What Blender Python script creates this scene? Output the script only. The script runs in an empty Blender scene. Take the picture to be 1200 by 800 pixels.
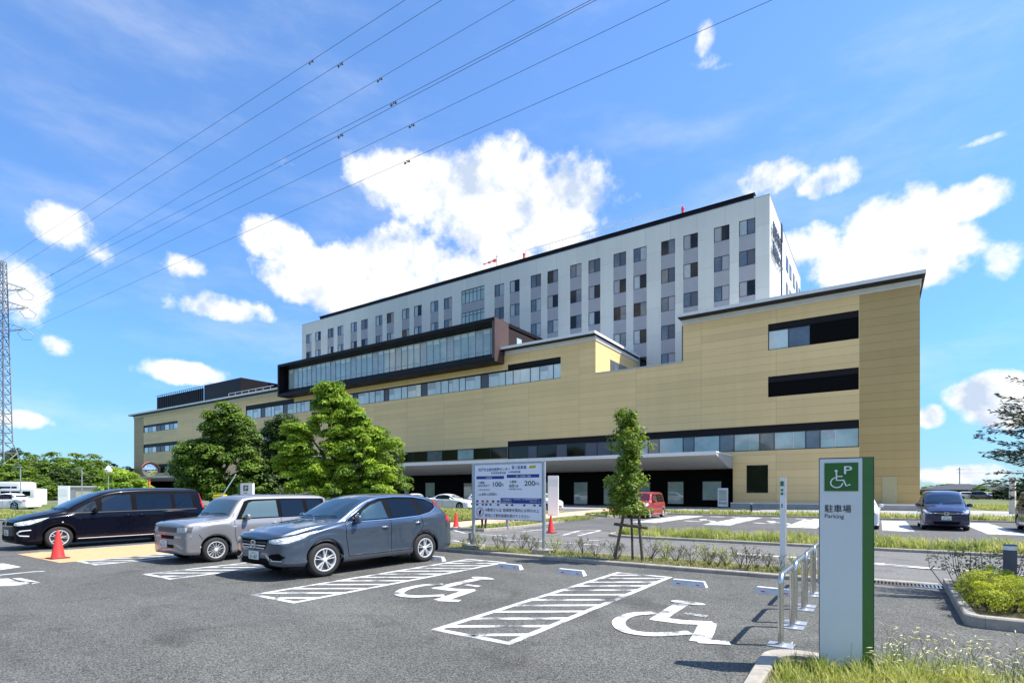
import bpy, bmesh, math, random
import numpy as np
from mathutils import Vector, Matrix
from mathutils.bvhtree import BVHTree
from mathutils.geometry import tessellate_polygon
R = math.radians
random.seed(7); rng = np.random.default_rng(11)
scene = bpy.context.scene
COL = scene.collection

# ------------------------------------------------------------ survey of the site (metres, X along the facade, Y away, Z up)
CAM_H = 1.7; FOC = 636.0; HOR = 575.0; YAW = R(34.06)
S_, C_ = math.sin(YAW), math.cos(YAW)
def G(px, py, z=0.0):            # a point of the photograph that lies on the ground -> its place on the site
    d = (CAM_H - z) * FOC / (py - HOR); r = (px - 600) / FOC
    return (d * (-S_ + r * C_), d * (C_ + r * S_))
def FY(px, py, Y):               # a point of a wall standing at a known Y -> x, z
    r = (px - 600) / FOC; d = Y / (C_ + r * S_)
    return (d * (-S_ + r * C_), CAM_H + (HOR - py) / FOC * d)

# ------------------------------------------------------------ materials
def nt(m):
    m.use_nodes = True
    return m.node_tree.nodes, m.node_tree.links, m.node_tree.nodes['Principled BSDF']
def mat(name, col, rough=.6, metal=0., coat=0., var=0., vs=3., bump=0., bs=40., spec=None, emit=None, translucent=0.):
    m = bpy.data.materials.new(name); N, Lk, b = nt(m)
    b.inputs['Base Color'].default_value = (*col, 1); b.inputs['Roughness'].default_value = rough
    b.inputs['Metallic'].default_value = metal; b.inputs['Coat Weight'].default_value = coat
    b.inputs['Coat Roughness'].default_value = .03
    if spec is not None: b.inputs['Specular IOR Level'].default_value = spec
    if emit: b.inputs['Emission Color'].default_value = (*emit[:3], 1); b.inputs['Emission Strength'].default_value = emit[3]
    if var or bump:
        tc = N.new('ShaderNodeTexCoord')
    if var:
        n = N.new('ShaderNodeTexNoise'); n.inputs['Scale'].default_value = vs; n.inputs['Detail'].default_value = 6
        n.inputs['Roughness'].default_value = .6
        Lk.new(tc.outputs['Object'], n.inputs['Vector'])
        cr = N.new('ShaderNodeValToRGB'); cr.color_ramp.elements[0].position = .3; cr.color_ramp.elements[1].position = .7
        cr.color_ramp.elements[0].color = (*[c * (1 - var) for c in col], 1)
        cr.color_ramp.elements[1].color = (*[min(1, c * (1 + var)) for c in col], 1)
        Lk.new(n.outputs['Fac'], cr.inputs['Fac']); Lk.new(cr.outputs['Color'], b.inputs['Base Color'])
    if bump:
        n2 = N.new('ShaderNodeTexNoise'); n2.inputs['Scale'].default_value = bs; n2.inputs['Detail'].default_value = 4
        Lk.new(tc.outputs['Object'], n2.inputs['Vector'])
        bp = N.new('ShaderNodeBump'); bp.inputs['Strength'].default_value = bump; bp.inputs['Distance'].default_value = .01
        Lk.new(n2.outputs['Fac'], bp.inputs['Height']); Lk.new(bp.outputs['Normal'], b.inputs['Normal'])
    return m

def asphalt(name, dark, light, speck, sscale=90.):
    m = bpy.data.materials.new(name); N, Lk, b = nt(m)
    tc = N.new('ShaderNodeTexCoord')
    v = N.new('ShaderNodeTexVoronoi'); v.inputs['Scale'].default_value = sscale; Lk.new(tc.outputs['Object'], v.inputs['Vector'])
    n = N.new('ShaderNodeTexNoise'); n.inputs['Scale'].default_value = .35; n.inputs['Detail'].default_value = 9; n.inputs['Roughness'].default_value = .65
    Lk.new(tc.outputs['Object'], n.inputs['Vector'])
    n2 = N.new('ShaderNodeTexNoise'); n2.inputs['Scale'].default_value = 55; n2.inputs['Detail'].default_value = 5; n2.inputs['Roughness'].default_value = .75
    Lk.new(tc.outputs['Object'], n2.inputs['Vector'])
    r1 = N.new('ShaderNodeValToRGB'); r1.color_ramp.elements[0].color = (*dark, 1); r1.color_ramp.elements[1].color = (*light, 1)
    r1.color_ramp.elements[0].position = .3; r1.color_ramp.elements[1].position = .72
    Lk.new(n.outputs['Fac'], r1.inputs['Fac'])
    r2 = N.new('ShaderNodeValToRGB'); r2.color_ramp.elements[0].position = .3; r2.color_ramp.elements[1].position = .75
    r2.color_ramp.elements[0].color = (1 - speck, 1 - speck, 1 - speck, 1); r2.color_ramp.elements[1].color = (1 + speck, 1 + speck, 1 + speck, 1)
    Lk.new(n2.outputs['Fac'], r2.inputs['Fac'])
    sp = N.new('ShaderNodeSeparateColor'); Lk.new(v.outputs['Color'], sp.inputs['Color'])
    r3 = N.new('ShaderNodeValToRGB'); r3.color_ramp.elements[0].position = .0; r3.color_ramp.elements[1].position = 1
    r3.color_ramp.elements[0].color = (1 - speck, 1 - speck, 1 - speck, 1); r3.color_ramp.elements[1].color = (1 + 1.1 * speck, 1 + 1.1 * speck, 1 + 1.1 * speck, 1)
    Lk.new(sp.outputs[0], r3.inputs['Fac'])
    mx = N.new('ShaderNodeMix'); mx.data_type = 'RGBA'; mx.blend_type = 'MULTIPLY'; mx.inputs['Factor'].default_value = 1
    Lk.new(r1.outputs['Color'], mx.inputs['A']); Lk.new(r2.outputs['Color'], mx.inputs['B'])
    mx2 = N.new('ShaderNodeMix'); mx2.data_type = 'RGBA'; mx2.blend_type = 'MULTIPLY'; mx2.inputs['Factor'].default_value = 1
    Lk.new(mx.outputs['Result'], mx2.inputs['A']); Lk.new(r3.outputs['Color'], mx2.inputs['B'])
    ns = N.new('ShaderNodeTexNoise'); ns.inputs['Scale'].default_value = 1.15; ns.inputs['Detail'].default_value = 7; ns.inputs['Distortion'].default_value = .8; Lk.new(tc.outputs['Object'], ns.inputs['Vector'])
    rs = N.new('ShaderNodeValToRGB'); rs.color_ramp.elements[0].position = .30; rs.color_ramp.elements[0].color = (.70, .70, .70, 1); rs.color_ramp.elements[1].position = .46; rs.color_ramp.elements[1].color = (1, 1, 1, 1)
    er = rs.color_ramp.elements.new(.68); er.color = (1, 1, 1, 1); er = rs.color_ramp.elements.new(.78); er.color = (1.14, 1.13, 1.10, 1); Lk.new(ns.outputs['Fac'], rs.inputs['Fac'])
    mp_ = N.new('ShaderNodeMapping'); mp_.inputs['Scale'].default_value = (.05, 1.3, 1); Lk.new(tc.outputs['Object'], mp_.inputs[0])
    nt_ = N.new('ShaderNodeTexNoise'); nt_.inputs['Scale'].default_value = 1; nt_.inputs['Detail'].default_value = 3; Lk.new(mp_.outputs[0], nt_.inputs['Vector'])
    rt = N.new('ShaderNodeValToRGB'); rt.color_ramp.elements[0].position = .35; rt.color_ramp.elements[0].color = (.90, .90, .90, 1); rt.color_ramp.elements[1].position = .62; rt.color_ramp.elements[1].color = (1.05, 1.05, 1.04, 1); Lk.new(nt_.outputs['Fac'], rt.inputs['Fac'])
    mx3 = N.new('ShaderNodeMix'); mx3.data_type = 'RGBA'; mx3.blend_type = 'MULTIPLY'; mx3.inputs['Factor'].default_value = 1; Lk.new(mx2.outputs['Result'], mx3.inputs['A']); Lk.new(rs.outputs['Color'], mx3.inputs['B'])
    mx4 = N.new('ShaderNodeMix'); mx4.data_type = 'RGBA'; mx4.blend_type = 'MULTIPLY'; mx4.inputs['Factor'].default_value = 1; Lk.new(mx3.outputs['Result'], mx4.inputs['A']); Lk.new(rt.outputs['Color'], mx4.inputs['B'])
    Lk.new(mx4.outputs['Result'], b.inputs['Base Color'])
    b.inputs['Roughness'].default_value = .85; b.inputs['Specular IOR Level'].default_value = .3
    bp = N.new('ShaderNodeBump'); bp.inputs['Strength'].default_value = .6; bp.inputs['Distance'].default_value = .006
    Lk.new(sp.outputs[1], bp.inputs['Height']); Lk.new(bp.outputs['Normal'], b.inputs['Normal'])
    return m

def paint_worn(name, col, wear=.35, under=(.06, .06, .062)):
    m = bpy.data.materials.new(name); N, Lk, b = nt(m)
    tc = N.new('ShaderNodeTexCoord')
    n = N.new('ShaderNodeTexNoise'); n.inputs['Scale'].default_value = 60; n.inputs['Detail'].default_value = 8; n.inputs['Roughness'].default_value = .8
    Lk.new(tc.outputs['Object'], n.inputs['Vector'])
    n2 = N.new('ShaderNodeTexNoise'); n2.inputs['Scale'].default_value = 2.2; n2.inputs['Detail'].default_value = 5
    Lk.new(tc.outputs['Object'], n2.inputs['Vector'])
    ad = N.new('ShaderNodeMath'); ad.operation = 'ADD'; Lk.new(n.outputs['Fac'], ad.inputs[0]); Lk.new(n2.outputs['Fac'], ad.inputs[1])
    cr = N.new('ShaderNodeValToRGB'); e = cr.color_ramp.elements
    e[0].position = wear; e[1].position = wear + .085
    sc = N.new('ShaderNodeMath'); sc.operation = 'MULTIPLY'; sc.inputs[1].default_value = .5; Lk.new(ad.outputs[0], sc.inputs[0])
    e[0].color = (*under, 1); e[1].color = (*col, 1)
    Lk.new(sc.outputs[0], cr.inputs['Fac']); Lk.new(cr.outputs['Color'], b.inputs['Base Color'])
    b.inputs['Roughness'].default_value = .7
    return m

def cladding(name, col, row=.75, colw=7.2, stripe=.05, dark=.72, axis='X', fine=.25):
    """metal siding: horizontal joints every `row`, vertical joints every `colw`, fine ribs"""
    m = bpy.data.materials.new(name); N, Lk, b = nt(m)
    tc = N.new('ShaderNodeTexCoord'); sx = N.new('ShaderNodeSeparateXYZ'); Lk.new(tc.outputs['Object'], sx.inputs[0])
    def joint(out, period, width):
        a = N.new('ShaderNodeMath'); a.operation = 'DIVIDE'; a.inputs[1].default_value = period; Lk.new(out, a.inputs[0])
        f = N.new('ShaderNodeMath'); f.operation = 'FRACT'; Lk.new(a.outputs[0], f.inputs[0])
        l = N.new('ShaderNodeMath'); l.operation = 'LESS_THAN'; l.inputs[1].default_value = width / period; Lk.new(f.outputs[0], l.inputs[0])
        fl = N.new('ShaderNodeMath'); fl.operation = 'FLOOR'; Lk.new(a.outputs[0], fl.inputs[0])
        return l, fl
    ad = N.new('ShaderNodeMath'); ad.operation = 'ADD'; Lk.new(sx.outputs['X'], ad.inputs[0]); Lk.new(sx.outputs['Y'], ad.inputs[1])
    jz, iz = joint(sx.outputs['Z'], row, stripe); jx, ix = joint(ad.outputs[0], colw, stripe * 1.3)
    mxj = N.new('ShaderNodeMath'); mxj.operation = 'MAXIMUM'; Lk.new(jz.outputs[0], mxj.inputs[0]); Lk.new(jx.outputs[0], mxj.inputs[1])
    cb = N.new('ShaderNodeCombineXYZ'); Lk.new(iz.outputs[0], cb.inputs[0]); Lk.new(ix.outputs[0], cb.inputs[1])
    wn = N.new('ShaderNodeTexWhiteNoise'); Lk.new(cb.outputs[0], wn.inputs['Vector'])
    mr = N.new('ShaderNodeMapRange'); mr.inputs['To Min'].default_value = .935; mr.inputs['To Max'].default_value = 1.05; Lk.new(wn.outputs['Value'], mr.inputs['Value'])
    no = N.new('ShaderNodeTexNoise'); no.inputs['Scale'].default_value = .12; no.inputs['Detail'].default_value = 8; Lk.new(tc.outputs['Object'], no.inputs['Vector'])
    mr2 = N.new('ShaderNodeMapRange'); mr2.inputs['From Min'].default_value = .3; mr2.inputs['From Max'].default_value = .7
    mr2.inputs['To Min'].default_value = .95; mr2.inputs['To Max'].default_value = 1.05; Lk.new(no.outputs['Fac'], mr2.inputs['Value'])
    mp = N.new('ShaderNodeMapping'); mp.inputs['Scale'].default_value = (1.2, 1.2, .04); Lk.new(tc.outputs['Object'], mp.inputs[0])
    st = N.new('ShaderNodeTexNoise'); st.inputs['Scale'].default_value = 1; st.inputs['Detail'].default_value = 5; Lk.new(mp.outputs[0], st.inputs['Vector'])
    mr3 = N.new('ShaderNodeMapRange'); mr3.inputs['From Min'].default_value = .3; mr3.inputs['From Max'].default_value = .7
    mr3.inputs['To Min'].default_value = .97; mr3.inputs['To Max'].default_value = 1.02; Lk.new(st.outputs['Fac'], mr3.inputs['Value'])
    mu = N.new('ShaderNodeMath'); mu.operation = 'MULTIPLY'; Lk.new(mr.outputs[0], mu.inputs[0]); Lk.new(mr2.outputs[0], mu.inputs[1])
    mu2 = N.new('ShaderNodeMath'); mu2.operation = 'MULTIPLY'; Lk.new(mu.outputs[0], mu2.inputs[0]); Lk.new(mr3.outputs[0], mu2.inputs[1])
    jd = N.new('ShaderNodeMapRange'); jd.inputs['To Min'].default_value = 1; jd.inputs['To Max'].default_value = dark; Lk.new(mxj.outputs[0], jd.inputs['Value'])
    mu3 = N.new('ShaderNodeMath'); mu3.operation = 'MULTIPLY'; Lk.new(mu2.outputs[0], mu3.inputs[0]); Lk.new(jd.outputs[0], mu3.inputs[1])
    vm = N.new('ShaderNodeVectorMath'); vm.operation = 'SCALE'; vm.inputs[0].default_value = col; Lk.new(mu3.outputs[0], vm.inputs['Scale'])
    Lk.new(vm.outputs[0], b.inputs['Base Color'])
    b.inputs['Roughness'].default_value = .5
    bp = N.new('ShaderNodeBump'); bp.inputs['Strength'].default_value = .5; bp.inputs['Distance'].default_value = .02; bp.invert = True
    Lk.new(mxj.outputs[0], bp.inputs['Height']); Lk.new(bp.outputs['Normal'], b.inputs['Normal'])
    return m

def leafmat(name, c1, c2, trans=.35, rough=.55):
    m = bpy.data.materials.new(name); N, Lk, b = nt(m)
    at = N.new('ShaderNodeAttribute'); at.attribute_name = 'tint'
    cr = N.new('ShaderNodeValToRGB'); cr.color_ramp.elements[0].color = (*c1, 1); cr.color_ramp.elements[1].color = (*c2, 1)
    Lk.new(at.outputs['Fac'], cr.inputs['Fac']); Lk.new(cr.outputs['Color'], b.inputs['Base Color'])
    b.inputs['Roughness'].default_value = rough; b.inputs['Specular IOR Level'].default_value = .35
    tr = N.new('ShaderNodeBsdfTranslucent'); 
    hs = N.new('ShaderNodeHueSaturation'); hs.inputs['Value'].default_value = 1.6; hs.inputs['Hue'].default_value = .485; Lk.new(cr.outputs['Color'], hs.inputs['Color'])
    Lk.new(hs.outputs['Color'], tr.inputs['Color'])
    mx = N.new('ShaderNodeMixShader'); mx.inputs[0].default_value = trans
    Lk.new(b.outputs[0], mx.inputs[1]); Lk.new(tr.outputs[0], mx.inputs[2])
    Lk.new(mx.outputs[0], N['Material Output'].inputs['Surface'])
    return m

M = {}
M['lot'] = asphalt('lot_asphalt', (.092, .092, .083), (.135, .135, .123), .74, 88)
M['road'] = asphalt('road_asphalt', (.145, .142, .134), (.18, .177, .168), .25, 60)
M['farlot'] = asphalt('far_asphalt', (.105, .103, .098), (.135, .132, .127), .28, 50)
M['white_line'] = paint_worn('road_paint', (.62, .63, .62), .418)
M['soil'] = mat('soil', (.11, .095, .05), .95, var=.3, vs=6, bump=.6, bs=30)
M['ground'] = mat('ground', (.10, .12, .04), .95, var=.35, vs=.3)
M['grassbase'] = mat('grass_base', (.12, .15, .04), .95, var=.35, vs=2.5, bump=.5, bs=20)
M['orange'] = mat('orange_surface', (.62, .34, .17), .9, var=.10, vs=5, bump=.3, bs=200)
M['path'] = mat('path_paving', (.66, .42, .27), .9, var=.12, vs=2)
M['paving'] = mat('pale_paving', (.34, .33, .31), .9, var=.12, vs=1.5)
M['kerb'] = mat('kerb_concrete', (.33, .30, .255), .9, var=.22, vs=6, bump=.4, bs=60)
M['concrete'] = mat('concrete', (.40, .37, .31), .9, var=.22, vs=4, bump=.3, bs=50)
M['tan'] = cladding('tan_cladding', (.80, .575, .265), dark=.84)
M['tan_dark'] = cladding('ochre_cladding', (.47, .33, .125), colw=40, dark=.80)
M['tower'] = cladding('white_panel_cladding', (.63, .63, .575), row=3.8, colw=3.5, stripe=.06, dark=.86)
M['spandrel'] = mat('spandrel_panel', (.33, .33, .35), .5, var=.05, vs=1)
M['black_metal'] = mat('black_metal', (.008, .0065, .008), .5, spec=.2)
M['brown_metal'] = mat('brown_metal', (.03, .022, .024), .5, spec=.2)
M['brown_panel'] = mat('red_brown_panel', (.075, .048, .048), .5, var=.08, vs=1)
M['white_trim'] = mat('white_metal_trim', (.70, .71, .70), .4, var=.06, vs=2)
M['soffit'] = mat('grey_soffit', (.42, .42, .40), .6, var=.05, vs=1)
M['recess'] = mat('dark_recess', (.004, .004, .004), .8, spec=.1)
M['glass_light'] = mat('glass_with_blinds', (.58, .68, .66), .08, coat=1, var=.12, vs=.6)
M['glass_teal'] = mat('teal_glass', (.33, .44, .42), .06, coat=1, var=.22, vs=.5)
M['glass_mid'] = mat('grey_glass', (.10, .12, .14), .06, coat=1, var=.3, vs=.8)
M['glass_dark'] = mat('dark_glass', (.004, .006, .006), .05, spec=.45)
M['curtain'] = mat('curtain_glass', (.36, .41, .41), .12, coat=.8, var=.15, vs=2)
M['panel_grey'] = mat('slate_panel', (.085, .09, .115), .4)
M['frame_dark'] = mat('dark_window_frame', (.03, .03, .035), .4)
M['frame_white'] = mat('white_window_frame', (.62, .63, .63), .4)
M['rubber'] = mat('tyre_rubber', (.018, .018, .019), .8, bump=.3, bs=80)
M['alloy'] = mat('alloy', (.74, .75, .76), .3, metal=.35)
M['chrome'] = mat('chrome', (.75, .76, .78), .12, metal=1)
M['steel'] = mat('brushed_steel', (.62, .61, .58), .25, metal=1, var=.08, vs=20)
M['galv'] = mat('galvanised_steel', (.42, .45, .48), .45, metal=.6, var=.15, vs=4)
M['gap'] = mat('panel_gap', (.004, .004, .005), .9, spec=.1)
M['plastic_black'] = mat('black_plastic', (.004, .004, .005), .6, spec=.06)
M['plastic_grey'] = mat('grey_plastic', (.07, .075, .085), .5, spec=.3)
M['lens'] = mat('headlight_lens', (.48, .52, .52), .06, coat=1, var=.5, vs=16)
M['lens_dark'] = mat('lens_dark', (.06, .065, .07), .1, coat=1)
M['red_lens'] = mat('red_lens', (.55, .012, .02), .12, coat=1, var=.15, vs=10)
M['amber'] = mat('amber_lens', (.7, .28, .03), .2, coat=1)
M['car_glass'] = mat('car_window_glass', (.003, .006, .008), .02, spec=.32)
M['windshield'] = mat('car_windshield', (.085, .13, .13), .02, var=.6, vs=2.4, spec=.9)
def clear_glass(name, tint_, refl=1.0):
    m = bpy.data.materials.new(name); N, Lk, b = nt(m); N.remove(b)
    tr = N.new('ShaderNodeBsdfTransparent'); tr.inputs['Color'].default_value = (*tint_, 1); gl = N.new('ShaderNodeBsdfGlossy'); gl.inputs['Roughness'].default_value = .01
    gl.inputs['Color'].default_value = (refl, refl, refl, 1)
    lw = N.new('ShaderNodeLayerWeight'); lw.inputs['Blend'].default_value = .5; pw = N.new('ShaderNodeMath'); pw.operation = 'POWER'; pw.inputs[1].default_value = 5; Lk.new(lw.outputs['Facing'], pw.inputs[0]); fr = N.new('ShaderNodeMath'); fr.operation = 'MULTIPLY_ADD'; fr.inputs[1].default_value = .9; fr.inputs[2].default_value = .075; Lk.new(pw.outputs[0], fr.inputs[0]); mx = N.new('ShaderNodeMixShader')
    Lk.new(fr.outputs[0], mx.inputs[0]); Lk.new(tr.outputs[0], mx.inputs[1]); Lk.new(gl.outputs[0], mx.inputs[2]); Lk.new(mx.outputs[0], N['Material Output'].inputs['Surface']); return m
M['clear_glass'] = clear_glass('clear_car_glass', (.60, .72, .69)); M['privacy_glass'] = clear_glass('privacy_car_glass', (.07, .09, .11), .8)
M['plate'] = mat('number_plate', (.72, .76, .74), .4)
M['plate_txt'] = mat('plate_green', (.02, .10, .06), .5)
M['seat'] = mat('seat_cloth', (.05, .05, .055), .9)
def paint(name, c, metal=.5, rough=.32): return mat(name, c, rough, metal=metal, coat=1)
M['p_suv'] = paint('blue_grey_paint', (.074, .102, .145), .6, .30)
M['p_silver'] = paint('silver_grey_paint', (.26, .258, .265), .5, .42)
M['p_black'] = mat('black_paint', (.002, .003, .009), .25, coat=.30, spec=.1)
M['p_blue'] = paint('midnight_blue_paint', (.02, .022, .075), .4, .28)
M['p_red'] = paint('red_paint', (.36, .02, .03), .3, .3)
M['p_white'] = paint('white_paint', (.74, .75, .75), 0, .35)
M['sign_face'] = mat('sign_face', (.68, .73, .735), .35, var=.03, vs=3)
M['sign_green'] = mat('sign_green', (.055, .17, .04), .4, var=.06, vs=4)
M['sign_dkgreen'] = mat('pictogram_green', (.025, .135, .018), .4)
M['ink'] = mat('dark_ink', (.02, .022, .03), .5)
M['ink_blue'] = mat('blue_ink', (.015, .04, .26), .5)
M['ink_white'] = mat('white_ink', (.8, .82, .82), .5)
M['ink_red'] = mat('red_ink', (.45, .03, .03), .5)
M['ink_yellow'] = mat('yellow_ink', (.75, .55, .02), .5)
M['board'] = mat('board_face', (.80, .84, .88), .4)
M['cone'] = mat('cone_plastic', (.80, .045, .035), .45, var=.1, vs=6)
M['cone_base'] = mat('cone_base', (.16, .02, .02), .7)
M['wood'] = mat('stake_wood', (.12, .095, .07), .9, var=.4, vs=12, bump=.5, bs=40)
M['bark'] = mat('bark', (.09, .07, .05), .95, var=.35, vs=8, bump=.8, bs=25)
M['leaf_mid'] = leafmat('camphor_leaf', (.03, .085, .010), (.20, .30, .03), .33)
M['leaf_bright'] = leafmat('bright_camphor_leaf', (.075, .16, .012), (.36, .50, .04), .40)
M['leaf_dark'] = leafmat('dark_leaf', (.015, .045, .010), (.075, .125, .02), .25)
M['leaf_young'] = leafmat('young_tree_leaf', (.04, .10, .010), (.28, .38, .035), .36, .4)
M['leaf_shrub'] = leafmat('azalea_leaf', (.10, .17, .010), (.50, .53, .035), .40)
M['leaf_willow'] = leafmat('narrow_leaf', (.015, .03, .02), (.05, .08, .04), .2)
M['leaf_dry'] = leafmat('dry_shrub_leaf', (.07, .075, .04), (.16, .17, .06), .2)
M['blade'] = leafmat('grass_blade', (.11, .19, .02), (.52, .52, .14), .4)
M['blade_lawn'] = leafmat('weedy_grass_blade', (.14, .21, .03), (.48, .47, .16), .4)
M['seedhead'] = mat('seedhead', (.62, .56, .30), .9)
M['skin'] = mat('skin', (.45, .27, .19), .6)
M['hair'] = mat('hair', (.015, .012, .011), .6)
M['trousers'] = mat('dark_trousers', (.018, .02, .035), .85)
M['shirt'] = mat('white_shirt', (.6, .6, .6), .85)
M['pylon'] = mat('pylon_steel', (.22, .25, .28), .6, metal=.3)
M['wire'] = mat('cable', (.03, .05, .09), .5)
M['roof_tile'] = mat('grey_roof_tile', (.065, .07, .08), .8, spec=.2, var=.15, vs=2)
M['house_wall'] = mat('brown_siding', (.22, .13, .075), .8, var=.1, vs=2)
M['house_cream'] = mat('cream_siding', (.52, .48, .38), .8, var=.06, vs=2)
M['orange_pole'] = mat('orange_enamel', (.80, .19, .06), .4)
M['mirror'] = mat('mirror', (.8, .82, .82), .02, metal=1)
M['redwhite'] = mat('red_enamel', (.65, .06, .06), .5)
M['blue_deco'] = mat('blue_decal', (.03, .2, .4), .4)

# ------------------------------------------------------------ tags
def tag(o, label=None, cat=None, group=None, kind=None):
    if label: o['label'] = label
    if cat: o['category'] = cat
    if group: o['group'] = group
    if kind: o['kind'] = kind
    return o
def empty(name, label, cat, loc=(0, 0, 0), rz=0., group=None):
    o = bpy.data.objects.new(name, None); COL.objects.link(o); o.location = loc; o.rotation_euler = (0, 0, rz)
    o.empty_display_size = .2
    return tag(o, label, cat, group)
def children(o): return [c for c in bpy.data.objects if c.parent == o]
KIDS = {}
def copy_tree(o, parent=None):
    c = o.copy(); COL.objects.link(c); c.parent = parent
    if o.name in KIDS:
        KIDS[c.name] = []
        for ch in KIDS[o.name]:
            KIDS[c.name].append(copy_tree(ch, c))
    return c

# ------------------------------------------------------------ mesh builder
class MB:
    def __init__(s): s.v = []; s.f = []; s.m = []
    def add(s, vs, fs, m=0):
        b = len(s.v); s.v += [tuple(p) for p in vs]
        for f in fs: s.f.append([b + i for i in f]); s.m.append(m)
        return s
    def box(s, x0, x1, y0, y1, z0, z1, m=0, rot=None):
        vs = [(x0, y0, z0), (x1, y0, z0), (x1, y1, z0), (x0, y1, z0), (x0, y0, z1), (x1, y0, z1), (x1, y1, z1), (x0, y1, z1)]
        if rot is not None: vs = [tuple(rot @ Vector(p)) for p in vs]
        return s.add(vs, [(0, 3, 2, 1), (4, 5, 6, 7), (0, 1, 5, 4), (1, 2, 6, 5), (2, 3, 7, 6), (3, 0, 4, 7)], m)
    def bbox(s, x0, x1, y0, y1, z0, z1, b=.01, m=0):
        """box with chamfered edges"""
        bm = bmesh.new(); bmesh.ops.create_cube(bm, size=1)
        for v in bm.verts: v.co = Vector(((x0 + x1) / 2 + v.co.x * (x1 - x0), (y0 + y1) / 2 + v.co.y * (y1 - y0), (z0 + z1) / 2 + v.co.z * (z1 - z0)))
        bmesh.ops.bevel(bm, geom=bm.edges[:], offset=b, segments=2, affect='EDGES', profile=.6)
        return s.bm(bm, m)
    def bm(s, bm, m=0, mtx=None):
        bm.verts.index_update()
        vs = [tuple((mtx @ v.co) if mtx else v.co) for v in bm.verts]
        s.add(vs, [[v.index for v in f.verts] for f in bm.faces], m); bm.free(); return s
    def quad(s, a, b, c, d, m=0): return s.add([a, b, c, d], [(0, 1, 2, 3)], m)
    def poly(s, pts, z, m=0): return s.add([(p[0], p[1], z) for p in pts], [tuple(range(len(pts)))], m)
    def prism(s, pts, z0, z1, m=0):
        n = len(pts)
        a = sum(pts[i][0] * pts[(i + 1) % n][1] - pts[(i + 1) % n][0] * pts[i][1] for i in range(n))
        if a < 0: pts = pts[::-1]
        vs = [(p[0], p[1], z0) for p in pts] + [(p[0], p[1], z1) for p in pts]
        fs = [tuple(range(n - 1, -1, -1)), tuple(range(n, 2 * n))] + [(i, (i + 1) % n, n + (i + 1) % n, n + i) for i in range(n)]
        return s.add(vs, fs, m)
    def tube(s, pts, r, n=8, m=0, caps=True):
        pts = [Vector(p) for p in pts]; k = len(pts)
        rs = r if isinstance(r, (list, tuple)) else [r] * k
        rings = []; t = (pts[1] - pts[0]).normalized()
        up = Vector((0, 0, 1)) if abs(t.z) < .9 else Vector((1, 0, 0))
        nrm = t.cross(up).normalized()
        for i in range(k):
            if i == 0: t = pts[1] - pts[0]
            elif i == k - 1: t = pts[-1] - pts[-2]
            else: t = (pts[i + 1] - pts[i]).normalized() + (pts[i] - pts[i - 1]).normalized()
            t = t.normalized()
            nrm = (nrm - t * nrm.dot(t)).normalized(); bn = t.cross(nrm)
            rings.append([pts[i] + (nrm * math.cos(2 * math.pi * j / n) + bn * math.sin(2 * math.pi * j / n)) * rs[i] for j in range(n)])
        vs = [p for ring in rings for p in ring]
        fs = [(i * n + j, i * n + (j + 1) % n, (i + 1) * n + (j + 1) % n, (i + 1) * n + j) for i in range(k - 1) for j in range(n)]
        if caps: fs += [tuple(range(n - 1, -1, -1)), tuple((k - 1) * n + j for j in range(n))]
        return s.add(vs, fs, m)
    def lathe(s, prof, c=(0, 0, 0), axis='Z', n=24, m=0, closed=False):
        k = len(prof); vs = []
        for (r, h) in prof:
            for j in range(n):
                a = 2 * math.pi * j / n
                if axis == 'Z': vs.append((c[0] + r * math.cos(a), c[1] + r * math.sin(a), c[2] + h))
                elif axis == 'X': vs.append((c[0] + h, c[1] + r * math.cos(a), c[2] + r * math.sin(a)))
                else: vs.append((c[0] + r * math.cos(a), c[1] + h, c[2] + r * math.sin(a)))
        fs = [(i * n + j, i * n + (j + 1) % n, (i + 1) * n + (j + 1) % n, (i + 1) * n + j) for i in range(k - 1) for j in range(n)]
        if closed: fs += [((k - 1) * n + j, (k - 1) * n + (j + 1) % n, (j + 1) % n, j) for j in range(n)]
        return s.add(vs, fs, m)
    def build(s, name, mats, parent=None, smooth=False, angle=35, fixn=True):
        me = bpy.data.meshes.new(name); me.from_pydata(s.v, [], s.f)
        if not isinstance(mats, (list, tuple)): mats = [mats]
        for mm in mats: me.materials.append(M[mm] if isinstance(mm, str) else mm)
        if len(mats) > 1: me.polygons.foreach_set('material_index', s.m)
        if fixn:
            b = bmesh.new(); b.from_mesh(me); bmesh.ops.recalc_face_normals(b, faces=b.faces[:]); b.to_mesh(me); b.free()
        if smooth:
            me.polygons.foreach_set('use_smooth', [True] * len(me.polygons)); me.set_sharp_from_angle(angle=R(angle))
        me.update()
        o = bpy.data.objects.new(name, me); COL.objects.link(o)
        if parent is not None:
            o.parent = parent; KIDS.setdefault(parent.name, []).append(o)
        return o
def kid(parent, o):
    o.parent = parent; KIDS.setdefault(parent.name, []).append(o); return o

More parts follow.
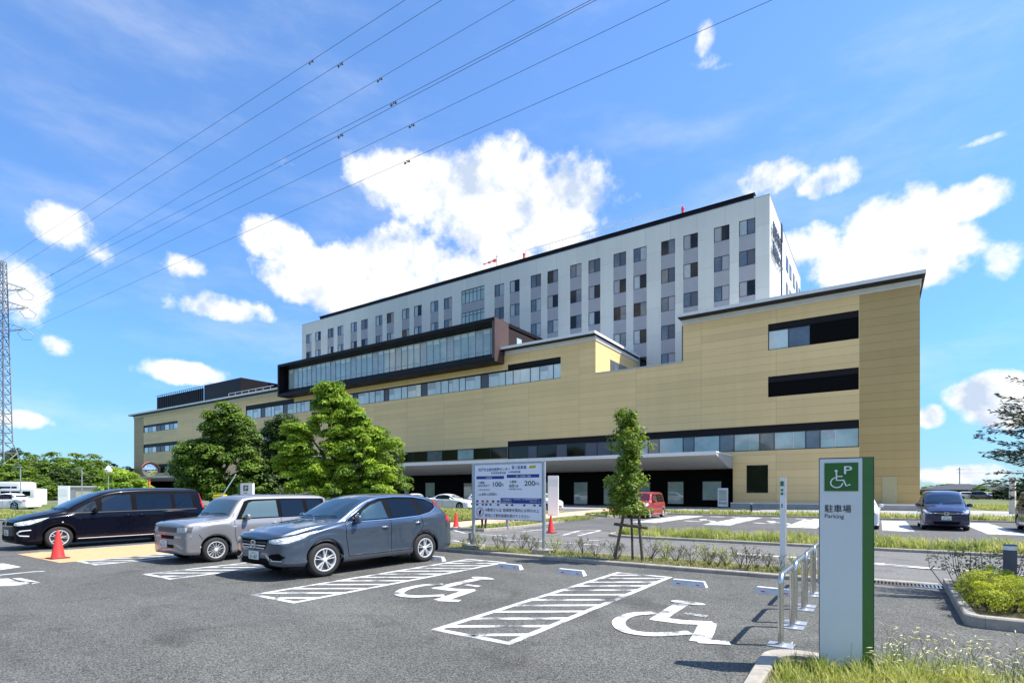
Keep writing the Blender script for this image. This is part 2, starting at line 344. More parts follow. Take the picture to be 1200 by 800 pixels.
def text_verts(body, size, align='LEFT', extrude=0., bold=0.):
    c = bpy.data.curves.new('lettering', 'FONT'); c.body = body; c.size = 1.0; c.align_x = align; c.extrude = extrude
    c.offset = .008 if bold > .0015 else 0; c.resolution_u = 4
    o = bpy.data.objects.new('lettering', c); COL.objects.link(o)
    bpy.context.view_layer.update()
    me = bpy.data.meshes.new_from_object(o.evaluated_get(bpy.context.evaluated_depsgraph_get()))
    vs = [tuple(v.co * size) for v in me.vertices]; fs = [tuple(p.vertices) for p in me.polygons]
    bpy.data.objects.remove(o); bpy.data.curves.remove(c); bpy.data.meshes.remove(me)
    return vs, fs
def add_text(mb, body, x, z, size, y=0., align='LEFT', m=0, w=None, bold=0., plane='XZ'):
    """lettering on a plane facing -Y at depth y (local)"""
    vs, fs = text_verts(body, size, align, 0, bold)
    if not vs: return
    if w:
        xs = [v[0] for v in vs]; k = w / max(1e-6, (max(xs) - min(xs))); vs = [((v[0]) * k, v[1], v[2]) for v in vs]
    if plane == 'XZ': mb.add([(x + v[0], y, z + v[1]) for v in vs], fs, m)
    elif plane == 'YZ': mb.add([(y, x + v[0], z + v[1]) for v in vs], fs, m)   # facing +X, reads along +Y

def stroke(mb, pts, w, z, m=0):
    """painted stripe of width w following ground points"""
    n = len(pts); L = []; Rr = []
    for i in range(n):
        a = Vector(pts[max(0, i - 1)]); b = Vector(pts[min(n - 1, i + 1)]); d = (b - a).normalized(); nn = Vector((-d.y, d.x)) * w / 2
        p = Vector(pts[i]); L.append(p + nn); Rr.append(p - nn)
    for i in range(n - 1):
        mb.add([(*L[i], z), (*L[i + 1], z), (*Rr[i + 1], z), (*Rr[i], z)], [(0, 3, 2, 1)], m)
CLOUD_B = 4.25; SKY_S = .135; SUN_E = 4.4; EXPO = .98
# ------------------------------------------------------------ vehicles
def pchip(pts):
    xs = np.array([p[0] for p in pts], float); ys = np.array([p[1] for p in pts], float)
    h = np.diff(xs); d = np.diff(ys) / h; n = len(xs); m = np.zeros(n)
    if n > 2:
        for i in range(1, n - 1):
            if d[i - 1] * d[i] > 0:
                w1 = 2 * h[i] + h[i - 1]; w2 = h[i] + 2 * h[i - 1]
                m[i] = (w1 + w2) / (w1 / d[i - 1] + w2 / d[i])
    m[0] = d[0]; m[-1] = d[-1]
    def f(x):
        x = min(max(x, xs[0]), xs[-1]); i = min(int(np.searchsorted(xs, x, 'right')) - 1, n - 2); i = max(i, 0)
        t = (x - xs[i]) / h[i]
        return float((2 * t**3 - 3 * t**2 + 1) * ys[i] + (t**3 - 2 * t**2 + t) * h[i] * m[i] + (-2 * t**3 + 3 * t**2) * ys[i + 1] + (t**3 - t**2) * h[i] * m[i + 1])
    return f
def crom(P, n):
    out = []; P = [Vector(p) for p in P]
    Q = [P[0] * 2 - P[1]] + P + [P[-1] * 2 - P[-2]]
    for i in range(1, len(Q) - 2):
        for k in range(n):
            t = k / n; a, b, c, d = Q[i - 1], Q[i], Q[i + 1], Q[i + 2]
            out.append(.5 * ((2 * b) + (c - a) * t + (2 * a - 5 * b + 4 * c - d) * t * t + (3 * b - a - 3 * c + d) * t**3))
    out.append(P[-1]); return out

def car_body(sp, fine=1.0):
    L, W = sp['L'], sp['W']; top = pchip(sp['top']); belt = pchip(sp['belt']); wt = pchip(sp['wt'])
    bot = pchip(sp.get('bot', [(0, sp['clr'] + .03), (.5, sp['clr']), (L - .5, sp['clr']), (L, sp['clr'] + .06)]))
    nf, nr_ = sp.get('nose', .22), sp.get('tail', .12)
    bulge = sp.get('bulge', .14); rb = sp.get('rbulge', .09); ra = sp['r'] + .055; zc = sp['r']
    ss = set(np.arange(bulge, L - rb + 1e-6, .07 / fine).round(4)) | {round(bulge, 4), round(L - rb, 4)}
    for wc in (sp['sf'], sp['sr']):
        for a in np.linspace(0, math.pi, int(17 * fine)): ss.add(round(wc + ra * math.cos(a), 4))
        ss.add(round(wc - ra - .004, 4)); ss.add(round(wc + ra + .004, 4))
    ss = sorted(ss); q = [ss[0]]
    for s in ss[1:]:
        if s - q[-1] > .0025: q.append(s)
    ss = q
    nsec = 4 if fine >= 1 else 2
    def halfw(s):
        w = W / 2
        if s < .9: w *= 1 - nf * (1 - s / .9)**2.6
        e = L - s
        if e < .7: w *= 1 - nr_ * (1 - e / .7)**2.4
        return w
    def section(s):
        hb = bot(s)
        for wc in (sp['sf'], sp['sr']):
            dd = ra * ra - (s - wc)**2
            if dd > 0: hb = max(hb, zc + math.sqrt(dd))
        B = belt(s); T = top(s); w = halfw(s); t = min(wt(s), w * .985)
        B = max(B, hb + .06); T = max(T, B + .03)
        rr = min(.13, .75 * (T - B)); hh = B - hb
        k = min(1, hh / .4)
        crease = sp.get('crease', .0)
        P = [(0, hb + .0), (w * .82, hb), (w * .975, hb + .035 * k), (w * .998, hb + .30 * hh), (w * (1 - crease), hb + .62 * hh), (w * .992, hb + .84 * hh), (w * .955, B)]
        wb = w * .955
        u = T - rr
        if u - B > .25:
            P += [(wb + (t + .018 - wb) * .38, B + (u - B) * .35), (wb + (t + .012 - wb) * .75, B + (u - B) * .72), (t, u)]
        else:
            P += [(wb + (t - wb) * .35, B + (u - B) * .45), (wb + (t - wb) * .7, B + (u - B) * .8), (t, u)]
        P += [(t * .93, T - rr * .32), (t * .72, T - rr * .02 - .006), (t * .38, T + .012), (0, T + .018)]
        return crom([(a, b, 0) for a, b in P], nsec)
    rings = []
    f0 = section(ss[0]); zc0 = (f0[0].y + f0[-1].y) / 2 - .04
    for k in ((.55, .78, .9, .965) if fine >= 1 else (.7, .92)):
        rings.append([(p.x * k, ss[0] - bulge * (1 - k**4)**.5, zc0 + (p.y - zc0) * (k**.55)) for p in f0])
    for s in ss: rings.append([(p.x, s, p.y) for p in section(s)])
    f1 = section(ss[-1]); zc1 = (f1[0].y + f1[-1].y) / 2
    for k in ((.965, .9, .78, .55) if fine >= 1 else (.92, .7)):
        rings.append([(p.x * k, ss[-1] + rb * (1 - k**4)**.5, zc1 + (p.y - zc1) * (k**.35)) for p in f1])
    n = len(rings[0]); vs = []
    full = []
    for r_ in rings:
        ring = list(r_) + [(-p[0], p[1], p[2]) for p in r_[-2:0:-1]]
        full.append(ring); vs += ring
    m = len(full[0]); fs = []
    for i in range(len(full) - 1):
        for j in range(m):
            fs.append((i * m + j, i * m + (j + 1) % m, (i + 1) * m + (j + 1) % m, (i + 1) * m + j))
    # end caps filled symmetric strips
    for base in (0, (len(full) - 1) * m):
        for j in range(n - 1):
            a, b = base + j, base + j + 1; c, d = base + (m - j - 1) % m, base + (m - j) % m
            if j == 0: fs.append((a, b, base + m - 1))
            elif j == n - 2: fs.append((a, b, base + m - j))
            else: fs.append((a, b, c, d))
    off = L / 2
    mb = MB(); mb.v = [(x, s - off, z) for x, s, z in vs]; mb.f = [list(f) for f in fs]; mb.m = [0] * len(fs)
    return mb

def sym(p): return list(p) + [(-x, z) for x, z in p[::-1] if x > 1e-6]
class Skin:
    """trims laid on a car body: outlines are cast onto the body so windows and lamps follow its curvature"""
    def __init__(s, body, L):
        me = body.data; s.bvh = BVHTree.FromPolygons([v.co.copy() for v in me.vertices], [tuple(p.vertices) for p in me.polygons]); s.off = L / 2
    def patch(s, mb, poly, d, off=.004, grid=.07, m=0, mirror=True, holes=()):
        """poly: list of 3D (x, s, z) points; d: casting direction in (x, s, z)"""
        d = Vector(d).normalized(); Z = Vector((0, 0, 1)); u = Z.cross(d).normalized(); w = d.cross(u).normalized()
        P = [Vector((p[0], p[1] - s.off, p[2])) for p in poly]
        bm = bmesh.new()
        if holes:
            def dens(Q):
                o = []
                for i in range(len(Q)):
                    a_, b_ = Q[i], Q[(i + 1) % len(Q)]; k = max(1, int((b_ - a_).length / grid)); o += [a_.lerp(b_, t / k) for t in range(k)]
                return o
            loops = [dens([Vector((p.dot(u), p.dot(w), 0)) for p in Q]) for Q in [P] + [[Vector((p[0], p[1] - s.off, p[2])) for p in h] for h in holes]]
            vv = [bm.verts.new(p) for L_ in loops for p in L_]
            for tri in tessellate_polygon(loops):
                try: bm.faces.new([vv[i] for i in tri])
                except ValueError: pass
        else:
            vv = [bm.verts.new((p.dot(u), p.dot(w), 0)) for p in P]
            bm.faces.new(vv)
        es = [] if holes else [e for e in bm.edges if e.calc_length() > grid]
        for e in es: bmesh.ops.subdivide_edges(bm, edges=[e], cuts=max(1, int(e.calc_length() / grid)))
        xs = [v.co.x for v in bm.verts]; ys = [v.co.y for v in bm.verts]
        bmesh.ops.triangulate(bm, faces=bm.faces[:])
        for ax, lo, hi in ((0, min(xs), max(xs)), (1, min(ys), max(ys))):
            t = math.floor(lo / grid) * grid + grid
            while t < hi:
                co = [0, 0, 0]; no = [0, 0, 0]; co[ax] = t; no[ax] = 1
                bmesh.ops.bisect_plane(bm, geom=bm.verts[:] + bm.edges[:] + bm.faces[:], plane_co=co, plane_no=no, dist=1e-5)
                t += grid
        D = P[0].dot(d)
        vs = []; ok = True
        for v in bm.verts:
            o = u * v.co.x + w * v.co.y + d * (D - 3)
            hit, nrm, _, _ = s.bvh.ray_cast(o, d, 8)
            if hit is None:
                q = o + d * 3
                hit, nrm, _, _ = s.bvh.find_nearest(q)
            if nrm.dot(d) > 0: nrm = -nrm
            vs.append(hit + nrm * off)
        bm.verts.index_update(); fs = [[v.index for v in f.verts] for f in bm.faces]; bm.free()
        mb.add(vs, fs, m)
        if mirror: mb.add([(-p[0], p[1], p[2]) for p in vs], [f[::-1] for f in fs], m)
    def side(s, mb, pts, **k):
        if 'holes' in k: k['holes'] = [[(1.2, a, b) for a, b in h] for h in k['holes']]
        s.patch(mb, [(1.2, a, b) for a, b in pts], (-1, 0, 0), **k)
    def front(s, mb, pts, **k): s.patch(mb, [(a, 0, b) for a, b in pts], (0, 1, 0), **k)
    def rear(s, mb, pts, **k): s.patch(mb, [(a, s.off * 2, b) for a, b in pts], (0, -1, 0), **k)
    def line(s, mb, pts, w=.008, which='side', **k):
        for a, b in zip(pts[:-1], pts[1:]):
            a = Vector(a); b = Vector(b); dd = (b - a).normalized(); nn = Vector((-dd.y, dd.x)) * w / 2; e = dd * w * .3
            getattr(s, which)(mb, [a - e + nn, b + e + nn, b + e - nn, a - e - nn], **k)
    def at_side(s, a, z):
        hit, nrm, _, _ = s.bvh.ray_cast(Vector((3, a - s.off, z)), Vector((-1, 0, 0)), 8); return hit if hit is not None else Vector((.8, a - s.off, z))
    def at_front(s, x, z):
        hit, nrm, _, _ = s.bvh.ray_cast(Vector((x, -6, z)), Vector((0, 1, 0)), 12); return hit if hit is not None else Vector((x, -s.off, z))

def wheel(parent, x, y, r, side, style, full=True):
    """side=+1: outer face towards +X"""
    w = .205; t = MB(); k = side
    prof = [(r * .66, -w / 2 + .01), (r * .80, -w / 2), (r * .95, -w / 2 + .012), (r, -w / 2 + .04), (r, w / 2 - .04), (r * .95, w / 2 - .012), (r * .82, w / 2), (r * .68, w / 2 - .012)]
    t.lathe([(a, h * k) for a, h in prof], (x, y, r), 'X', 28 if full else 14)
    wo = empty_part('wheel', parent)
    rr = r * .69; f = w / 2 * k; q = MB()
    kid(wo, t.build('tyre', 'rubber', None, True, 50))
    q.lathe([(rr * 1.0, f * .86), (rr * .99, f * .98), (rr * .93, f * 1.0), (rr * .90, f * .86), (rr * .90, f * .2)], (x, y, r), 'X', 28 if full else 14)
    n = style['n']; dbl = style.get('double', False); sw = style.get('w', .16)
    for i in range(n):
        a0 = 2 * math.pi * i / n + style.get('ph', .3)
        for da in ((-.17, .17) if dbl else (0,)):
            a = a0 + da; tw = style.get('twist', 0)
            def P(rad, ang, h): return (x + h, y + rad * math.cos(ang), r + rad * math.sin(ang))
            w0, w1 = sw * 1.1, sw * style.get('taper', .55)
            r0, r1 = rr * .14, rr * .95
            fo, fi = f * .88, f * .70; b = f * .45; a2 = a + tw; fe = f * .95
            aa = a - da * .4
            vs = [P(r0, aa - w0, fo), P(r0, aa + w0, fo), P(r1, a2 + w1 * .42, fe), P(r1, a2 - w1 * .42, fe), P(r0, aa - w0, b), P(r0, aa + w0, b), P(r1, a2 + w1 * .6, b), P(r1, a2 - w1 * .6, b)]
            q.add(vs, [(0, 1, 2, 3), (0, 3, 7, 4), (1, 5, 6, 2)])
    q.lathe([(0.0001, f * .97), (rr * .16, f * .95), (rr * .21, f * .85), (rr * .21, f * .5)], (x, y, r), 'X', 16)
    kid(wo, q.build('rim', 'alloy', None, False))
    d = MB(); d.lathe([(0.0001, f * .35), (rr * .93, f * .35)], (x, y, r), 'X', 20)
    if full: d.lathe([(.0001, f * .50), (rr * .55, f * .50), (rr * .55, f * .36)], (x, y, r), 'X', 20)
    kid(wo, d.build('brake_disc', 'plastic_grey' if full else 'plastic_black', None))
    return wo
def empty_part(name, parent):
    o = bpy.data.objects.new(name, None); COL.objects.link(o); kid(parent, o); return o

def plate(parent, sk, x, z, txt, which='front'):
    p = sk.at_front(x, z); mb = MB(); y = p.y - .022
    mb.bbox(x - .165, x + .165, y, y + .02, z - .0825, z + .0825, .004)
    o = kid(parent, mb.build('number_plate', 'plate', None)); t = MB()
    add_text(t, txt[0], x, z + .030, .038, y - .003, 'CENTER', bold=.001); add_text(t, txt[1], x, z - .062, .095, y - .003, 'CENTER', w=.25, bold=.002)
    kid(o, t.build('plate_lettering', 'plate_txt', None, fixn=False))

def kid_lr(t, name, m, fill, smooth=True, fixn=False, ang=35):
    for sx in (1, -1):
        b = MB(); fill(b)
        if sx < 0: b.v = [(-p[0], p[1], p[2]) for p in b.v]; b.f = [f[::-1] for f in b.f]
        kid(t, b.build(name, m, None, smooth, ang, fixn=fixn))
def shrink(pl, d):
    c = Vector((sum(p[0] for p in pl) / len(pl), sum(p[1] for p in pl) / len(pl))); return [tuple(Vector(p) + (c - Vector(p)).normalized() * d) for p in pl]
def cut_windows(body, sp):
    """real window openings: prisms are taken out of the shell and their own walls dropped"""
    L = sp['L']; me = body.data; me.materials.append(M['gap'])
    def run(b):
        me2 = bpy.data.meshes.new('cutter'); me2.from_pydata(b.v, [], b.f); me2.materials.append(M['gap']); me2.materials.append(M['gap']); me2.polygons.foreach_set('material_index', [1] * len(me2.polygons))
        q = bmesh.new(); q.from_mesh(me2); bmesh.ops.recalc_face_normals(q, faces=q.faces[:]); q.to_mesh(me2); q.free()
        c = bpy.data.objects.new('cutter', me2); COL.objects.link(c); md = body.modifiers.new('cut', 'BOOLEAN'); md.operation = 'DIFFERENCE'; md.solver = 'EXACT'; md.object = c
        bpy.context.view_layer.update(); new = bpy.data.meshes.new_from_object(body.evaluated_get(bpy.context.evaluated_depsgraph_get())); body.modifiers.clear(); body.data = new; bpy.data.objects.remove(c)
    b = MB()
    for pl in sp['win']:
        for sx in (1, -1):
            n = len(pl); a = [(sx * .30, s_ - L / 2, z) for s_, z in pl]; c = [(sx * 1.4, s_ - L / 2, z) for s_, z in pl]
            b.add(a + c, [tuple(range(n)), tuple(range(2 * n - 1, n - 1, -1))] + [(i, (i + 1) % n, n + (i + 1) % n, n + i) for i in range(n)])
    run(b)
    for key, y0, y1 in (('ws', -L / 2 - .5, -L / 2 + sp.get('wsd', 2.1)), ('rw', L / 2 - .75, L / 2 + .5)):
        if key not in sp: continue
        pl = sym(sp[key]); pl = [p for i, p in enumerate(pl) if p != pl[i - 1]]; n = len(pl); b = MB()
        b.add([(x, y0, z) for x, z in pl] + [(x, y1, z) for x, z in pl], [tuple(range(n)), tuple(range(2 * n - 1, n - 1, -1))] + [(i, (i + 1) % n, n + (i + 1) % n, n + i) for i in range(n)]); run(b)
    q = bmesh.new(); q.from_mesh(body.data); bmesh.ops.delete(q, geom=[f for f in q.faces if f.material_index == 1], context='FACES'); q.to_mesh(body.data); q.free()
    body.data.materials.pop(index=1); body.data.set_sharp_from_angle(angle=R(42))
def cabin(t, sp):
    L, W = sp['L'], sp['W']; z0 = .62; cowl = sp.get('cowl', 1.3); y = lambda s_: s_ - L / 2
    b = MB(); b.box(-W / 2 + .10, W / 2 - .10, y(cowl - .1), y(L - .32), z0 - .03, z0); kid(t, b.build('cabin_floor', 'plastic_black', None))
    b = MB(); b.bbox(-W / 2 + .12, W / 2 - .12, y(cowl - .05), y(cowl + .32), z0, .98, .04); d_ = kid(t, b.build('dashboard', 'plastic_black', None, True)); b = MB()
    b.tube([(.34 + .18 * math.cos(a), y(cowl + .48) - .05 * math.sin(a), .93 + .17 * math.sin(a)) for a in np.linspace(0, 6.283, 22)], .016, 6); kid(t, b.build('steering_wheel', 'plastic_black', None, True))
    rows_ = [(cowl + .85, 2), (cowl + 1.75, 2)] + ([(cowl + 2.6, 2)] if L > 4.7 else [])
    for s_, k in rows_:
        for x in (-.36, .36):
            b = MB(); b.bbox(x - .24, x + .24, y(s_ - .5), y(s_ + .05), z0, z0 + .16, .05); 
            bm = bmesh.new(); bmesh.ops.create_cube(bm, size=1)
            for v in bm.verts: v.co = Vector((x + v.co.x * .46 * (.85 if v.co.z > 0 else 1), y(s_ + .08) + v.co.y * .12 + (v.co.z + .5) * .14, z0 + .12 + (v.co.z + .5) * .52))
            bmesh.ops.bevel(bm, geom=bm.edges[:], offset=.045, segments=2, affect='EDGES'); b.bm(bm); so_ = kid(t, b.build('seat', 'seat', None, True)); b = MB(); b.bbox(x - .12, x + .12, y(s_ + .17), y(s_ + .26), z0 + .66, z0 + .82, .035); kid(so_, b.build('headrest', 'seat', None, True))
def make_car(name, label, cat, sp, loc, rz=0., group=None, full=True):
    t = empty(name, label, cat, (*loc, 0), rz, group); L, W = sp['L'], sp['W']
    body = kid(t, car_body(sp, 1.0 if full else .6).build('body', sp['paint'], None, True, 42)); sk = Skin(body, L)
    g = .07 if full else .14; see = full and sp.get('see', True)
    if see: cut_windows(body, sp); cabin(t, sp)
    # floor pan hidden behind the wheels
    ub = MB(); ub.box(-W / 2 + .27, W / 2 - .27, -L / 2 + .28, L / 2 - .25, sp['clr'] - .03, sp['r'] * 2 + .1); kid(t, ub.build('underbody', 'plastic_black', None))
    for wc in (sp['sf'], sp['sr']):
        ra = sp['r'] + .05
        pts = [(wc - L / 2 + ra * math.cos(a), sp['r'] + ra * math.sin(a)) for a in np.linspace(-.25, math.pi + .25, 18)]
        def fl(b):
            x0, x1 = W / 2 - .28, W / 2 - .035
            b.add([(x0, y, z) for y, z in pts] + [(x1, y, z) for y, z in pts], [(i, i + 1, 18 + i + 1, 18 + i) for i in range(17)] + [tuple(range(18))])
        kid_lr(t, 'wheel_arch_liner', 'plastic_black', fl, False)
    off = L / 2
    for wc in (sp['sf'], sp['sr']):
        for sx in (-1, 1): wheel(t, sx * (W / 2 - .125), wc - off, sp['r'], sx, sp['wheel'], full)
    # glass
    for pl in sp.get('black', []): kid_lr(t, 'window_surround', 'plastic_black', lambda b: sk.side(b, pl, off=.003, grid=g, mirror=False, **({'holes': [shrink(h_, .012) for h_ in sp['win']]} if see else {})))
    for wi, pl in enumerate(sp['win']): kid_lr(t, 'side_window', 'car_glass' if not see else 'clear_glass' if wi < sp.get('nclear', 1) else 'privacy_glass', lambda b: sk.side(b, pl, off=.0065, grid=g, mirror=False))
    b = MB(); ws = sp['ws']; sk.front(b, sym(ws), off=.005, grid=g, mirror=False)
    w_ = kid(t, b.build('windshield', 'clear_glass' if see else 'windshield', None, True, fixn=False))
    if full:
        b = MB(); zc = min(z for x, z in ws); xw = max(x for x, z in ws)
        for x0, x1 in ((-.05, xw - .12), (-xw + .05, -.18)):
            p0 = sk.at_front(x0, zc + .02); p1 = sk.at_front((x0 + x1) / 2, zc + .045); p2 = sk.at_front(x1, zc + .035)
            b.tube([p0 + Vector((0, -.025, .015)), p1 + Vector((0, -.03, .015)), p2 + Vector((0, -.02, .02))], .009, 6)
        kid(w_, b.build('wiper', 'plastic_black', None))
    if 'rw' in sp:
        b = MB(); rw = sp['rw']; sk.rear(b, sym(rw), off=.005, grid=g, mirror=False)
        kid(t, b.build('rear_window', 'privacy_glass' if see else 'car_glass', None, True, fixn=False))
    # lamps: each patch is (mode, outline, material)
    for nm, mode, pl, mm in sp['lamps']:
        for sx in (1, -1):
            b = MB(); m_ = MB()
            if mode == 'side': sk.side(m_, pl, off=.006, grid=.04, mirror=False)
            elif mode == 'front': sk.front(m_, pl, off=.006, grid=.04, mirror=False)
            elif mode == 'rear': sk.rear(m_, pl, off=.006, grid=.04, mirror=False)
            else: sk.patch(m_, pl, mode, off=.006, grid=.035, mirror=False)
            if sx == -1: m_.v = [(-p[0], p[1], p[2]) for p in m_.v]; m_.f = [f[::-1] for f in m_.f]
            kid(t, m_.build(nm, mm, None, True, fixn=False))
    for nm, mode, pl, mm in sp.get('trim', []):
        m_ = MB()
        if mode == 'front': sk.front(m_, sym(pl), off=.006, grid=.05, mirror=False)
        elif mode == 'front_bar': sk.front(m_, sym(pl), off=.014, grid=.05, mirror=False)
        elif mode == 'frontm': kid_lr(t, nm, mm, lambda b: sk.front(b, pl, off=.008, grid=.05, mirror=False))
        elif mode == 'side': kid_lr(t, nm, mm, lambda b: sk.side(b, pl, off=.006, grid=.05, mirror=False))
        elif mode == 'sideline': kid_lr(t, nm, mm, lambda b: sk.line(b, pl, w=.02, off=.009, grid=.08, mirror=False))
        if m_.v: kid(t, m_.build(nm, mm, None, True, fixn=False))
    b = MB()
    for pl in sp.get('gaps', []): sk.line(b, pl, w=.009 if full else .014, off=.0035, grid=.08)
    if b.v: kid(t, b.build('door_gap', 'gap', None, fixn=False))
    if full:
        for wc in (sp['sf'], sp['sr']):
            ra = sp['r'] + .052
            def fa(b):
                pts = []
                for a in np.linspace(-.12 if sp['clr'] < .2 else -.2, math.pi + .12, 26):
                    y, z = wc + ra * math.cos(a), sp['r'] + (ra + .012) * math.sin(a)
                    h = sk.at_side(y, max(z, sp['clr'] + .02)); pts.append((h.x - .004, h.y, z))
                b.tube(pts, sp.get('lip', .014), 6)
            kid_lr(t, 'wheel_arch', sp.get('lipmat', sp['paint']), fa, True, False, 60)
    for (s_, z) in sp.get('handles', []):
        for sx in (1, -1):
            h = sk.at_side(s_, z); b = MB()
            b.tube([(h.x - .012, h.y - .085, z), (h.x + .018, h.y - .06, z + .004), (h.x + .024, h.y, z + .006), (h.x + .018, h.y + .07, z + .004), (h.x - .012, h.y + .095, z)], [.010, .020, .021, .020, .010], 8)
            if sx < 0: b.v = [(-p[0], p[1], p[2]) for p in b.v]
            kid(t, b.build('door_handle', sp.get('hmat', sp['paint']), None, True, 60))
    if 'mirror' in sp:
        s_, z, sc = sp['mirror']
        for sx in (1, -1):
            h = sk.at_side(s_, z); bm = bmesh.new(); bmesh.ops.create_icosphere(bm, subdivisions=3, radius=1)
            for v in bm.verts:
                c = v.co
                f_ = lambda a, e: math.copysign(abs(a)**e, a)
                v.co = Vector((sx * (h.x + .105 + .10 * f_(c.x, .7)) , h.y - .02 + .055 * f_(c.y, .75) - .02 * c.x * sx, z + .05 + .072 * sc * f_(c.z, .7)))
            b = MB().bm(bm); b.box(*sorted((sx * (h.x - .03), sx * (h.x + .1))), h.y - .03, h.y + .03, z - .02, z + .02)
            mo = kid(t, b.build('wing_mirror', sp.get('mmat', sp['paint']), None, True, 50))
    if 'plate' in sp: plate(t, sk, 0 if len(sp['plate']) < 4 else sp['plate'][3], sp['plate'][0], sp['plate'][1:3])
    if 'badge' in sp:
        z, sc, kind = sp['badge']; p = sk.at_front(0, z); b = MB(); y = p.y - .03
        if kind == 'H':
            for sx in (-1, 1):
                b.add([(sx * .052 * sc, y, z + .05 * sc), (sx * .03 * sc, y, z + .05 * sc), (sx * .022 * sc, y, z - .05 * sc), (sx * .04 * sc, y, z - .05 * sc)], [(0, 1, 2, 3)])
            b.box(-.027 * sc, .027 * sc, y, y + .006, z - .012 * sc, z + .012 * sc)
            b.tube([(math.copysign(abs(math.cos(a))**.6, math.cos(a)) * .068 * sc, y + .004, z + math.copysign(abs(math.sin(a))**.6, math.sin(a)) * .06 * sc) for a in np.linspace(0, 2 * math.pi, 25)], .006 * sc, 6)
        else:
            b.lathe([(.0001, 0), (.05 * sc, .004), (.056 * sc, .02)], (0, y, z), 'Y', 20)
        kid(t, b.build('badge', 'chrome', None))
    return t, sk

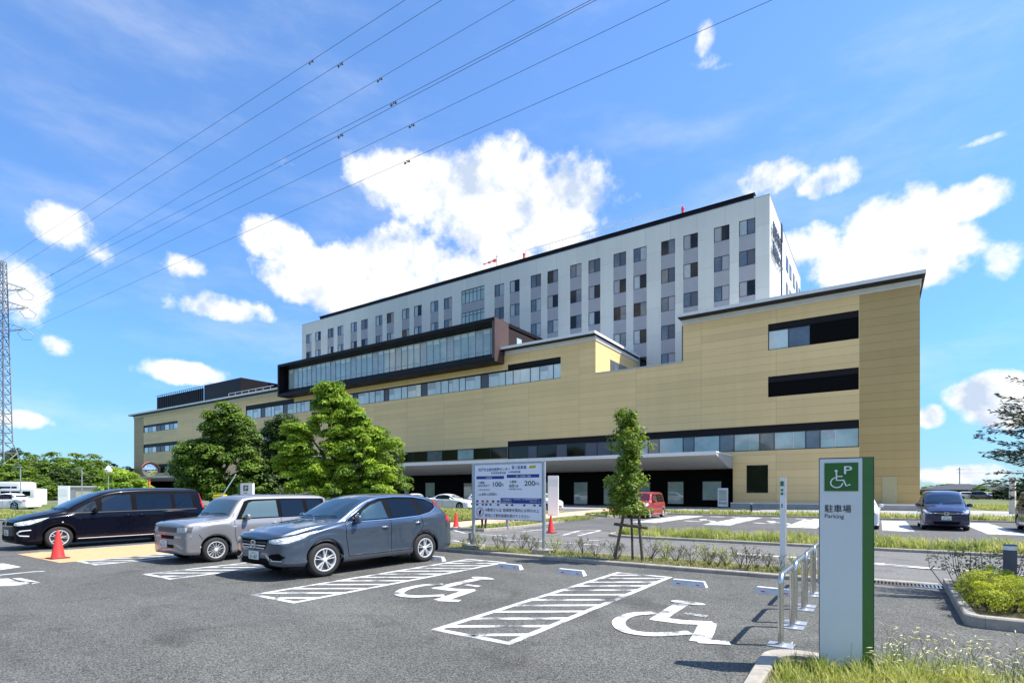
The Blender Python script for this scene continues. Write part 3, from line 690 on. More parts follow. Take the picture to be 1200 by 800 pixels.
W5D = dict(n=5, double=True, w=.13, taper=.28)
SUV = dict(cowl=1.32, wsd=2.3, L=4.53, W=1.82, r=.345, sf=.90, sr=3.52, clr=.25, paint='p_suv', nose=.19, tail=.16, bulge=.16, rbulge=.08, crease=.012,
    top=[(0, .84), (.18, .93), (.45, 1.01), (.9, 1.08), (1.22, 1.12), (1.6, 1.345), (2.0, 1.56), (2.3, 1.645), (2.75, 1.672), (3.4, 1.66), (3.9, 1.60), (4.15, 1.50), (4.33, 1.22), (4.45, 1.06), (4.53, 1.0)],
    belt=[(0, .72), (.3, .83), (.8, .97), (1.3, 1.05), (2.4, 1.08), (3.4, 1.14), (4.1, 1.18), (4.45, 1.0), (4.53, .9)],
    wt=[(0, .66), (.5, .72), (1.2, .76), (1.6, .73), (2.1, .66), (2.6, .64), (3.6, .63), (4.1, .60), (4.4, .68), (4.53, .68)],
    black=[[(1.42, 1.075), (1.75, 1.30), (2.05, 1.475), (2.35, 1.565), (2.8, 1.595), (3.35, 1.585), (3.75, 1.53), (4.02, 1.42), (3.96, 1.31), (3.7, 1.20), (3.35, 1.135), (2.5, 1.09)]],
    win=[[(1.66, 1.115), (1.86, 1.30), (2.10, 1.435), (2.36, 1.51), (2.43, 1.515), (2.46, 1.125)],
         [(2.58, 1.13), (2.56, 1.53), (2.9, 1.55), (3.28, 1.54), (3.36, 1.17)],
         [(3.50, 1.195), (3.42, 1.53), (3.66, 1.50), (3.92, 1.40), (3.86, 1.33), (3.66, 1.235)]],
    ws=[(.70, 1.15), (.655, 1.28), (.60, 1.42), (.545, 1.545), (0, 1.60)][::-1],
    rw=[(0, 1.2), (.55, 1.2), (.5, 1.5), (0, 1.52)],
    lamps=[('headlight', (-.55, 1, -.0), [(.86, .78, .955), (.82, .50, .90), (.70, .26, .83), (.50, .10, .80), (.44, .08, .79), (.46, .08, .735), (.62, .12, .715), (.78, .26, .735), (.85, .48, .81)], 'lens'),
           ('headlight_housing', (-.55, 1, -.0), [(.885, .86, .985), (.82, .52, .93), (.44, .08, .805), (.44, .08, .795), (.82, .52, .915), (.87, .84, .965)], 'plastic_black'),
           ('fog_lamp', 'front', [(.62 + .05 * math.cos(a), .455 + .045 * math.sin(a)) for a in np.linspace(0, 6.28, 13)[:-1]], 'lens'),
           ('tail_light', 'side', [(4.13, 1.50), (4.25, 1.36), (4.36, 1.16), (4.42, .97), (4.30, .965), (4.20, 1.0), (4.22, 1.16), (4.17, 1.32), (4.05, 1.50)], 'red_lens'),
           ],
    trim=[('grille', 'front', [(.0, .785), (.44, .80), (.40, .66), (.33, .60), (0, .59)], 'plastic_black'),
          ('grille_bar', 'front_bar', [(.0, .745), (.43, .755), (.425, .725), (0, .715)], 'plastic_grey'),
          ('grille_bar', 'front_bar', [(.0, .685), (.40, .69), (.39, .665), (0, .66)], 'alloy'),
          ('grille_bar', 'front_bar', [(.0, .635), (.36, .635), (.35, .612), (0, .612)], 'alloy'),
          ('lower_grille', 'front', [(.0, .43), (.40, .43), (.48, .36), (.45, .30), (0, .30)], 'plastic_black'),
          ('fog_lamp_recess', 'frontm', [(.46, .48), (.55, .52), (.72, .54), (.80, .47), (.74, .40), (.52, .40)], 'plastic_black'),
          ('bumper_trim', 'frontm', [(.38, .50), (.42, .50), (.58, .405), (.76, .40), (.76, .385), (.55, .385), (.47, .42)], 'alloy'),
          ('window_trim', 'sideline', [(1.40, 1.075), (2.5, 1.092), (3.35, 1.138), (3.70, 1.205), (3.96, 1.315), (4.03, 1.42), (3.95, 1.475)], 'chrome'),
          ('roof_trim', 'sideline', [(1.40, 1.10), (1.74, 1.325), (2.04, 1.50), (2.34, 1.585), (2.8, 1.612), (3.35, 1.602), (3.8, 1.54)], 'chrome'),
          ('sill_trim', 'side', [(1.28, .36), (3.14, .36), (3.14, .27), (1.28, .27)], 'plastic_grey')],
    gaps=[[(1.35, 1.05), (1.36, .80), (1.42, .37)], [(2.50, 1.09), (2.50, .37)], [(3.38, 1.13), (3.44, .90), (3.30, .72), (3.12, .55), (3.08, .37)], [(1.42, .365), (3.08, .365)], [(4.22, 1.0), (4.26, .62)]],
    handles=[(2.33, .935), (3.28, .985)], hmat='chrome', mirror=(1.62, 1.09, 1.35), mmat='p_suv', lip=.034, lipmat='plastic_grey',
    wheel=dict(n=5, double=True, w=.17, taper=.34, ph=.3), plate=(.475, '松戸 300', '31-87', -.0), badge=(.69, 1.25, 'H'))
BOXY = dict(cowl=1.08, wsd=1.9, L=3.94, W=1.69, r=.30, sf=.69, sr=3.19, clr=.19, paint='p_silver', nose=.085, tail=.06, bulge=.07, rbulge=.05,
    top=[(0, .93), (.12, .985), (.35, 1.02), (.8, 1.06), (.98, 1.08), (1.10, 1.24), (1.28, 1.48), (1.42, 1.585), (1.8, 1.63), (2.8, 1.64), (3.6, 1.625), (3.8, 1.56), (3.90, 1.1), (3.94, 1.0)],
    belt=[(0, .88), (.3, .94), (.9, .99), (2, 1.0), (3.9, 1.0)],
    wt=[(0, .74), (.4, .76), (1.0, .765), (1.3, .70), (1.6, .665), (3.6, .65), (3.94, .68)],
    black=[[(1.16, 1.02), (1.42, 1.475), (1.56, 1.525), (2.5, 1.54), (3.7, 1.53), (3.72, 1.04)]],
    win=[[(1.28, 1.05), (1.52, 1.44), (1.64, 1.485), (2.28, 1.50), (2.28, 1.05)], [(2.38, 1.05), (2.38, 1.50), (3.02, 1.505), (3.06, 1.05)], [(3.16, 1.06), (3.14, 1.505), (3.58, 1.495), (3.62, 1.08)]],
    ws=[(0, 1.535), (.60, 1.505), (.635, 1.38), (.675, 1.20), (.70, 1.115), (0, 1.125)], rw=[(0, 1.1), (.58, 1.1), (.56, 1.48), (0, 1.49)],
    wsmat='windshield',
    lamps=[('headlight', (-.35, 1, 0), [(.755, .12, .875), (.62, .04, .87), (.46, .02, .865), (.46, .02, .755), (.62, .04, .755), (.755, .12, .76)], 'lens'),
           ('headlight_surround', (-.35, 1, 0), [(.79, .18, .885), (.75, .11, .885), (.75, .11, .75), (.79, .18, .75)], 'plastic_grey'),
           ('indicator', 'front', [(.33, .665), (.62, .665), (.62, .62), (.33, .62)], 'lens'),
           ('side_marker', 'side', [(1.07, .865), (1.16, .865), (1.16, .84), (1.08, .84)], 'lens'),
           ('tail_light', 'side', [(3.78, 1.45), (3.87, 1.45), (3.89, .95), (3.82, .95)], 'red_lens')],
    trim=[('grille', 'front', [(0, .865), (.425, .865), (.425, .75), (0, .75)], 'plastic_grey'),
          ('lower_grille', 'front', [(0, .67), (.30, .67), (.30, .585), (0, .585)], 'plastic_black'),
          ('lower_grille', 'front', [(0, .45), (.30, .45), (.28, .37), (0, .37)], 'plastic_black'),
          ('bumper_corner', 'frontm', [(.60, .66), (.80, .68), (.80, .60), (.62, .60)], 'p_silver')],
    gaps=[[(1.12, 1.0), (1.12, .60), (1.22, .30)], [(2.33, 1.02), (2.33, .28)], [(3.1, 1.03), (3.1, .80), (2.85, .6), (2.78, .28)], [(1.22, .28), (2.78, .28)], [(.30, .70), (.38, .58)]],
    handles=[(2.15, .90), (2.92, .90)], mirror=(1.42, 1.03, 1.1), lip=.012,
    wheel=dict(n=14, w=.10, taper=.14, twist=.35), plate=(.46, '習志野 500', '82-15', -.18))
VAN = dict(cowl=1.2, wsd=2.5, nclear=2, L=5.0, W=1.70, r=.325, sf=.93, sr=3.95, clr=.17, paint='p_black', nose=.20, tail=.08, bulge=.16, rbulge=.07, crease=.006,
    top=[(0, .80), (.12, .87), (.35, .96), (.75, 1.055), (1.02, 1.12), (1.4, 1.34), (1.8, 1.545), (2.15, 1.68), (2.6, 1.755), (3.4, 1.79), (4.4, 1.785), (4.75, 1.74), (4.9, 1.3), (5.0, 1.0)],
    belt=[(0, .72), (.4, .86), (1.1, 1.0), (2.2, 1.05), (4.9, 1.08)],
    wt=[(0, .62), (.5, .70), (1.0, .73), (1.5, .70), (2.2, .655), (3, .645), (4.6, .64), (5.0, .68)],
    black=[[(1.05, 1.04), (1.5, 1.32), (2.0, 1.55), (2.35, 1.625), (3.4, 1.655), (4.6, 1.64), (4.62, 1.09), (2.3, 1.06)]],
    win=[[(1.22, 1.075), (1.52, 1.26), (1.80, 1.41), (1.84, 1.075)], [(1.95, 1.075), (1.97, 1.47), (2.2, 1.56), (2.72, 1.585), (2.72, 1.085)], [(2.86, 1.085), (2.86, 1.59), (3.86, 1.60), (3.86, 1.10)], [(3.98, 1.10), (3.98, 1.60), (4.5, 1.585), (4.52, 1.11)]],
    ws=[(0, 1.655), (.54, 1.60), (.60, 1.42), (.66, 1.22), (.69, 1.14), (0, 1.165)], rw=[(0, 1.15), (.56, 1.15), (.54, 1.6), (0, 1.62)],
    lamps=[('headlight', (-.6, 1, 0), [(.82, .72, .93), (.78, .42, .885), (.66, .18, .83), (.52, .06, .79), (.52, .06, .72), (.66, .14, .71), (.78, .30, .735), (.82, .52, .83)], 'lens'),
           ('side_marker', 'side', [(.98, .80), (1.02, .80), (1.02, .77), (.98, .77)], 'lens'),
           ('daytime_lamp', (-.5, 1, 0), [(.80, .30, .60), (.70, .14, .58), (.62, .09, .50), (.70, .14, .42), (.80, .26, .40), (.80, .26, .43), (.71, .14, .45), (.66, .11, .50), (.73, .16, .555), (.81, .3, .575)], 'p_white'),
           ('tail_light', 'side', [(4.76, 1.62), (4.83, 1.60), (4.90, 1.35), (4.92, 1.12), (4.84, 1.10), (4.80, 1.35)], 'red_lens')],
    trim=[('grille', 'front', [(0, .80), (.50, .80), (.50, .70), (0, .68)], 'plastic_black'), ('grille_bar', 'front_bar', [(0, .70), (.52, .715), (.5, .69), (0, .67)], 'chrome'),
          ('lower_grille', 'front', [(0, .42), (.56, .42), (.56, .28), (0, .28)], 'plastic_black'),
          ('window_trim', 'sideline', [(1.05, 1.04), (2.3, 1.055), (4.62, 1.085)], 'plastic_grey'),
          ('sill_trim', 'sideline', [(1.35, .28), (3.5, .28)], 'alloy')],
    gaps=[[(1.45, 1.02), (1.5, .28)], [(2.78, 1.06), (2.80, .28)], [(3.92, 1.07), (3.90, .95)], [(2.8, .86), (4.6, .93)], [(4.68, 1.1), (4.74, .6)]],
    handles=[(2.60, .93), (2.98, .93)], mirror=(1.78, 1.06, 1.2), lip=.012, lipmat='p_black',
    wheel=dict(n=5, double=True, w=.17, taper=.36, ph=.1), plate=(.50, '習志野 301', '59-46'), badge=(.765, 1.0, 'H'))
MINI = dict(cowl=1.05, wsd=2.1, nclear=2, L=4.21, W=1.70, r=.31, sf=.80, sr=3.42, clr=.17, paint='p_blue', nose=.18, tail=.08, bulge=.12, rbulge=.06,
    top=[(0, .80), (.15, .89), (.45, 1.0), (.85, 1.10), (1.3, 1.36), (1.7, 1.57), (2.0, 1.66), (2.5, 1.70), (3.7, 1.70), (4.0, 1.62), (4.15, 1.15), (4.21, 1.0)],
    belt=[(0, .74), (.4, .86), (.95, .98), (2, 1.02), (4.1, 1.05)], wt=[(0, .62), (.5, .70), (.9, .73), (1.4, .70), (2.0, .65), (4.0, .64), (4.21, .68)],
    black=[[(.95, 1.02), (1.4, 1.30), (1.8, 1.50), (2.1, 1.56), (3.9, 1.56), (3.92, 1.06)]],
    win=[[(1.08, 1.05), (1.45, 1.27), (1.55, 1.05)], [(1.66, 1.05), (1.68, 1.40), (1.95, 1.51), (2.4, 1.52), (2.4, 1.06)], [(2.5, 1.06), (2.5, 1.52), (3.2, 1.525), (3.2, 1.07)], [(3.3, 1.08), (3.3, 1.52), (3.8, 1.5), (3.82, 1.09)]],
    ws=[(0, 1.575), (.55, 1.53), (.62, 1.35), (.68, 1.20), (.70, 1.14), (0, 1.16)],
    lamps=[('headlight', (-.3, 1, 0), [(.80, .42, .90), (.70, .20, .87), (.50, .08, .775), (.44, .06, .74), (.52, .06, .715), (.68, .12, .735), (.80, .28, .80)], 'lens'),
           ('fog_lamp', 'front', [(.50, .43), (.70, .44), (.74, .37), (.56, .345)], 'lens_dark')],
    trim=[('grille', 'front', [(0, .77), (.44, .79), (.42, .70), (0, .68)], 'plastic_black'), ('grille_bar', 'front_bar', [(0, .745), (.43, .765), (.42, .735), (0, .715)], 'chrome'),
          ('lower_grille', 'front', [(0, .40), (.46, .40), (.42, .28), (0, .28)], 'plastic_black')],
    gaps=[[(1.35, .98), (1.4, .28)], [(2.45, 1.0), (2.45, .28)]], handles=[(2.2, .92), (2.65, .92)], mirror=(1.45, 1.03, 1.1),
    wheel=W5D, plate=(.55, '松戸 501', '27-64'), badge=(.735, 1.1, 'H'))
KEI = dict(cowl=.8, wsd=1.35, see=True, L=3.39, W=1.47, r=.27, sf=.52, sr=2.98, clr=.17, paint='p_red', nose=.10, tail=.05, bulge=.06, rbulge=.04,
    top=[(0, .82), (.15, .93), (.45, 1.02), (.68, 1.08), (.9, 1.33), (1.12, 1.55), (1.4, 1.62), (2.2, 1.645), (3.0, 1.63), (3.2, 1.58), (3.33, 1.1), (3.39, 1.0)],
    belt=[(0, .76), (.4, .90), (.8, .97), (3.3, .98)], wt=[(0, .62), (.6, .64), (1.0, .60), (1.5, .575), (3.1, .57), (3.39, .6)],
    black=[[(.88, 1.0), (1.15, 1.42), (1.3, 1.49), (3.1, 1.49), (3.14, 1.0)]],
    win=[[(.98, 1.03), (1.2, 1.38), (1.34, 1.45), (1.84, 1.46), (1.84, 1.03)], [(1.94, 1.03), (1.94, 1.46), (2.52, 1.46), (2.54, 1.03)], [(2.62, 1.04), (2.62, 1.45), (3.0, 1.44), (3.04, 1.06)]],
    ws=[(0, 1.55), (.50, 1.52), (.54, 1.38), (.58, 1.18), (.60, 1.10), (0, 1.12)],
    lamps=[('headlight', (-.3, 1, 0), [(.70, .20, .95), (.62, .08, .95), (.46, .04, .88), (.44, .03, .76), (.66, .08, .77), (.71, .18, .82)], 'lens'),
           ('tail_light', 'side', [(3.22, 1.30), (3.32, 1.28), (3.35, .85), (3.26, .85)], 'red_lens')],
    trim=[('grille', 'front', [(0, .86), (.42, .86), (.42, .80), (0, .80)], 'chrome'), ('lower_grille', 'front', [(0, .42), (.5, .42), (.48, .3), (0, .3)], 'plastic_black')],
    gaps=[[(.85, .97), (.86, .28)], [(1.89, 1.0), (1.89, .28)], [(2.58, 1.0), (2.55, .6), (2.5, .28)]], handles=[(1.72, .86), (2.42, .86)], mirror=(1.12, 1.0, 1.0),
    wheel=W5D, plate=(.55, '習志野 580', '46-02'))
SEDAN = dict(L=4.8, W=1.82, r=.33, sf=.92, sr=3.72, clr=.17, paint='p_white', nose=.20, tail=.14, bulge=.14, rbulge=.10,
    top=[(0, .70), (.2, .78), (.6, .88), (1.2, .97), (1.45, 1.0), (1.85, 1.2), (2.3, 1.38), (2.8, 1.44), (3.3, 1.40), (3.75, 1.24), (4.1, 1.10), (4.6, 1.06), (4.8, .95)],
    belt=[(0, .62), (.5, .74), (1.4, .90), (2.5, .93), (3.8, .98), (4.6, .96), (4.8, .85)], wt=[(0, .60), (.6, .70), (1.4, .76), (1.9, .66), (2.5, .60), (3.2, .59), (3.9, .66), (4.8, .68)],
    black=[[(1.55, .94), (1.9, 1.14), (2.35, 1.32), (2.8, 1.355), (3.3, 1.32), (3.75, 1.14), (3.85, 1.0)]],
    win=[[(1.72, .96), (1.98, 1.13), (2.38, 1.28), (2.66, 1.31), (2.66, .96)], [(2.75, .96), (2.75, 1.32), (3.25, 1.28), (3.55, 1.15), (3.5, 1.0)]],
    ws=[(0, 1.335), (.5, 1.30), (.6, 1.16), (.68, 1.04), (0, 1.05)], rw=[(0, 1.14), (.55, 1.14), (.5, 1.32), (0, 1.33)],
    lamps=[('headlight', (-.5, 1, 0), [(.84, .5, .78), (.7, .2, .72), (.5, .06, .66), (.5, .06, .60), (.72, .16, .60), (.84, .42, .70)], 'lens'),
           ('tail_light', 'side', [(4.45, .92), (4.7, .90), (4.7, .78), (4.5, .78)], 'red_lens')],
    trim=[('grille', 'front', [(0, .66), (.4, .66), (.36, .45), (0, .45)], 'plastic_black')],
    gaps=[[(1.6, .92), (1.6, .28)], [(2.7, .94), (2.7, .28)], [(3.5, .96), (3.4, .7), (3.3, .28)]], handles=[(2.52, .82), (3.4, .84)], mirror=(1.85, .93, 1.0),
    wheel=W5D)
CAMRY = dict(SEDAN)
CAB = dict(SEDAN, top=[(0, .80), (.15, .86), (.6, .93), (1.15, .98), (1.3, 1.0), (1.7, 1.24), (2.0, 1.42), (2.6, 1.50), (3.2, 1.46), (3.5, 1.30), (3.75, 1.06), (4.4, 1.03), (4.8, .98)],
    black=[[(1.4, .94), (1.72, 1.18), (1.98, 1.36), (2.6, 1.42), (3.2, 1.38), (3.48, 1.2), (3.6, .97)]],
    win=[[(1.5, .97), (1.78, 1.17), (2.02, 1.33), (2.42, 1.37), (2.42, .97)], [(2.52, .97), (2.52, 1.375), (3.12, 1.34), (3.36, 1.18), (3.42, 1.0)]], wheel=dict(n=5, w=.3, taper=.6))
HATCH = dict(KEI, L=3.9, W=1.66, r=.29, sf=.75, sr=3.2, paint='p_white', top=[(0, .80), (.2, .92), (.6, 1.0), (.95, 1.06), (1.3, 1.32), (1.6, 1.48), (2.0, 1.54), (2.8, 1.54), (3.5, 1.46), (3.75, 1.2), (3.9, .98)],
    wt=[(0, .62), (.6, .70), (1.0, .72), (1.6, .62), (2.0, .60), (3.4, .59), (3.9, .66)], belt=[(0, .74), (.5, .86), (1.0, .95), (3.8, 1.0)],
    black=[[(1.15, .99), (1.45, 1.24), (1.75, 1.38), (2.4, 1.42), (3.3, 1.37), (3.5, 1.08)]],
    win=[[(1.3, 1.01), (1.52, 1.20), (1.8, 1.335), (2.2, 1.37), (2.2, 1.01)], [(2.3, 1.02), (2.3, 1.375), (2.9, 1.36), (3.15, 1.30), (3.2, 1.05)]],
    ws=[(0, 1.44), (.52, 1.41), (.60, 1.24), (.67, 1.09), (0, 1.11)], gaps=[[(1.2, .97), (1.25, .28)], [(2.25, 1.0), (2.25, .28)]], handles=[(2.05, .86), (2.9, .88)], mirror=(1.5, 1.0, 1.0),
    lamps=[('headlight', (-.4, 1, 0), [(.76, .4, .90), (.66, .16, .86), (.46, .05, .76), (.5, .05, .70), (.70, .12, .72), (.77, .3, .80)], 'lens'), ('tail_light', 'side', [(3.68, 1.1), (3.8, 1.08), (3.84, .85), (3.72, .85)], 'red_lens')])
HATCH.pop('plate', None)

tS, _ = make_car('suv', 'dark blue-grey SUV with chrome door handles parked between two hatched bays', 'suv', SUV, (-9.97, 6.93 - .90 + 4.53 / 2 + .05), R(-1.5))
tB, _ = make_car('compact_wagon', 'boxy silver-grey compact wagon parked between the black van and the blue-grey SUV', 'car', BOXY, (-13.93, 6.86 - .69 + 1.97))
tV, _ = make_car('minivan', 'long black minivan with tinted windows parked behind the near traffic cone', 'minivan', VAN, (-20.80, 5.73 - .93 + 2.5))
tS.scale = (1.03, 1.065, .975); tS.location.y -= .02; tB.scale = (1.02, 1.04, .975); tB.location.x -= .06; tV.scale = (1, 1.05, 1); tV.location.y += .12
make_car('minivan', 'midnight blue minivan facing the road in front of the ochre end wall', 'minivan', MINI, (2.38, 29.45 + 2.1), 0, None, True)
make_car('kei_car', 'small red boxy kei car parked behind the young staked tree', 'car', KEI, (-12.42, 32.05 + 1.7))
make_car('hatchback', 'white hatchback mostly hidden behind the large green and white parking sign', 'car', HATCH, (-.80, 28.3 + 1.95), 0, None, False)
BLK = dict(MINI, paint='p_black'); BLK.pop('plate'); BLK.pop('badge')
make_car('minivan', 'black minivan cut off by the right edge of the picture', 'minivan', BLK, (5.95, 29.3 + 2.1), 0, None, False)
make_car('sedan', 'white sedan on the drive before the dark entrance, left of the price board', 'car', SEDAN, (-32.6, 38.2), R(97), None, False)
SED2 = dict(SEDAN, paint='p_white'); 
make_car('sedan', 'white low car half hidden by the blue-grey SUV roof, left of the white sedan', 'car', SED2, (-39.5, 40.8), R(60), None, False)
make_car('sedan', 'white car showing its roof just behind the left post of the price board', 'car', HATCH, (-31.5, 42.4), R(95), None, False)
make_car('hatchback', 'white car nose seen between the price board and the white pylon sign', 'car', HATCH, (-24.8, 41.3), R(80), None, False)
c_, _ = make_car('hatchback', 'white car showing between the black minivan and the boxy silver wagon', 'car', dict(HATCH, L=3.9), (-24.2, 13.6), 0, None, False)
cab, sk_ = make_car('taxi', 'white taxi with a blue swirl on its rear door before the bus', 'taxi', CAB, G(10, 597), R(34 + 90 + 180), None, False)
# blue swirl on the taxi flank
for sx in (1, -1):
    b = MB(); h = sk_.at_side(3.95, .72); n = 18
    pts = [(h.x + .012, h.y + .26 * math.cos(a), .72 + .17 * math.sin(a)) for a in np.linspace(.6, 5.2, n)]
    b.tube(pts, [.012 + .03 * math.sin(math.pi * i / (n - 1)) for i in range(n)], 6); b.tube([(h.x + .012, h.y + .15, .74), (h.x + .0, h.y + .55, .78)], [.04, .015], 6)
    b.v = [(sx * p[0], p[1], p[2]) for p in b.v]; kid(cab, b.build('swirl_decal', 'blue_deco', None))
# ------------------------------------------------------------ ground, roads, markings
def sheet(name, pts, z, m, mats=None):
    b = MB(); b.poly(pts, z); o = b.build(name, m, None, fixn=False)
    if o.data.polygons[0].normal.z < 0: o.data.flip_normals()
    return tag(o, kind='structure')
sheet('ground', [(-900, -400), (900, -400), (900, 900), (-900, 900)], -.012, 'ground')
sheet('parking_lot', [(-60, -40), (60, -40), (60, 11.62), (-.9, 11.62), (-60, 11.62)], 0, 'lot')
sheet('road', [(-120, 11.62), (60, 11.62), (60, 27), (60, 56), (-120, 56)], -.004, 'road')
sheet('parking_lot', [(-14.2, 21.0), (60, 21.0), (60, 39.2), (-14.2, 39.2)], .003, 'farlot')
sheet('pavement', [(-75, 46.5), (60, 46.5), (60, 59), (-75, 59)], .010, 'paving')
sheet('pavement', [(-150, 50), (-75, 50), (-75, 59), (-150, 59)], .010, 'paving')

def kerb(pts, w=.15, h=.12, closed=False, name='kerb', z=0):
    b = MB(); n = len(pts); P = [Vector(p) for p in pts]
    def nrm(i):
        if closed: a, c = P[(i - 1) % n], P[(i + 1) % n]
        else: a, c = P[max(0, i - 1)], P[min(n - 1, i + 1)]
        d = (c - a).normalized(); return Vector((-d.y, d.x))
    L = [P[i] + nrm(i) * w / 2 for i in range(n)]; Q = [P[i] - nrm(i) * w / 2 for i in range(n)]
    for i in range(n if closed else n - 1):
        j = (i + 1) % n; seg = (P[j] - P[i]).length; k = max(1, round(seg / .6))
        for t in range(k):
            g = .006 / max(seg, .01)
            t0, t1 = t / k + g / 2, (t + 1) / k - g / 2
            if seg < .4: t0, t1 = t / k, (t + 1) / k
            a, a2, c, c2 = L[i].lerp(L[j], t0), L[i].lerp(L[j], t1), Q[i].lerp(Q[j], t0), Q[i].lerp(Q[j], t1)
            e = .018; ai, ci = a.lerp(c, e / w), c.lerp(a, e / w); a2i, c2i = a2.lerp(c2, e / w), c2.lerp(a2, e / w)
            vs = [(*a, z - .02), (*a, z + h - e), (*ai, z + h), (*ci, z + h), (*c, z + h - e), (*c, z - .02)]
            vs2 = [(*a2, z - .02), (*a2, z + h - e), (*a2i, z + h), (*c2i, z + h), (*c2, z + h - e), (*c2, z - .02)]
            b.add(vs + vs2, [(q, q + 1, q + 7, q + 6) for q in range(5)] + [(0, 1, 2, 3, 4, 5), (11, 10, 9, 8, 7, 6)])
    return tag(b.build(name, 'kerb', None), kind='structure')
def arc(cx, cy, r, a0, a1, n=7): return [(cx + r * math.cos(R(a0 + (a1 - a0) * i / n)), cy + r * math.sin(R(a0 + (a1 - a0) * i / n))) for i in range(n + 1)]
# planted strip behind the bays
kerb([(-34, 11.66), (-.95, 11.66)], h=.085); kerb([(-34, 13.08), (-.95, 13.08)], w=.12, h=.07); kerb([(-.95, 11.75), (-.95, 13.0)], w=.12, h=.09)
sheet('planting_bed', [(-34, 11.70), (-.98, 11.70), (-.98, 13.05), (-34, 13.05)], .06, 'soil')
# median
kerb([(60, 18.75), (-7.6, 18.75)] + arc(-7.6, 19.75, 1.0, 270, 90)[1:] + [(-7.6, 20.75), (60, 20.75)], h=.085)
sheet('median_bed', [(60, 18.8), (-7.6, 18.8)] + arc(-7.6, 19.75, .95, 270, 90)[1:-1] + [(-7.6, 20.7), (60, 20.7)], .07, 'grassbase')
# strip before the building
kerb([(60, 39.3), (-12.6, 39.3)] + arc(-12.6, 40.3, 1, 270, 90)[1:] + [(-12.6, 41.3), (60, 41.3)], h=.09)
sheet('planting_bed', [(60, 39.35), (-12.6, 39.35)] + arc(-12.6, 40.3, .95, 270, 90)[1:-1] + [(-12.6, 41.25), (60, 41.25)], .07, 'grassbase')
# footpath, verge and green on the left
pathL = [(-18.6, 17.2), (-19.2, 24), (-20.2, 33), (-21.2, 46.4)]
pathR = [(-15.5, 17.8), (-15.9, 24), (-17.0, 33), (-18.6, 46.4)]
sheet('footpath', pathL + pathR[::-1], .012, 'path')
isl = [(-13.75, 18.2), (-13.6, 20.8), (-14.2, 26), (-15.4, 30.6), (-16.6, 32), (-15.75, 24), (-15.35, 18.0)]
kerb(isl, w=.14, closed=True); sheet('verge', isl, .07, 'grassbase')
isl2 = [(-12.9, 39.2), (-14.6, 32.5), (-16.2, 33.4), (-18.0, 45.0), (-15.8, 44.8)]
kerb(isl2, w=.14, closed=True); sheet('verge', isl2, .065, 'grassbase')
lawn = [(-19.0, 17.6), (-19.5, 24), (-20.5, 33), (-21.2, 36.2), (-58, 36.2), (-75, 30), (-75, 14.6), (-22, 14.6)]
kerb([(-19.0, 17.4), (-22, 14.5), (-75, 14.5)]); sheet('lawn', lawn, .05, 'grassbase')
kerb([(-70, 9.5), (-30, 9.5)], w=.12, h=.08); sheet('lawn', [(-90, 9.6), (-30, 9.6), (-30, 13.6), (-90, 13.6)], .05, 'grassbase')
lawn2 = [(-140, 30), (-75.2, 30), (-60, 36.4), (-60, 47), (-140, 48)]
sheet('lawn', [(-170, 14), (-76, 14), (-76, 28), (-170, 28)], .05, 'grassbase')
# planter on the right with rounded corner
pl = [(.97, 12.25)] + arc(1.09, 9.02, .12, 180, 270, 4) + [(9, 8.9), (9, 12.25)]
kerb(pl, w=.14, h=.145, closed=True); sheet('planting_bed', pl, .11, 'soil')
# island holding the sign
isl3 = arc(-.62, 5.9, .28, 180, 90)[::1] + [(8, 6.18), (8, 3.2), (-.9, 3.2)]
kerb(isl3, w=.17, h=.075, closed=True); sheet('planting_bed', isl3, .02, 'soil')
# lawn, drive and kerb on the far right
sheet('lawn', [(8, 62), (200, 62), (200, 100), (8, 100)], .02, 'grassbase')
sheet('pavement', [(4, 41.6), (120, 41.6), (120, 61), (4, 61)], .006, 'paving')

MK = {}
def marking(name, fn, m='white_line'):
    b = MB(); fn(b); return tag(b.build(name, m, None, fixn=False), kind='structure')
def hatch(b, x0, x1, y0, y1, z=.004, w=.10, step=.50, ang=35):
    stroke(b, [(x0, y0), (x0, y1)], w, z); stroke(b, [(x1, y0), (x1, y1)], w, z)
    stroke(b, [(x0 + w / 2, y0 + w / 2), (x1 - w / 2, y0 + w / 2)], w, z); stroke(b, [(x0 + w / 2, y1 - w / 2), (x1 - w / 2, y1 - w / 2)], w, z)
    a, c = x0 + w / 2, x1 - w / 2; dy = (c - a) * math.tan(R(ang)); y = y0 - dy + step * .9
    while y < y1:
        p0, p1 = [a, y], [c, y + dy]; lo, hi = y0 + w, y1 - w
        if p0[1] < lo: p0 = [a + (lo - y) / dy * (c - a), lo]
        if p1[1] > hi: p1 = [a + (hi - y) / dy * (c - a), hi]
        if p1[0] - p0[0] > .1: 
            t = w * .55 / math.cos(R(ang))
            b.add([(p0[0], p0[1] - t, z), (p1[0], p1[1] - t, z), (p1[0], p1[1] + t, z), (p0[0], p0[1] + t, z)], [(0, 1, 2, 3)])
        y += step
for x0, x1 in ((-4.50, -3.42), (-8.48, -7.38), (-12.42, -11.33), (-15.98, -14.92)):
    marking('bay_marking', lambda b: hatch(b, x0, x1, 4.95, 10.65))
b = MB(); b.poly([(-19.25, 4.65), (-16.05, 4.65), (-16.05, 10.6), (-19.25, 10.6)], .004); tag(b.build('bay_surface', 'orange', None, fixn=False), kind='structure')
marking('bay_marking', lambda b: (stroke(b, [(-19.3, 10.6), (-19.3, 4.65)], .10, .008), stroke(b, [(-16.05, 7.3), (-17.6, 7.4)], .1, .008)))
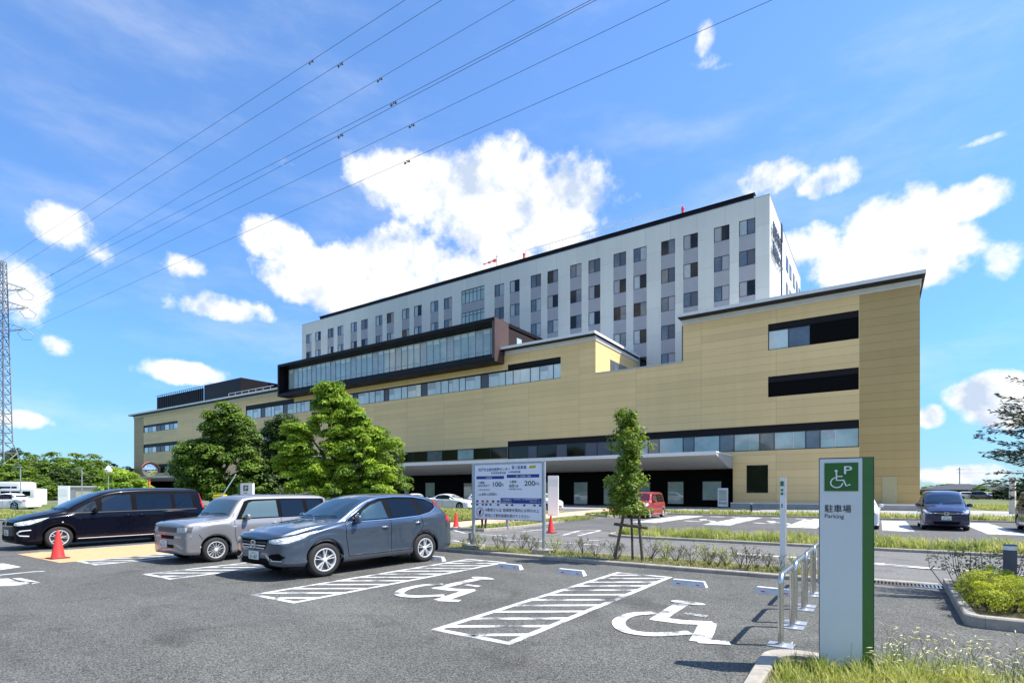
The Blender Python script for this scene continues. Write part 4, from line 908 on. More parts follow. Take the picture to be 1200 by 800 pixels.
sym_px = [([(811, 706.0), (800, 706.8), (783, 717), (769.5, 726.5)], .20), ([(801.7, 718.5), (829, 721.9)], .13), ([(767, 724.5), (800, 728.8), (836, 730.5)], .22), ([(830, 729.5), (826, 740), (819.5, 752)], .22), ([(817, 751.4), (855, 753.4)], .16),
          ([(803, 718.3), (766.7, 718.0), (742, 720), (727, 726), (726, 733), (737, 740), (766.7, 743.6), (809, 741.4)], .17)]
def isa(b, dx=0, dy=0):
    for si, (pts, w) in enumerate(sym_px):
        P = [G(*p) for p in pts]
        if len(P) > 4:
            P = P[1:]; P = [tuple(v)[:2] for v in crom([(p[0], p[1], 0) for p in P], 6)]
        stroke(b, [(p[0] + dx, p[1] + dy) for p in P], w, .004 + .0012 * si)
    b.poly([(G(806, 706.5)[0] + dx + .26 * math.cos(a), G(806, 706.5)[1] + dy + .12 * math.sin(a)) for a in np.linspace(0, 6.28, 17)[:-1]], .012)
for dx in (0, -3.97): marking('wheelchair_marking', lambda b: isa(b, dx, 0 if dx == 0 else .1))
def gp(b, *pts): b.poly([G(*p) for p in pts], .004)
marking('arrow_marking', lambda b: (gp(b, (0, 659), (25, 664), (0, 667.5)), gp(b, (-30, 655), (0, 659), (0, 667.5), (-40, 673)), stroke(b, [G(-20, 675.5), G(42, 669.3), G(52, 669)], .10, .004),
        gp(b, (-20, 679), (10, 677.5), (22, 682), (45, 681.5), (24, 685.5), (-10, 687)) , gp(b, (14, 677.3), (24, 677), (48, 682.2), (38, 684))))
marking('stop_marking', lambda b: [stroke(b, [G(*p), G(*q)], .15, .003 + .0012 * ki) for ki, (p, q) in enumerate( (((658, 627.3), (682, 620.6)), ((678, 627.3), (704, 621.2)), ((680, 620.8), (704, 621.0)), ((667, 624), (684, 624.2))))])
marking('lane_marking', lambda b: ([stroke(b, [G(*p), G(*q)], .14, .003 + .0011 * ki) for ki, (p, q) in enumerate( (((531, 633), (556, 637.6)), ((561, 625.8), (594, 627.6)), ((586, 632.1), (637, 634)), ((638, 635), (706, 638.6)), ((612, 622.8), (651, 618.6)), ((690, 633), (704, 633.2)), ((530, 620.5), (545, 625)), ((556, 630), (570, 630.5))))],
       stroke(b, [(-1.9, 15.65), (3.6, 14.7), (12, 14.2)], .10, .003), stroke(b, [(-3.4, 15.35), (12, 13.9)], .06, .006), stroke(b, [(-3.2, 15.55), (-1.1, 15.5)], .22, .009), stroke(b, [(-.25, 15.3), (.1, 15.25)], .3, .010), stroke(b, [(.55, 15.05), (1.0, 14.95)], .3, .011)))
for x0, x1 in ((-11.25, -9.8), (-7.4, -6.1), (-3.7, -2.35), (.12, 1.25), (3.55, 4.75)):
    marking('bay_marking', lambda b: (b.poly([(x0, 28.2), (x1, 28.2), (x1, 37.6), (x0, 37.6)], .0065)))
def farsym(b, dx):
    stroke(b, [(dx - .6, 31.2), (dx - .1, 31.0), (dx + .4, 31.2)], .45, .0065); stroke(b, [(dx - .2, 33.6), (dx + .2, 32.2)], .4, .0065); stroke(b, [(dx + .3, 32.4), (dx + .9, 31.6), (dx + 1.1, 30.6)], .3, .0065)
for dx in (-8.6, -4.9): marking('wheelchair_marking', lambda b: farsym(b, dx))
marking('bay_marking', lambda b: [stroke(b, [(x, 37.2), (x + .9, 37.2)], .5, .0065) for x in (-9.3, -7.9, -5.6, -4.2)])
# drainage grate
b = MB()
for i in range(70):
    x = -2.8 + i * .055; b.box(x, x + .028, 11.98, 12.30, .002, .012)
b.box(-2.8, 1.02, 11.94, 11.975, .001, .014); b.box(-2.8, 1.02, 12.305, 12.34, .001, .014)
tag(b.build('drain_grate', 'steel', None), 'long steel drain grate flush with the asphalt beside the right planter', 'drain')
sheet('drain_channel', [(-2.8, 11.96), (1.02, 11.96), (1.02, 12.32), (-2.8, 12.32)], .0015, 'plastic_black')
tag(kerb([(-2.8, 12.5), (.9, 12.5)], w=.2, h=.02), kind='structure')

# wheel stops
def wheel_stop(label, x, y, group='concrete wheel stops at the ends of the bays', w=.64):
    t = empty('wheel_stop', label, 'wheel stop', (x, y, 0), R(random.uniform(-3, 3)), group)
    b = MB(); pr = [(-.075, 0), (.075, 0), (.045, .10), (-.045, .10)]
    vs = [(-w / 2, p[0], p[1]) for p in pr[:2]] + [(-w / 2 + .05, p[0], p[1]) for p in pr[2:]] + [(w / 2, p[0], p[1]) for p in pr[:2]] + [(w / 2 - .05, p[0], p[1]) for p in pr[2:]]
    b.add(vs, [(0, 1, 2, 3), (7, 6, 5, 4), (0, 4, 5, 1), (1, 5, 6, 2), (2, 6, 7, 3), (3, 7, 4, 0)])
    kid(t, b.build('block', mat('wheel_stop_paint', (.62, .62, .62), .7, var=.15, vs=9, bump=.3) if 'ws_' not in M else M['ws_'], None))
    b = MB()
    for sx in (-1, 1): b.box(sx * w * .27 - .03, sx * w * .27 + .03, -.0685, -.060, .030, .046)
    kid(t, b.build('reflector', 'red_lens', None))
M['ws_'] = mat('wheel_stop_paint', (.62, .62, .62), .7, var=.15, vs=9, bump=.3)
for lab, x in (('white wheel stop just right of the hatching next to the SUV', -6.72), ('white wheel stop just left of the middle hatched area', -5.2),
               ('white wheel stop above the large wheelchair symbol, right of the hatching', -2.83), ('white wheel stop nearest the steel hoops', -1.42), ('white wheel stop peeking out behind the rear wheel of the SUV', -9.05), ('white wheel stop hidden under the rear of the SUV', -10.75)):
    wheel_stop(lab, x, 9.85 if x > -8 else 9.98)

# ------------------------------------------------------------ hospital
F = 58.8; T = 72.2
H = empty('hospital_building', 'large hospital with tan clad podium and white ward tower behind', 'building', (0, 0, 0))
def wall(x0, x1, z0, z1, holes, y, depth=.35, m=0, mb=None, rm=1):
    """front skin in the plane y with rectangular openings and their reveals"""
    mb = mb or MB(); xs = sorted({x0, x1} | {v for h in holes for v in (h[0], h[1]) if x0 < v < x1}); zs = sorted({z0, z1} | {v for h in holes for v in (h[2], h[3]) if z0 < v < z1})
    def inside(x, z): return any(h[0] < x < h[1] and h[2] < z < h[3] for h in holes)
    for j in range(len(zs) - 1):
        i = 0
        while i < len(xs) - 1:
            if inside((xs[i] + xs[i + 1]) / 2, (zs[j] + zs[j + 1]) / 2): i += 1; continue
            k = i
            while k + 1 < len(xs) - 1 and not inside((xs[k + 1] + xs[k + 2]) / 2, (zs[j] + zs[j + 1]) / 2): k += 1
            mb.quad((xs[i], y, zs[j]), (xs[k + 1], y, zs[j]), (xs[k + 1], y, zs[j + 1]), (xs[i], y, zs[j + 1]), m); i = k + 1
    for a, c, z_, w in holes:
        ra, rc = a >= x0, c <= x1
        a, c, z_, w = max(a, x0), min(c, x1), max(z_, z0), min(w, z1); d = y + depth
        if a >= c or z_ >= w: continue
        if ra: mb.quad((a, y, z_), (a, y, w), (a, d, w), (a, d, z_), rm)
        if rc: mb.quad((c, y, w), (c, y, z_), (c, d, z_), (c, d, w), rm)
        mb.quad((a, y, w), (c, y, w), (c, d, w), (a, d, w), rm)
        if z_ > .2: mb.quad((c, y, z_), (a, y, z_), (a, d, z_), (c, d, z_), rm)
    return mb
HL = [(-147.3, -130.2, 15.7, 17.45), (-147.3, -130.2, 10.8, 12.9), (-147.3, -130.2, 5.9, 7.95), (-146, -90, 0, 3.9), (-102.6, -32.5, 15.6, 17.62), (-102.6, -87.0, 17.62, 18.3), (-40.4, -32.5, 17.62, 18.25),
      (-100.5, -88, 11.2, 12.8), (-100.5, -78, 6.0, 7.6), (-75, -12.4, 0, 4.0), (-75, -40.42, 6.0, 7.52), (-40.42, -1.5, 5.72, 8.22), (-11.1, -9.1, 1.5, 4.3), (-9.1, -1.52, 15.62, 18.2), (-9.1, -1.52, 10.98, 13.0)]
w_ = MB()
wall(-147.2, -40.45, 0, 19.55, [h for h in HL if h[0] < -40.46], F, mb=w_); 
w_2 = [h for h in HL if h[1] > -40.4]
wall(-40.45, -27.8, 0, 19.6, w_2, F, mb=w_); wall(-27.8, -17.5, 0, 15.55, w_2, F, mb=w_); wall(-17.5, -1.48, 0, 19.6, w_2, F, mb=w_)
# hidden faces, sides and roofs
w_.quad((-27.8, F, 15.5), (-27.8, F + 26, 15.5), (-27.8, F + 26, 19.6), (-27.8, F, 19.6), 0)
w_.quad((-17.5, F, 15.5), (-17.5, F + 26, 15.5), (-17.5, F + 26, 19.6), (-17.5, F, 19.6), 0)
kid(H, w_.build('wall', ['tan', 'black_metal'], None, fixn=False))
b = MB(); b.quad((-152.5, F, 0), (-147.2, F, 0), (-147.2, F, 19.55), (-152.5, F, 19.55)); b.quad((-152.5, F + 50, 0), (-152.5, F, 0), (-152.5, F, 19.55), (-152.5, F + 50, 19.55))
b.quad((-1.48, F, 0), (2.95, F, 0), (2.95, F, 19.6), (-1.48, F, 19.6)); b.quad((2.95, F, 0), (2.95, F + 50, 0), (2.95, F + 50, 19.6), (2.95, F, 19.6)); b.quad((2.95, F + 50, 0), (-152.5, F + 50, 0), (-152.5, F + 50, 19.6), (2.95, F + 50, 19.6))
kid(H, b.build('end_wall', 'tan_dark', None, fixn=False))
b = MB(); b.box(-152.3, 2.8, F + .5, F + 49.9, 15.2, 15.4); b.box(-152.3, -27.9, F + .5, F + 49.9, 19.3, 19.45); b.box(-17.4, 2.8, F + .5, F + 49.9, 19.3, 19.45)
kid(H, b.build('roof_deck', 'soffit', None))
b = MB(); b.box(-152.3, 2.8, F + 3.2, F + 3.4, 0, 15.2); kid(H, b.build('inner_wall', 'recess', None))
# eaves: white slab, black soffit, white band under it
def eave(x0, x1, z, oh=1.2, side=None, back=30):
    b = MB(); y0, y1 = F - oh, F + back; xa, xb = x0 - .25, x1 + .35
    b.box(xa, xb, y0, y1, z + .02, z + .34); k1 = b
    kid(H, k1.build('roof', 'white_trim', None))
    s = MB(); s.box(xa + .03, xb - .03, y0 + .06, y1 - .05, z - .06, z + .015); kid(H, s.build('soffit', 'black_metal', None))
    t_ = MB(); t_.box(x0 - .12, x1 + .10, F - .12, F - .01, z - .55, z - .12); t_.box(x0 - .12, x1 + .14, F - .16, F - .01, z - .12, z - .066)
    if side:
        t_.box(x1 + .01, x1 + .10, F - .01, F + back - 4, z - .55, z - .12)
    kid(H, t_.build('fascia', 'white_trim', None))
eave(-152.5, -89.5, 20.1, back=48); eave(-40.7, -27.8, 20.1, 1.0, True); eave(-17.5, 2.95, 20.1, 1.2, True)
b = MB(); b.box(-27.8, -17.5, F - .06, F + .3, 15.55, 15.68); kid(H, b.build('parapet_cap', 'galv', None))
b = MB(); b.box(-27.795, -27.75, F + 4.2, F + 11.5, 16.4, 18.1); kid(H, b.build('side_window', 'glass_mid', None))
b = MB(); b.box(-17.62, -17.46, F + .02, F + .06, 15.7, 19.5); kid(H, b.build('downpipe', 'frame_dark', None))

def panes(x0, x1, z0, z1, edges, mats, y=F + .16, fr=.055, name='window', frame='frame_dark', blind=True):
    for i in range(len(edges) - 1):
        a, c = edges[i], edges[i + 1]; mm = mats[i % len(mats)]
        wf = MB(); g = fr / 2 + .01; k = frame
        wf.box(a, a + g, y - .06, y + .04, z0, z1); wf.box(c - g, c, y - .06, y + .04, z0, z1); wf.box(a + g, c - g, y - .06, y + .04, z0, z0 + g * 1.6); wf.box(a + g, c - g, y - .06, y + .04, z1 - g * 1.6, z1)
        wo = kid(H, wf.build(name, k, None)); p = MB(); p.box(a + g, c - g, y - .01, y + .02, z0 + g * 1.6, z1 - g * 1.6)
        kid(wo, p.build('pane', mm, None))
        if c - a > 1.5 and blind and mm in ('glass_light', 'glass_teal'):
            q = MB(); xm = a + (c - a) * (.62 if (i * 7) % 3 else .4); q.box(xm - .03, xm + .03, y - .05, y + .0, z0 + g * 1.7, z1 - g * 1.7)
            rn = random.Random(int(a * 10)); hgt = rn.uniform(.0, .55) * (z1 - z0)
            kid(wo, q.build('mullion', 'frame_white', None))
            if hgt > .25:
                q = MB(); q.box(a + g + .05, xm - .05, y - .022, y - .012, z1 - g * 1.7 - hgt, z1 - g * 1.7); kid(wo, q.build('roller_blind', 'curtain', None))
# long ribbon on the fourth floor
ed = [-32.5]; k = 0; pat = [1.1, 2.0, 1.4, 2.65, 1.22, 2.8, 1.3, 2.7]
while ed[-1] > -101: ed.append(ed[-1] - pat[k % 8]); k += 1
ed[-1] = -102.6
rib = ed[::-1]; n = len(rib) - 1; mats_ = []
for i in range(n):
    wd = rib[i + 1] - rib[i]; idx = n - 1 - i
    mats_.append('panel_grey' if (idx in (6, 12, 16, 20, 26, 30, 34)) else 'glass_light')
panes(0, 0, 15.62, 17.5, rib, mats_)
for hx0, hx1, hy, hz0, hz1 in ((-40.4, -32.52, .08, 17.55, 18.23), (-102.58, -87.1, .08, 17.55, 18.28), (-40.4, -1.55, .08, 7.52, 8.2), (-9.08, -1.55, .08, 17.62, 18.18), (-9.08, -1.55, .06, 12.42, 12.98),
        (-147.25, -130.25, .08, 17.05, 17.43), (-147.25, -130.25, .08, 12.2, 12.88), (-147.25, -130.25, .08, 7.4, 7.93), (-100.4, -88.1, .08, 12.4, 12.78)):
    b = MB(); b.box(hx0, hx1, F + hy, F + .3, hz0, hz1); kid(H, b.build('window_header', 'black_metal', None))
# second floor ribbon
ed = [-1.52, -4.61, -5.82, -8.57, -9.89, -12.31, -13.74, -16.36, -17.53, -20.16, -21.43, -24.26, -25.84, -27.68, -29.25, -31.7, -33.2, -36.0, -37.4, -40.40][::-1]
mt = []
for i in range(len(ed) - 1):
    wd = ed[i + 1] - ed[i]; x = ed[i]
    mt.append(('glass_teal' if x > -26 else 'glass_dark') if wd > 2 else ('glass_mid' if x > -26 else 'panel_grey'))  # reflection of trees put into the colour: panes further left are darker
panes(0, 0, 5.74, 7.5, ed, mt)
ed = list(np.arange(-75, -40.3, 2.88)); ed[-1] = -40.45
panes(0, 0, 6.02, 7.5, ed, ['glass_dark', 'glass_dark', 'glass_mid', 'glass_dark', 'glass_teal'], blind=False)
panes(0, 0, 15.64, 17.55, [-9.08, -7.3, -5.46], ['glass_light', 'glass_mid'], blind=False)
b = MB(); b.box(-5.42, -1.56, F + .12, F + .3, 15.64, 17.6); kid(H, b.build('louvre', 'recess', None)); b = MB(); b.box(-9.06, -1.56, F + .12, F + .3, 11.0, 12.4); kid(H, b.build('louvre', 'recess', None))
panes(0, 0, 1.52, 4.28, [-11.08, -9.12], ['glass_dark'], blind=False)
for z0, z1 in ((15.72, 17.0), (10.82, 12.15), (5.92, 7.35)):
    e = list(np.linspace(-147.28, -130.22, 9)); panes(0, 0, z0, z1, e, ['glass_light', 'glass_mid', 'glass_light', 'panel_grey', 'glass_dark', 'glass_light', 'glass_mid', 'glass_light'], blind=False)
panes(0, 0, 11.22, 12.35, [-100.4, -96.5, -94.2, -90, -88.05], ['glass_light', 'glass_mid', 'glass_light', 'glass_light'], blind=False)
panes(0, 0, 6.02, 7.5, list(np.linspace(-100.4, -78.1, 7)), ['glass_dark', 'glass_mid'], blind=False)
b = MB(); b.box(-129.0, -126.2, F - .03, F - .005, 10.6, 12.5); kid(H, b.build('louvre', 'tan_dark', None))
b = MB(); b.box(.24, 1.34, F - .05, F - .004, .05, 3.0); d_ = kid(H, b.build('door', mat('door_cream', (.42, .37, .20), .5), None)); b = MB(); b.box(1.16, 1.24, F - .10, F - .05, 1.3, 1.42); kid(d_, b.build('handle', 'steel', None))
# ground floor under the canopies: dark wall with glass doors
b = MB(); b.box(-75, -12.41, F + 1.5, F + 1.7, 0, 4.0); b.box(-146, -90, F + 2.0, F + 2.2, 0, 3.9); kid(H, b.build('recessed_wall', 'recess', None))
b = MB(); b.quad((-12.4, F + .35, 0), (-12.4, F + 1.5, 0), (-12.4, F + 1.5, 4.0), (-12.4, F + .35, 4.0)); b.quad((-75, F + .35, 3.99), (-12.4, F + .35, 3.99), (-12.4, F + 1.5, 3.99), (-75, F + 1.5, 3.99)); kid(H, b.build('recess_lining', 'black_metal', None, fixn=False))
for (x0, x1, z0, z1) in ((-56.4, -54.6, .9, 2.9), (-60.8, -59.9, .9, 2.4), (-49, -47.4, .2, 2.8), (-45.6, -43.8, .2, 2.8), (-36.6, -34.6, 1.1, 2.8), (-31.4, -29.6, .1, 2.75), (-27.4, -25.6, .15, 2.7), (-23.2, -21.7, 1.3, 2.7), (-19.6, -17.9, .3, 2.7), (-15.8, -13.9, .75, 2.7)):
    y = F + 1.46; wf = MB(); wf.box(x0 - .06, x1 + .06, y - .02, y + .03, z0 - .06, z0); wf.box(x0 - .06, x1 + .06, y - .02, y + .03, z1, z1 + .06); wf.box(x0 - .06, x0, y - .02, y + .03, z0, z1); wf.box(x1, x1 + .06, y - .02, y + .03, z0, z1)
    wo = kid(H, wf.build('glass_door', 'frame_dark', None)); p = MB(); p.box(x0, x1, y, y + .02, z0, z1); kid(wo, p.build('pane', 'glass_teal', None))
# entrance canopy, wedge section with a thin front edge
def canopy(x0, x1, yf, zt=5.35, zf=5.05, zb=4.02):
    b = MB(); pr = [(yf, zt - .06), (F - .02, zt), (F - .02, zb), (F - 2.2, zb + .02), (yf + .1, zf)]
    vs = [(x0, y, z) for y, z in pr] + [(x1, y, z) for y, z in pr]; n = 5
    b.add(vs, [(0, 1, 2, 3, 4), (9, 8, 7, 6, 5), (0, 5, 6, 1), (1, 6, 7, 2), (2, 7, 8, 3), (3, 8, 9, 4), (4, 9, 5, 0)], 0)
    c = kid(H, b.build('canopy', 'soffit', None, fixn=True)); e = MB(); e.box(x0 - .04, x1 + .04, yf - .08, yf - .002, zf - .03, zt + .02); e.box(x1 + .001, x1 + .05, yf, F - .03, zt - .12, zt + .03)
    for i in range(int((x1 - x0) / 2.4)): e.box(x0 + i * 2.4, x0 + i * 2.4 + .03, yf - .095, yf - .08, zf - .03, zt + .02)
    kid(c, e.build('edge_trim', 'white_trim', None)); return c
canopy(-62, -12.4, 51.75); canopy(-149, -124, 54.5, 4.9, 4.6, 3.95)
b = MB()
for x in (-59.9,):
    b.box(x - .10, x + .10, 57.9, 58.1, 5.3, 7.7)
kid(H, b.build('canopy_post', 'galv', None))
# dark bronze box storey jutting out over the podium
bx0, bx1, by0, bz0, bz1 = -88.6, -41.0, F - 2.2, 18.42, 24.1
b = MB(); t1, t2 = 1.15, 1.35
b.box(bx0, bx1, by0, F + 10, bz1 - .45, bz1); b.box(bx0, bx1, by0, F + 10, bz0, bz0 + .45)
b.box(bx0, bx0 + .45, by0, F + 10, bz0 + .45, bz1 - .45); b.box(bx0 + .45, bx1 - .4, by0 + 1.6, by0 + 1.9, bz0 + .45, bz1 - .45)
b.quad((bx0 + .45, by0 + .05, bz0 + .45), (bx1 - .4, by0 + .05, bz0 + .45), (bx1 - .4, by0 + 1.55, 19.82), (bx0 + .45, by0 + 1.55, 19.82)); b.quad((bx0 + .45, by0 + .05, bz1 - .45), (bx1 - .4, by0 + .05, bz1 - .45), (bx1 - .4, by0 + 1.55, 23.33), (bx0 + .45, by0 + 1.55, 23.33))
bo = kid(H, b.build('bronze_storey', 'black_metal', None))
b = MB(); b.box(bx1 - .4, bx1, by0, by0 + 3.2, bz0 + .46, bz1 - .46); b.box(bx1 + .004, bx1 + .03, by0 + .02, by0 + 3.2, bz0 + .02, bz1 - .02); kid(H, b.build('bronze_cheek', 'brown_panel', None))
b = MB(); b.box(bx1 - .9, bx1 - .02, by0 + 3.2, F + 19, bz0 + .46, bz1 - .7); kid(H, b.build('bronze_side_wall', 'brown_metal', None))
b = MB(); b.box(bx1 - .02, bx1 + .04, F + 3, F + 4.2, 20.2, 22.6); kid(H, b.build('side_window', 'glass_teal', None)); b = MB(); b.box(bx1 - .02, bx1 + .04, F + 10, F + 12.5, 20.6, 22.6); kid(H, b.build('side_window', 'glass_mid', None))
gx0, gx1 = bx0 + 1.3, bx1 - .45; ng = 36; y = by0 + 1.5
for i in range(ng):
    a, c = gx0 + (gx1 - gx0) * i / ng, gx0 + (gx1 - gx0) * (i + 1) / ng
    p = MB(); p.box(a + .05, c - .05, y, y + .03, 19.85, 23.3, 0); gl = kid(H, p.build('curtain_wall_pane', ['glass_teal', 'curtain', 'glass_teal', 'glass_teal'][(i * 5) % 4], None))
    q = MB(); q.box(a - .05, a + .05, y - .10, y + .03, 19.83, 23.31); q.box(a + .05, c - .05, y - .05, y - .002, 20.35, 20.42)
    kid(gl, q.build('mullion', 'galv', None))
    if i % 4 != 1: q = MB(); h_ = random.Random(i).choice([.5, .55, .6, .7]); q.box(a + .06, c - .06, y - .012, y - .003, 23.28 - h_, 23.28); kid(gl, q.build('roller_blind', 'glass_light', None))
# rooftop plant on the left wing
b = MB(); b.box(-147.4, -125.2, 61.9, 62.0, 19.5, 24.7); b.box(-125, -110, 62, 76, 19.5, 25.3)
for i in range(24): b.box(-147.4 + i * .95, -147.34 + i * .95, 61.8, 61.9, 19.5, 25.1)
b.box(-147.4, -125.2, 61.78, 61.88, 25.05, 25.15)
kid(H, b.build('roof_plant_screen', 'black_metal', None))
b = MB()
for x in np.arange(-112, -95, 2.5): b.tube([(x, 60.5, 20.4), (x, 60.5, 21.9)], .05, 5)
b.tube([(-112, 60.5, 21.9), (-96, 60.5, 21.9)], .05, 5); b.tube([(-112, 60.5, 21.3), (-96, 60.5, 21.3)], .04, 5); kid(H, b.build('roof_railing', 'galv', None))

# ward tower
def merge_span(S):
    """stacked spandrel pieces that touch become one panel"""
    cols = {}
    for q in S: cols.setdefault((round(q[0][0], 2), round(q[1][0], 2)), []).append([q[0][2], q[2][2], q[0][1]])
    out = []
    for (xa, xb), L_ in cols.items():
        L_.sort(); cur = None; M_ = []
        for z0, z1, y in L_:
            if cur and abs(cur[1] - z0) < .01: cur[1] = z1
            else:
                cur = [z0, z1, y]; M_.append(cur)
        out += [((xa, y, z0), (xb, y, z0), (xb, y, z1), (xa, y, z1)) for z0, z1, y in M_]
    out.sort(key=lambda q: -q[2][2]); print('spandrels', len(out)); return out[:99]
tz = 37.75; X0 = -11.0; XL = -103.95
pairs = [(-17.54, -14.51), (-24.44, -21.44), (-31.35, -28.37), (-38.31, -35.29), (-45.28, -42.25), (-52.28, -49.25), (-66.41, -63.26), (-73.51, -70.45), (-80.68, -77.57), (-87.95, -84.8), (-95.19, -92.02), (-102.49, -99.33)]
WW = 1.9; rows = 7; holes = []; span = []; wins = []
def span_add(*q): span.append(q)
for pi, pr in enumerate(pairs):
    for ci, x in enumerate(pr):
        nr = 3 if pi == 0 else 5 if pi < 3 else 4 if pi < 6 else 3
        holes.append((x, x + WW, 14.5, 35.4))
        for k in range(rows):
            z1 = 35.4 - 3.8 * k; span_add((x, T + .05, max(14.5, z1 - 3.8)), (x + WW, T + .05, max(14.5, z1 - 3.8)), (x + WW, T + .05, z1 - 1.9), (x, T + .05, z1 - 1.9)) if k < rows - 1 else None
            if k < nr: wins.append((x, z1 - 1.9, z1, k, pi))
            elif k < 6: span_add((x, T + .05, max(14.5, z1 - 1.9)), (x + WW, T + .05, max(14.5, z1 - 1.9)), (x + WW, T + .05, z1), (x, T + .05, z1))
holes.append((-59.28, -54.35, 14.5, 35.9))
for k in range(3):
    z1 = 35.9 - 3.8 * k; span_add((-59.28, T + .05, z1 - 3.8), (-54.35, T + .05, z1 - 3.8), (-54.35, T + .05, z1 - 2.3), (-59.28, T + .05, z1 - 2.3))
mbt = wall(XL, X0, 14.5, tz, holes, T, .2, 0, None, 0)
mbt.quad((X0, T, 14.5), (X0, 81.2, 14.5), (X0, 81.2, tz), (X0, T, tz)); mbt.quad((X0, 82.6, 14.5), (X0, 103.4, 14.5), (X0, 103.4, tz), (X0, 82.6, tz))
mbt.quad((XL, 103.4, 14.5), (XL, T, 14.5), (XL, T, tz), (XL, 103.4, tz)); mbt.quad((X0, 103.4, 14.5), (XL, 103.4, 14.5), (XL, 103.4, tz), (X0, 103.4, tz)); mbt.quad((XL, T, tz), (X0, T, tz), (X0, 103.4, tz), (XL, 103.4, tz))
kid(H, mbt.build('tower_wall', 'tower', None, fixn=False)); [kid(H, MB().quad(*q).build('spandrel', 'spandrel', None, fixn=False)) for q in merge_span(span)]
b = MB(); b.box(X0 - .6, X0 - .1, 81.2, 82.6, 14.5, tz - .3); kid(H, b.build('tower_recess', 'panel_grey', None)); b = MB(); b.box(X0 - .5, X0 + .1, 81.3, 82.5, tz - 2.0, tz + .2); kid(H, b.build('roof_vent', 'frame_dark', None))
b = MB(); b.box(-98.1, -12.9, T + .25, T + .9, tz + .005, tz + .72); b.box(-98.3, -12.7, T + .1, T + .95, tz + .72, tz + .80); kid(H, b.build('roof_edge', 'black_metal', None))
b = MB(); b.box(XL - .03, X0 + .03, T - .03, T + .08, tz - .02, tz + .06); b.box(X0 - .05, X0 + .04, T + .08, 103.4, tz - .02, tz + .06); kid(H, b.build('parapet_cap', 'galv', None))
cnt = 0
for (x, z0, z1, k, pi) in wins:
    rn = random.Random(int(x * 31 + k * 7)); y = T + .12; wf = MB(); g = .06
    for bxx in ((x, x + g, z0, z1), (x + WW - g, x + WW, z0, z1), (x + g, x + WW - g, z0, z0 + g), (x + g, x + WW - g, z1 - g, z1), (x + WW / 2 - .04, x + WW / 2 + .04, z0 + g, z1 - g)): wf.box(bxx[0], bxx[1], y - .06, y + .05, bxx[2], bxx[3])
    wo = kid(H, wf.build('ward_window', 'frame_dark', None))
    ms = rn.choice([('glass_mid', 'curtain'), ('curtain', 'glass_mid'), ('glass_mid', 'panel_grey'), ('glass_dark', 'glass_mid'), ('curtain', 'glass_dark'), ('glass_mid', 'spandrel'), ('spandrel', 'glass_dark')])
    for q in (0, 1):
        p = MB(); xa = x + g if q == 0 else x + WW / 2 + .04; p.box(xa, xa + WW / 2 - g - .04, y, y + .02, z0 + g, z1 - g); kid(wo, p.build('pane', ms[q], None))
for k in range(2):
    z1 = 35.9 - 3.8 * k; wf = MB(); y = T + .12
    for i in range(7): xx = -59.28 + i * 4.93 / 6; wf.box(xx - .03, xx + .03, y - .06, y + .04, z1 - 2.3, z1)
    wf.box(-59.25, -54.38, y - .06, y + .04, z1 - .07, z1); wf.box(-59.25, -54.38, y - .06, y + .04, z1 - 2.3, z1 - 2.22); wf.box(-59.25, -54.38, y - .05, y + .03, z1 - .62, z1 - .55)
    wo = kid(H, wf.build('lounge_window', 'frame_dark', None)); p = MB(); p.box(-59.25, -54.38, y, y + .02, z1 - 2.3, z1); kid(wo, p.build('pane', 'glass_teal', None))
for yy in (86.3, 89.8, 93.8, 97.6, 101.0):
    for k in range(2):
        z1 = 35.35 - 3.8 * k; b = MB(); b.box(X0 + .01, X0 + .05, yy, yy + 1.9, z1 - 2.0, z1); wo = kid(H, b.build('side_ward_window', 'frame_dark', None)); b = MB(); b.box(X0 + .055, X0 + .07, yy + .1, yy + 1.8, z1 - 1.9, z1 - .1); kid(wo, b.build('pane', 'glass_dark', None))
# lettering on the tower flank
b = MB(); add_text(b, '松戸市立', 73.1, 33.1, 2.15, X0 + .30, plane='YZ', w=6.6); add_text(b, '総合医療センター', 73.0, 30.9, 1.75, X0 + .30, plane='YZ', w=8.0)
o = b.build('building_lettering', 'panel_grey', None, fixn=False); md = o.modifiers.new('thick', 'SOLIDIFY'); md.thickness = .12; kid(H, o)
# things on the tower roof
t = empty('windsock', 'red and white windsock on a mast on the tower roof', 'windsock', (-61.0, 85, tz))
b = MB(); b.tube([(0, 0, 0), (0, 0, 9.4)], .07, 6); b.tube([(-.5, 0, 9.0), (.5, 0, 9.0)], .05, 5); kid(t, b.build('mast', 'galv', None))
b = MB()
for i in range(5): b.tube([(-.2 - i * .6, 0, 8.4 - i * .02), (-.2 - (i + 1) * .6, 0, 8.4 - (i + 1) * .02)], [.32 - i * .04, .32 - (i + 1) * .04], 10, m=i % 2)
kid(t, b.build('sock', ['redwhite', 'white_trim'], None))
for lab, x in (('red beacon post at the left end of the roof railing', -54.5), ('red beacon post at the right end of the roof railing', -25.2)):
    t = empty('beacon_post', lab, 'beacon', (x, 84.6, tz), 0, 'red beacon posts on the tower roof'); b = MB(); b.tube([(0, 0, 0), (0, 0, 7.6)], .2, 8); kid(t, b.build('post', 'redwhite', None)); b = MB(); b.lathe([(.001, .5), (.22, .35), (.26, 0), (.001, 0)], (0, 0, 7.6), 'Z', 10); kid(t, b.build('lamp', 'redwhite', None))
t = empty('safety_railing', 'thin grey safety railing along the helipad on the tower roof', 'railing', (0, 0, tz)); b = MB()
for x in np.arange(-54, -25, 2.6): b.tube([(x, 84.3, 4.2), (x, 84.3, 8.2)], .04, 4)
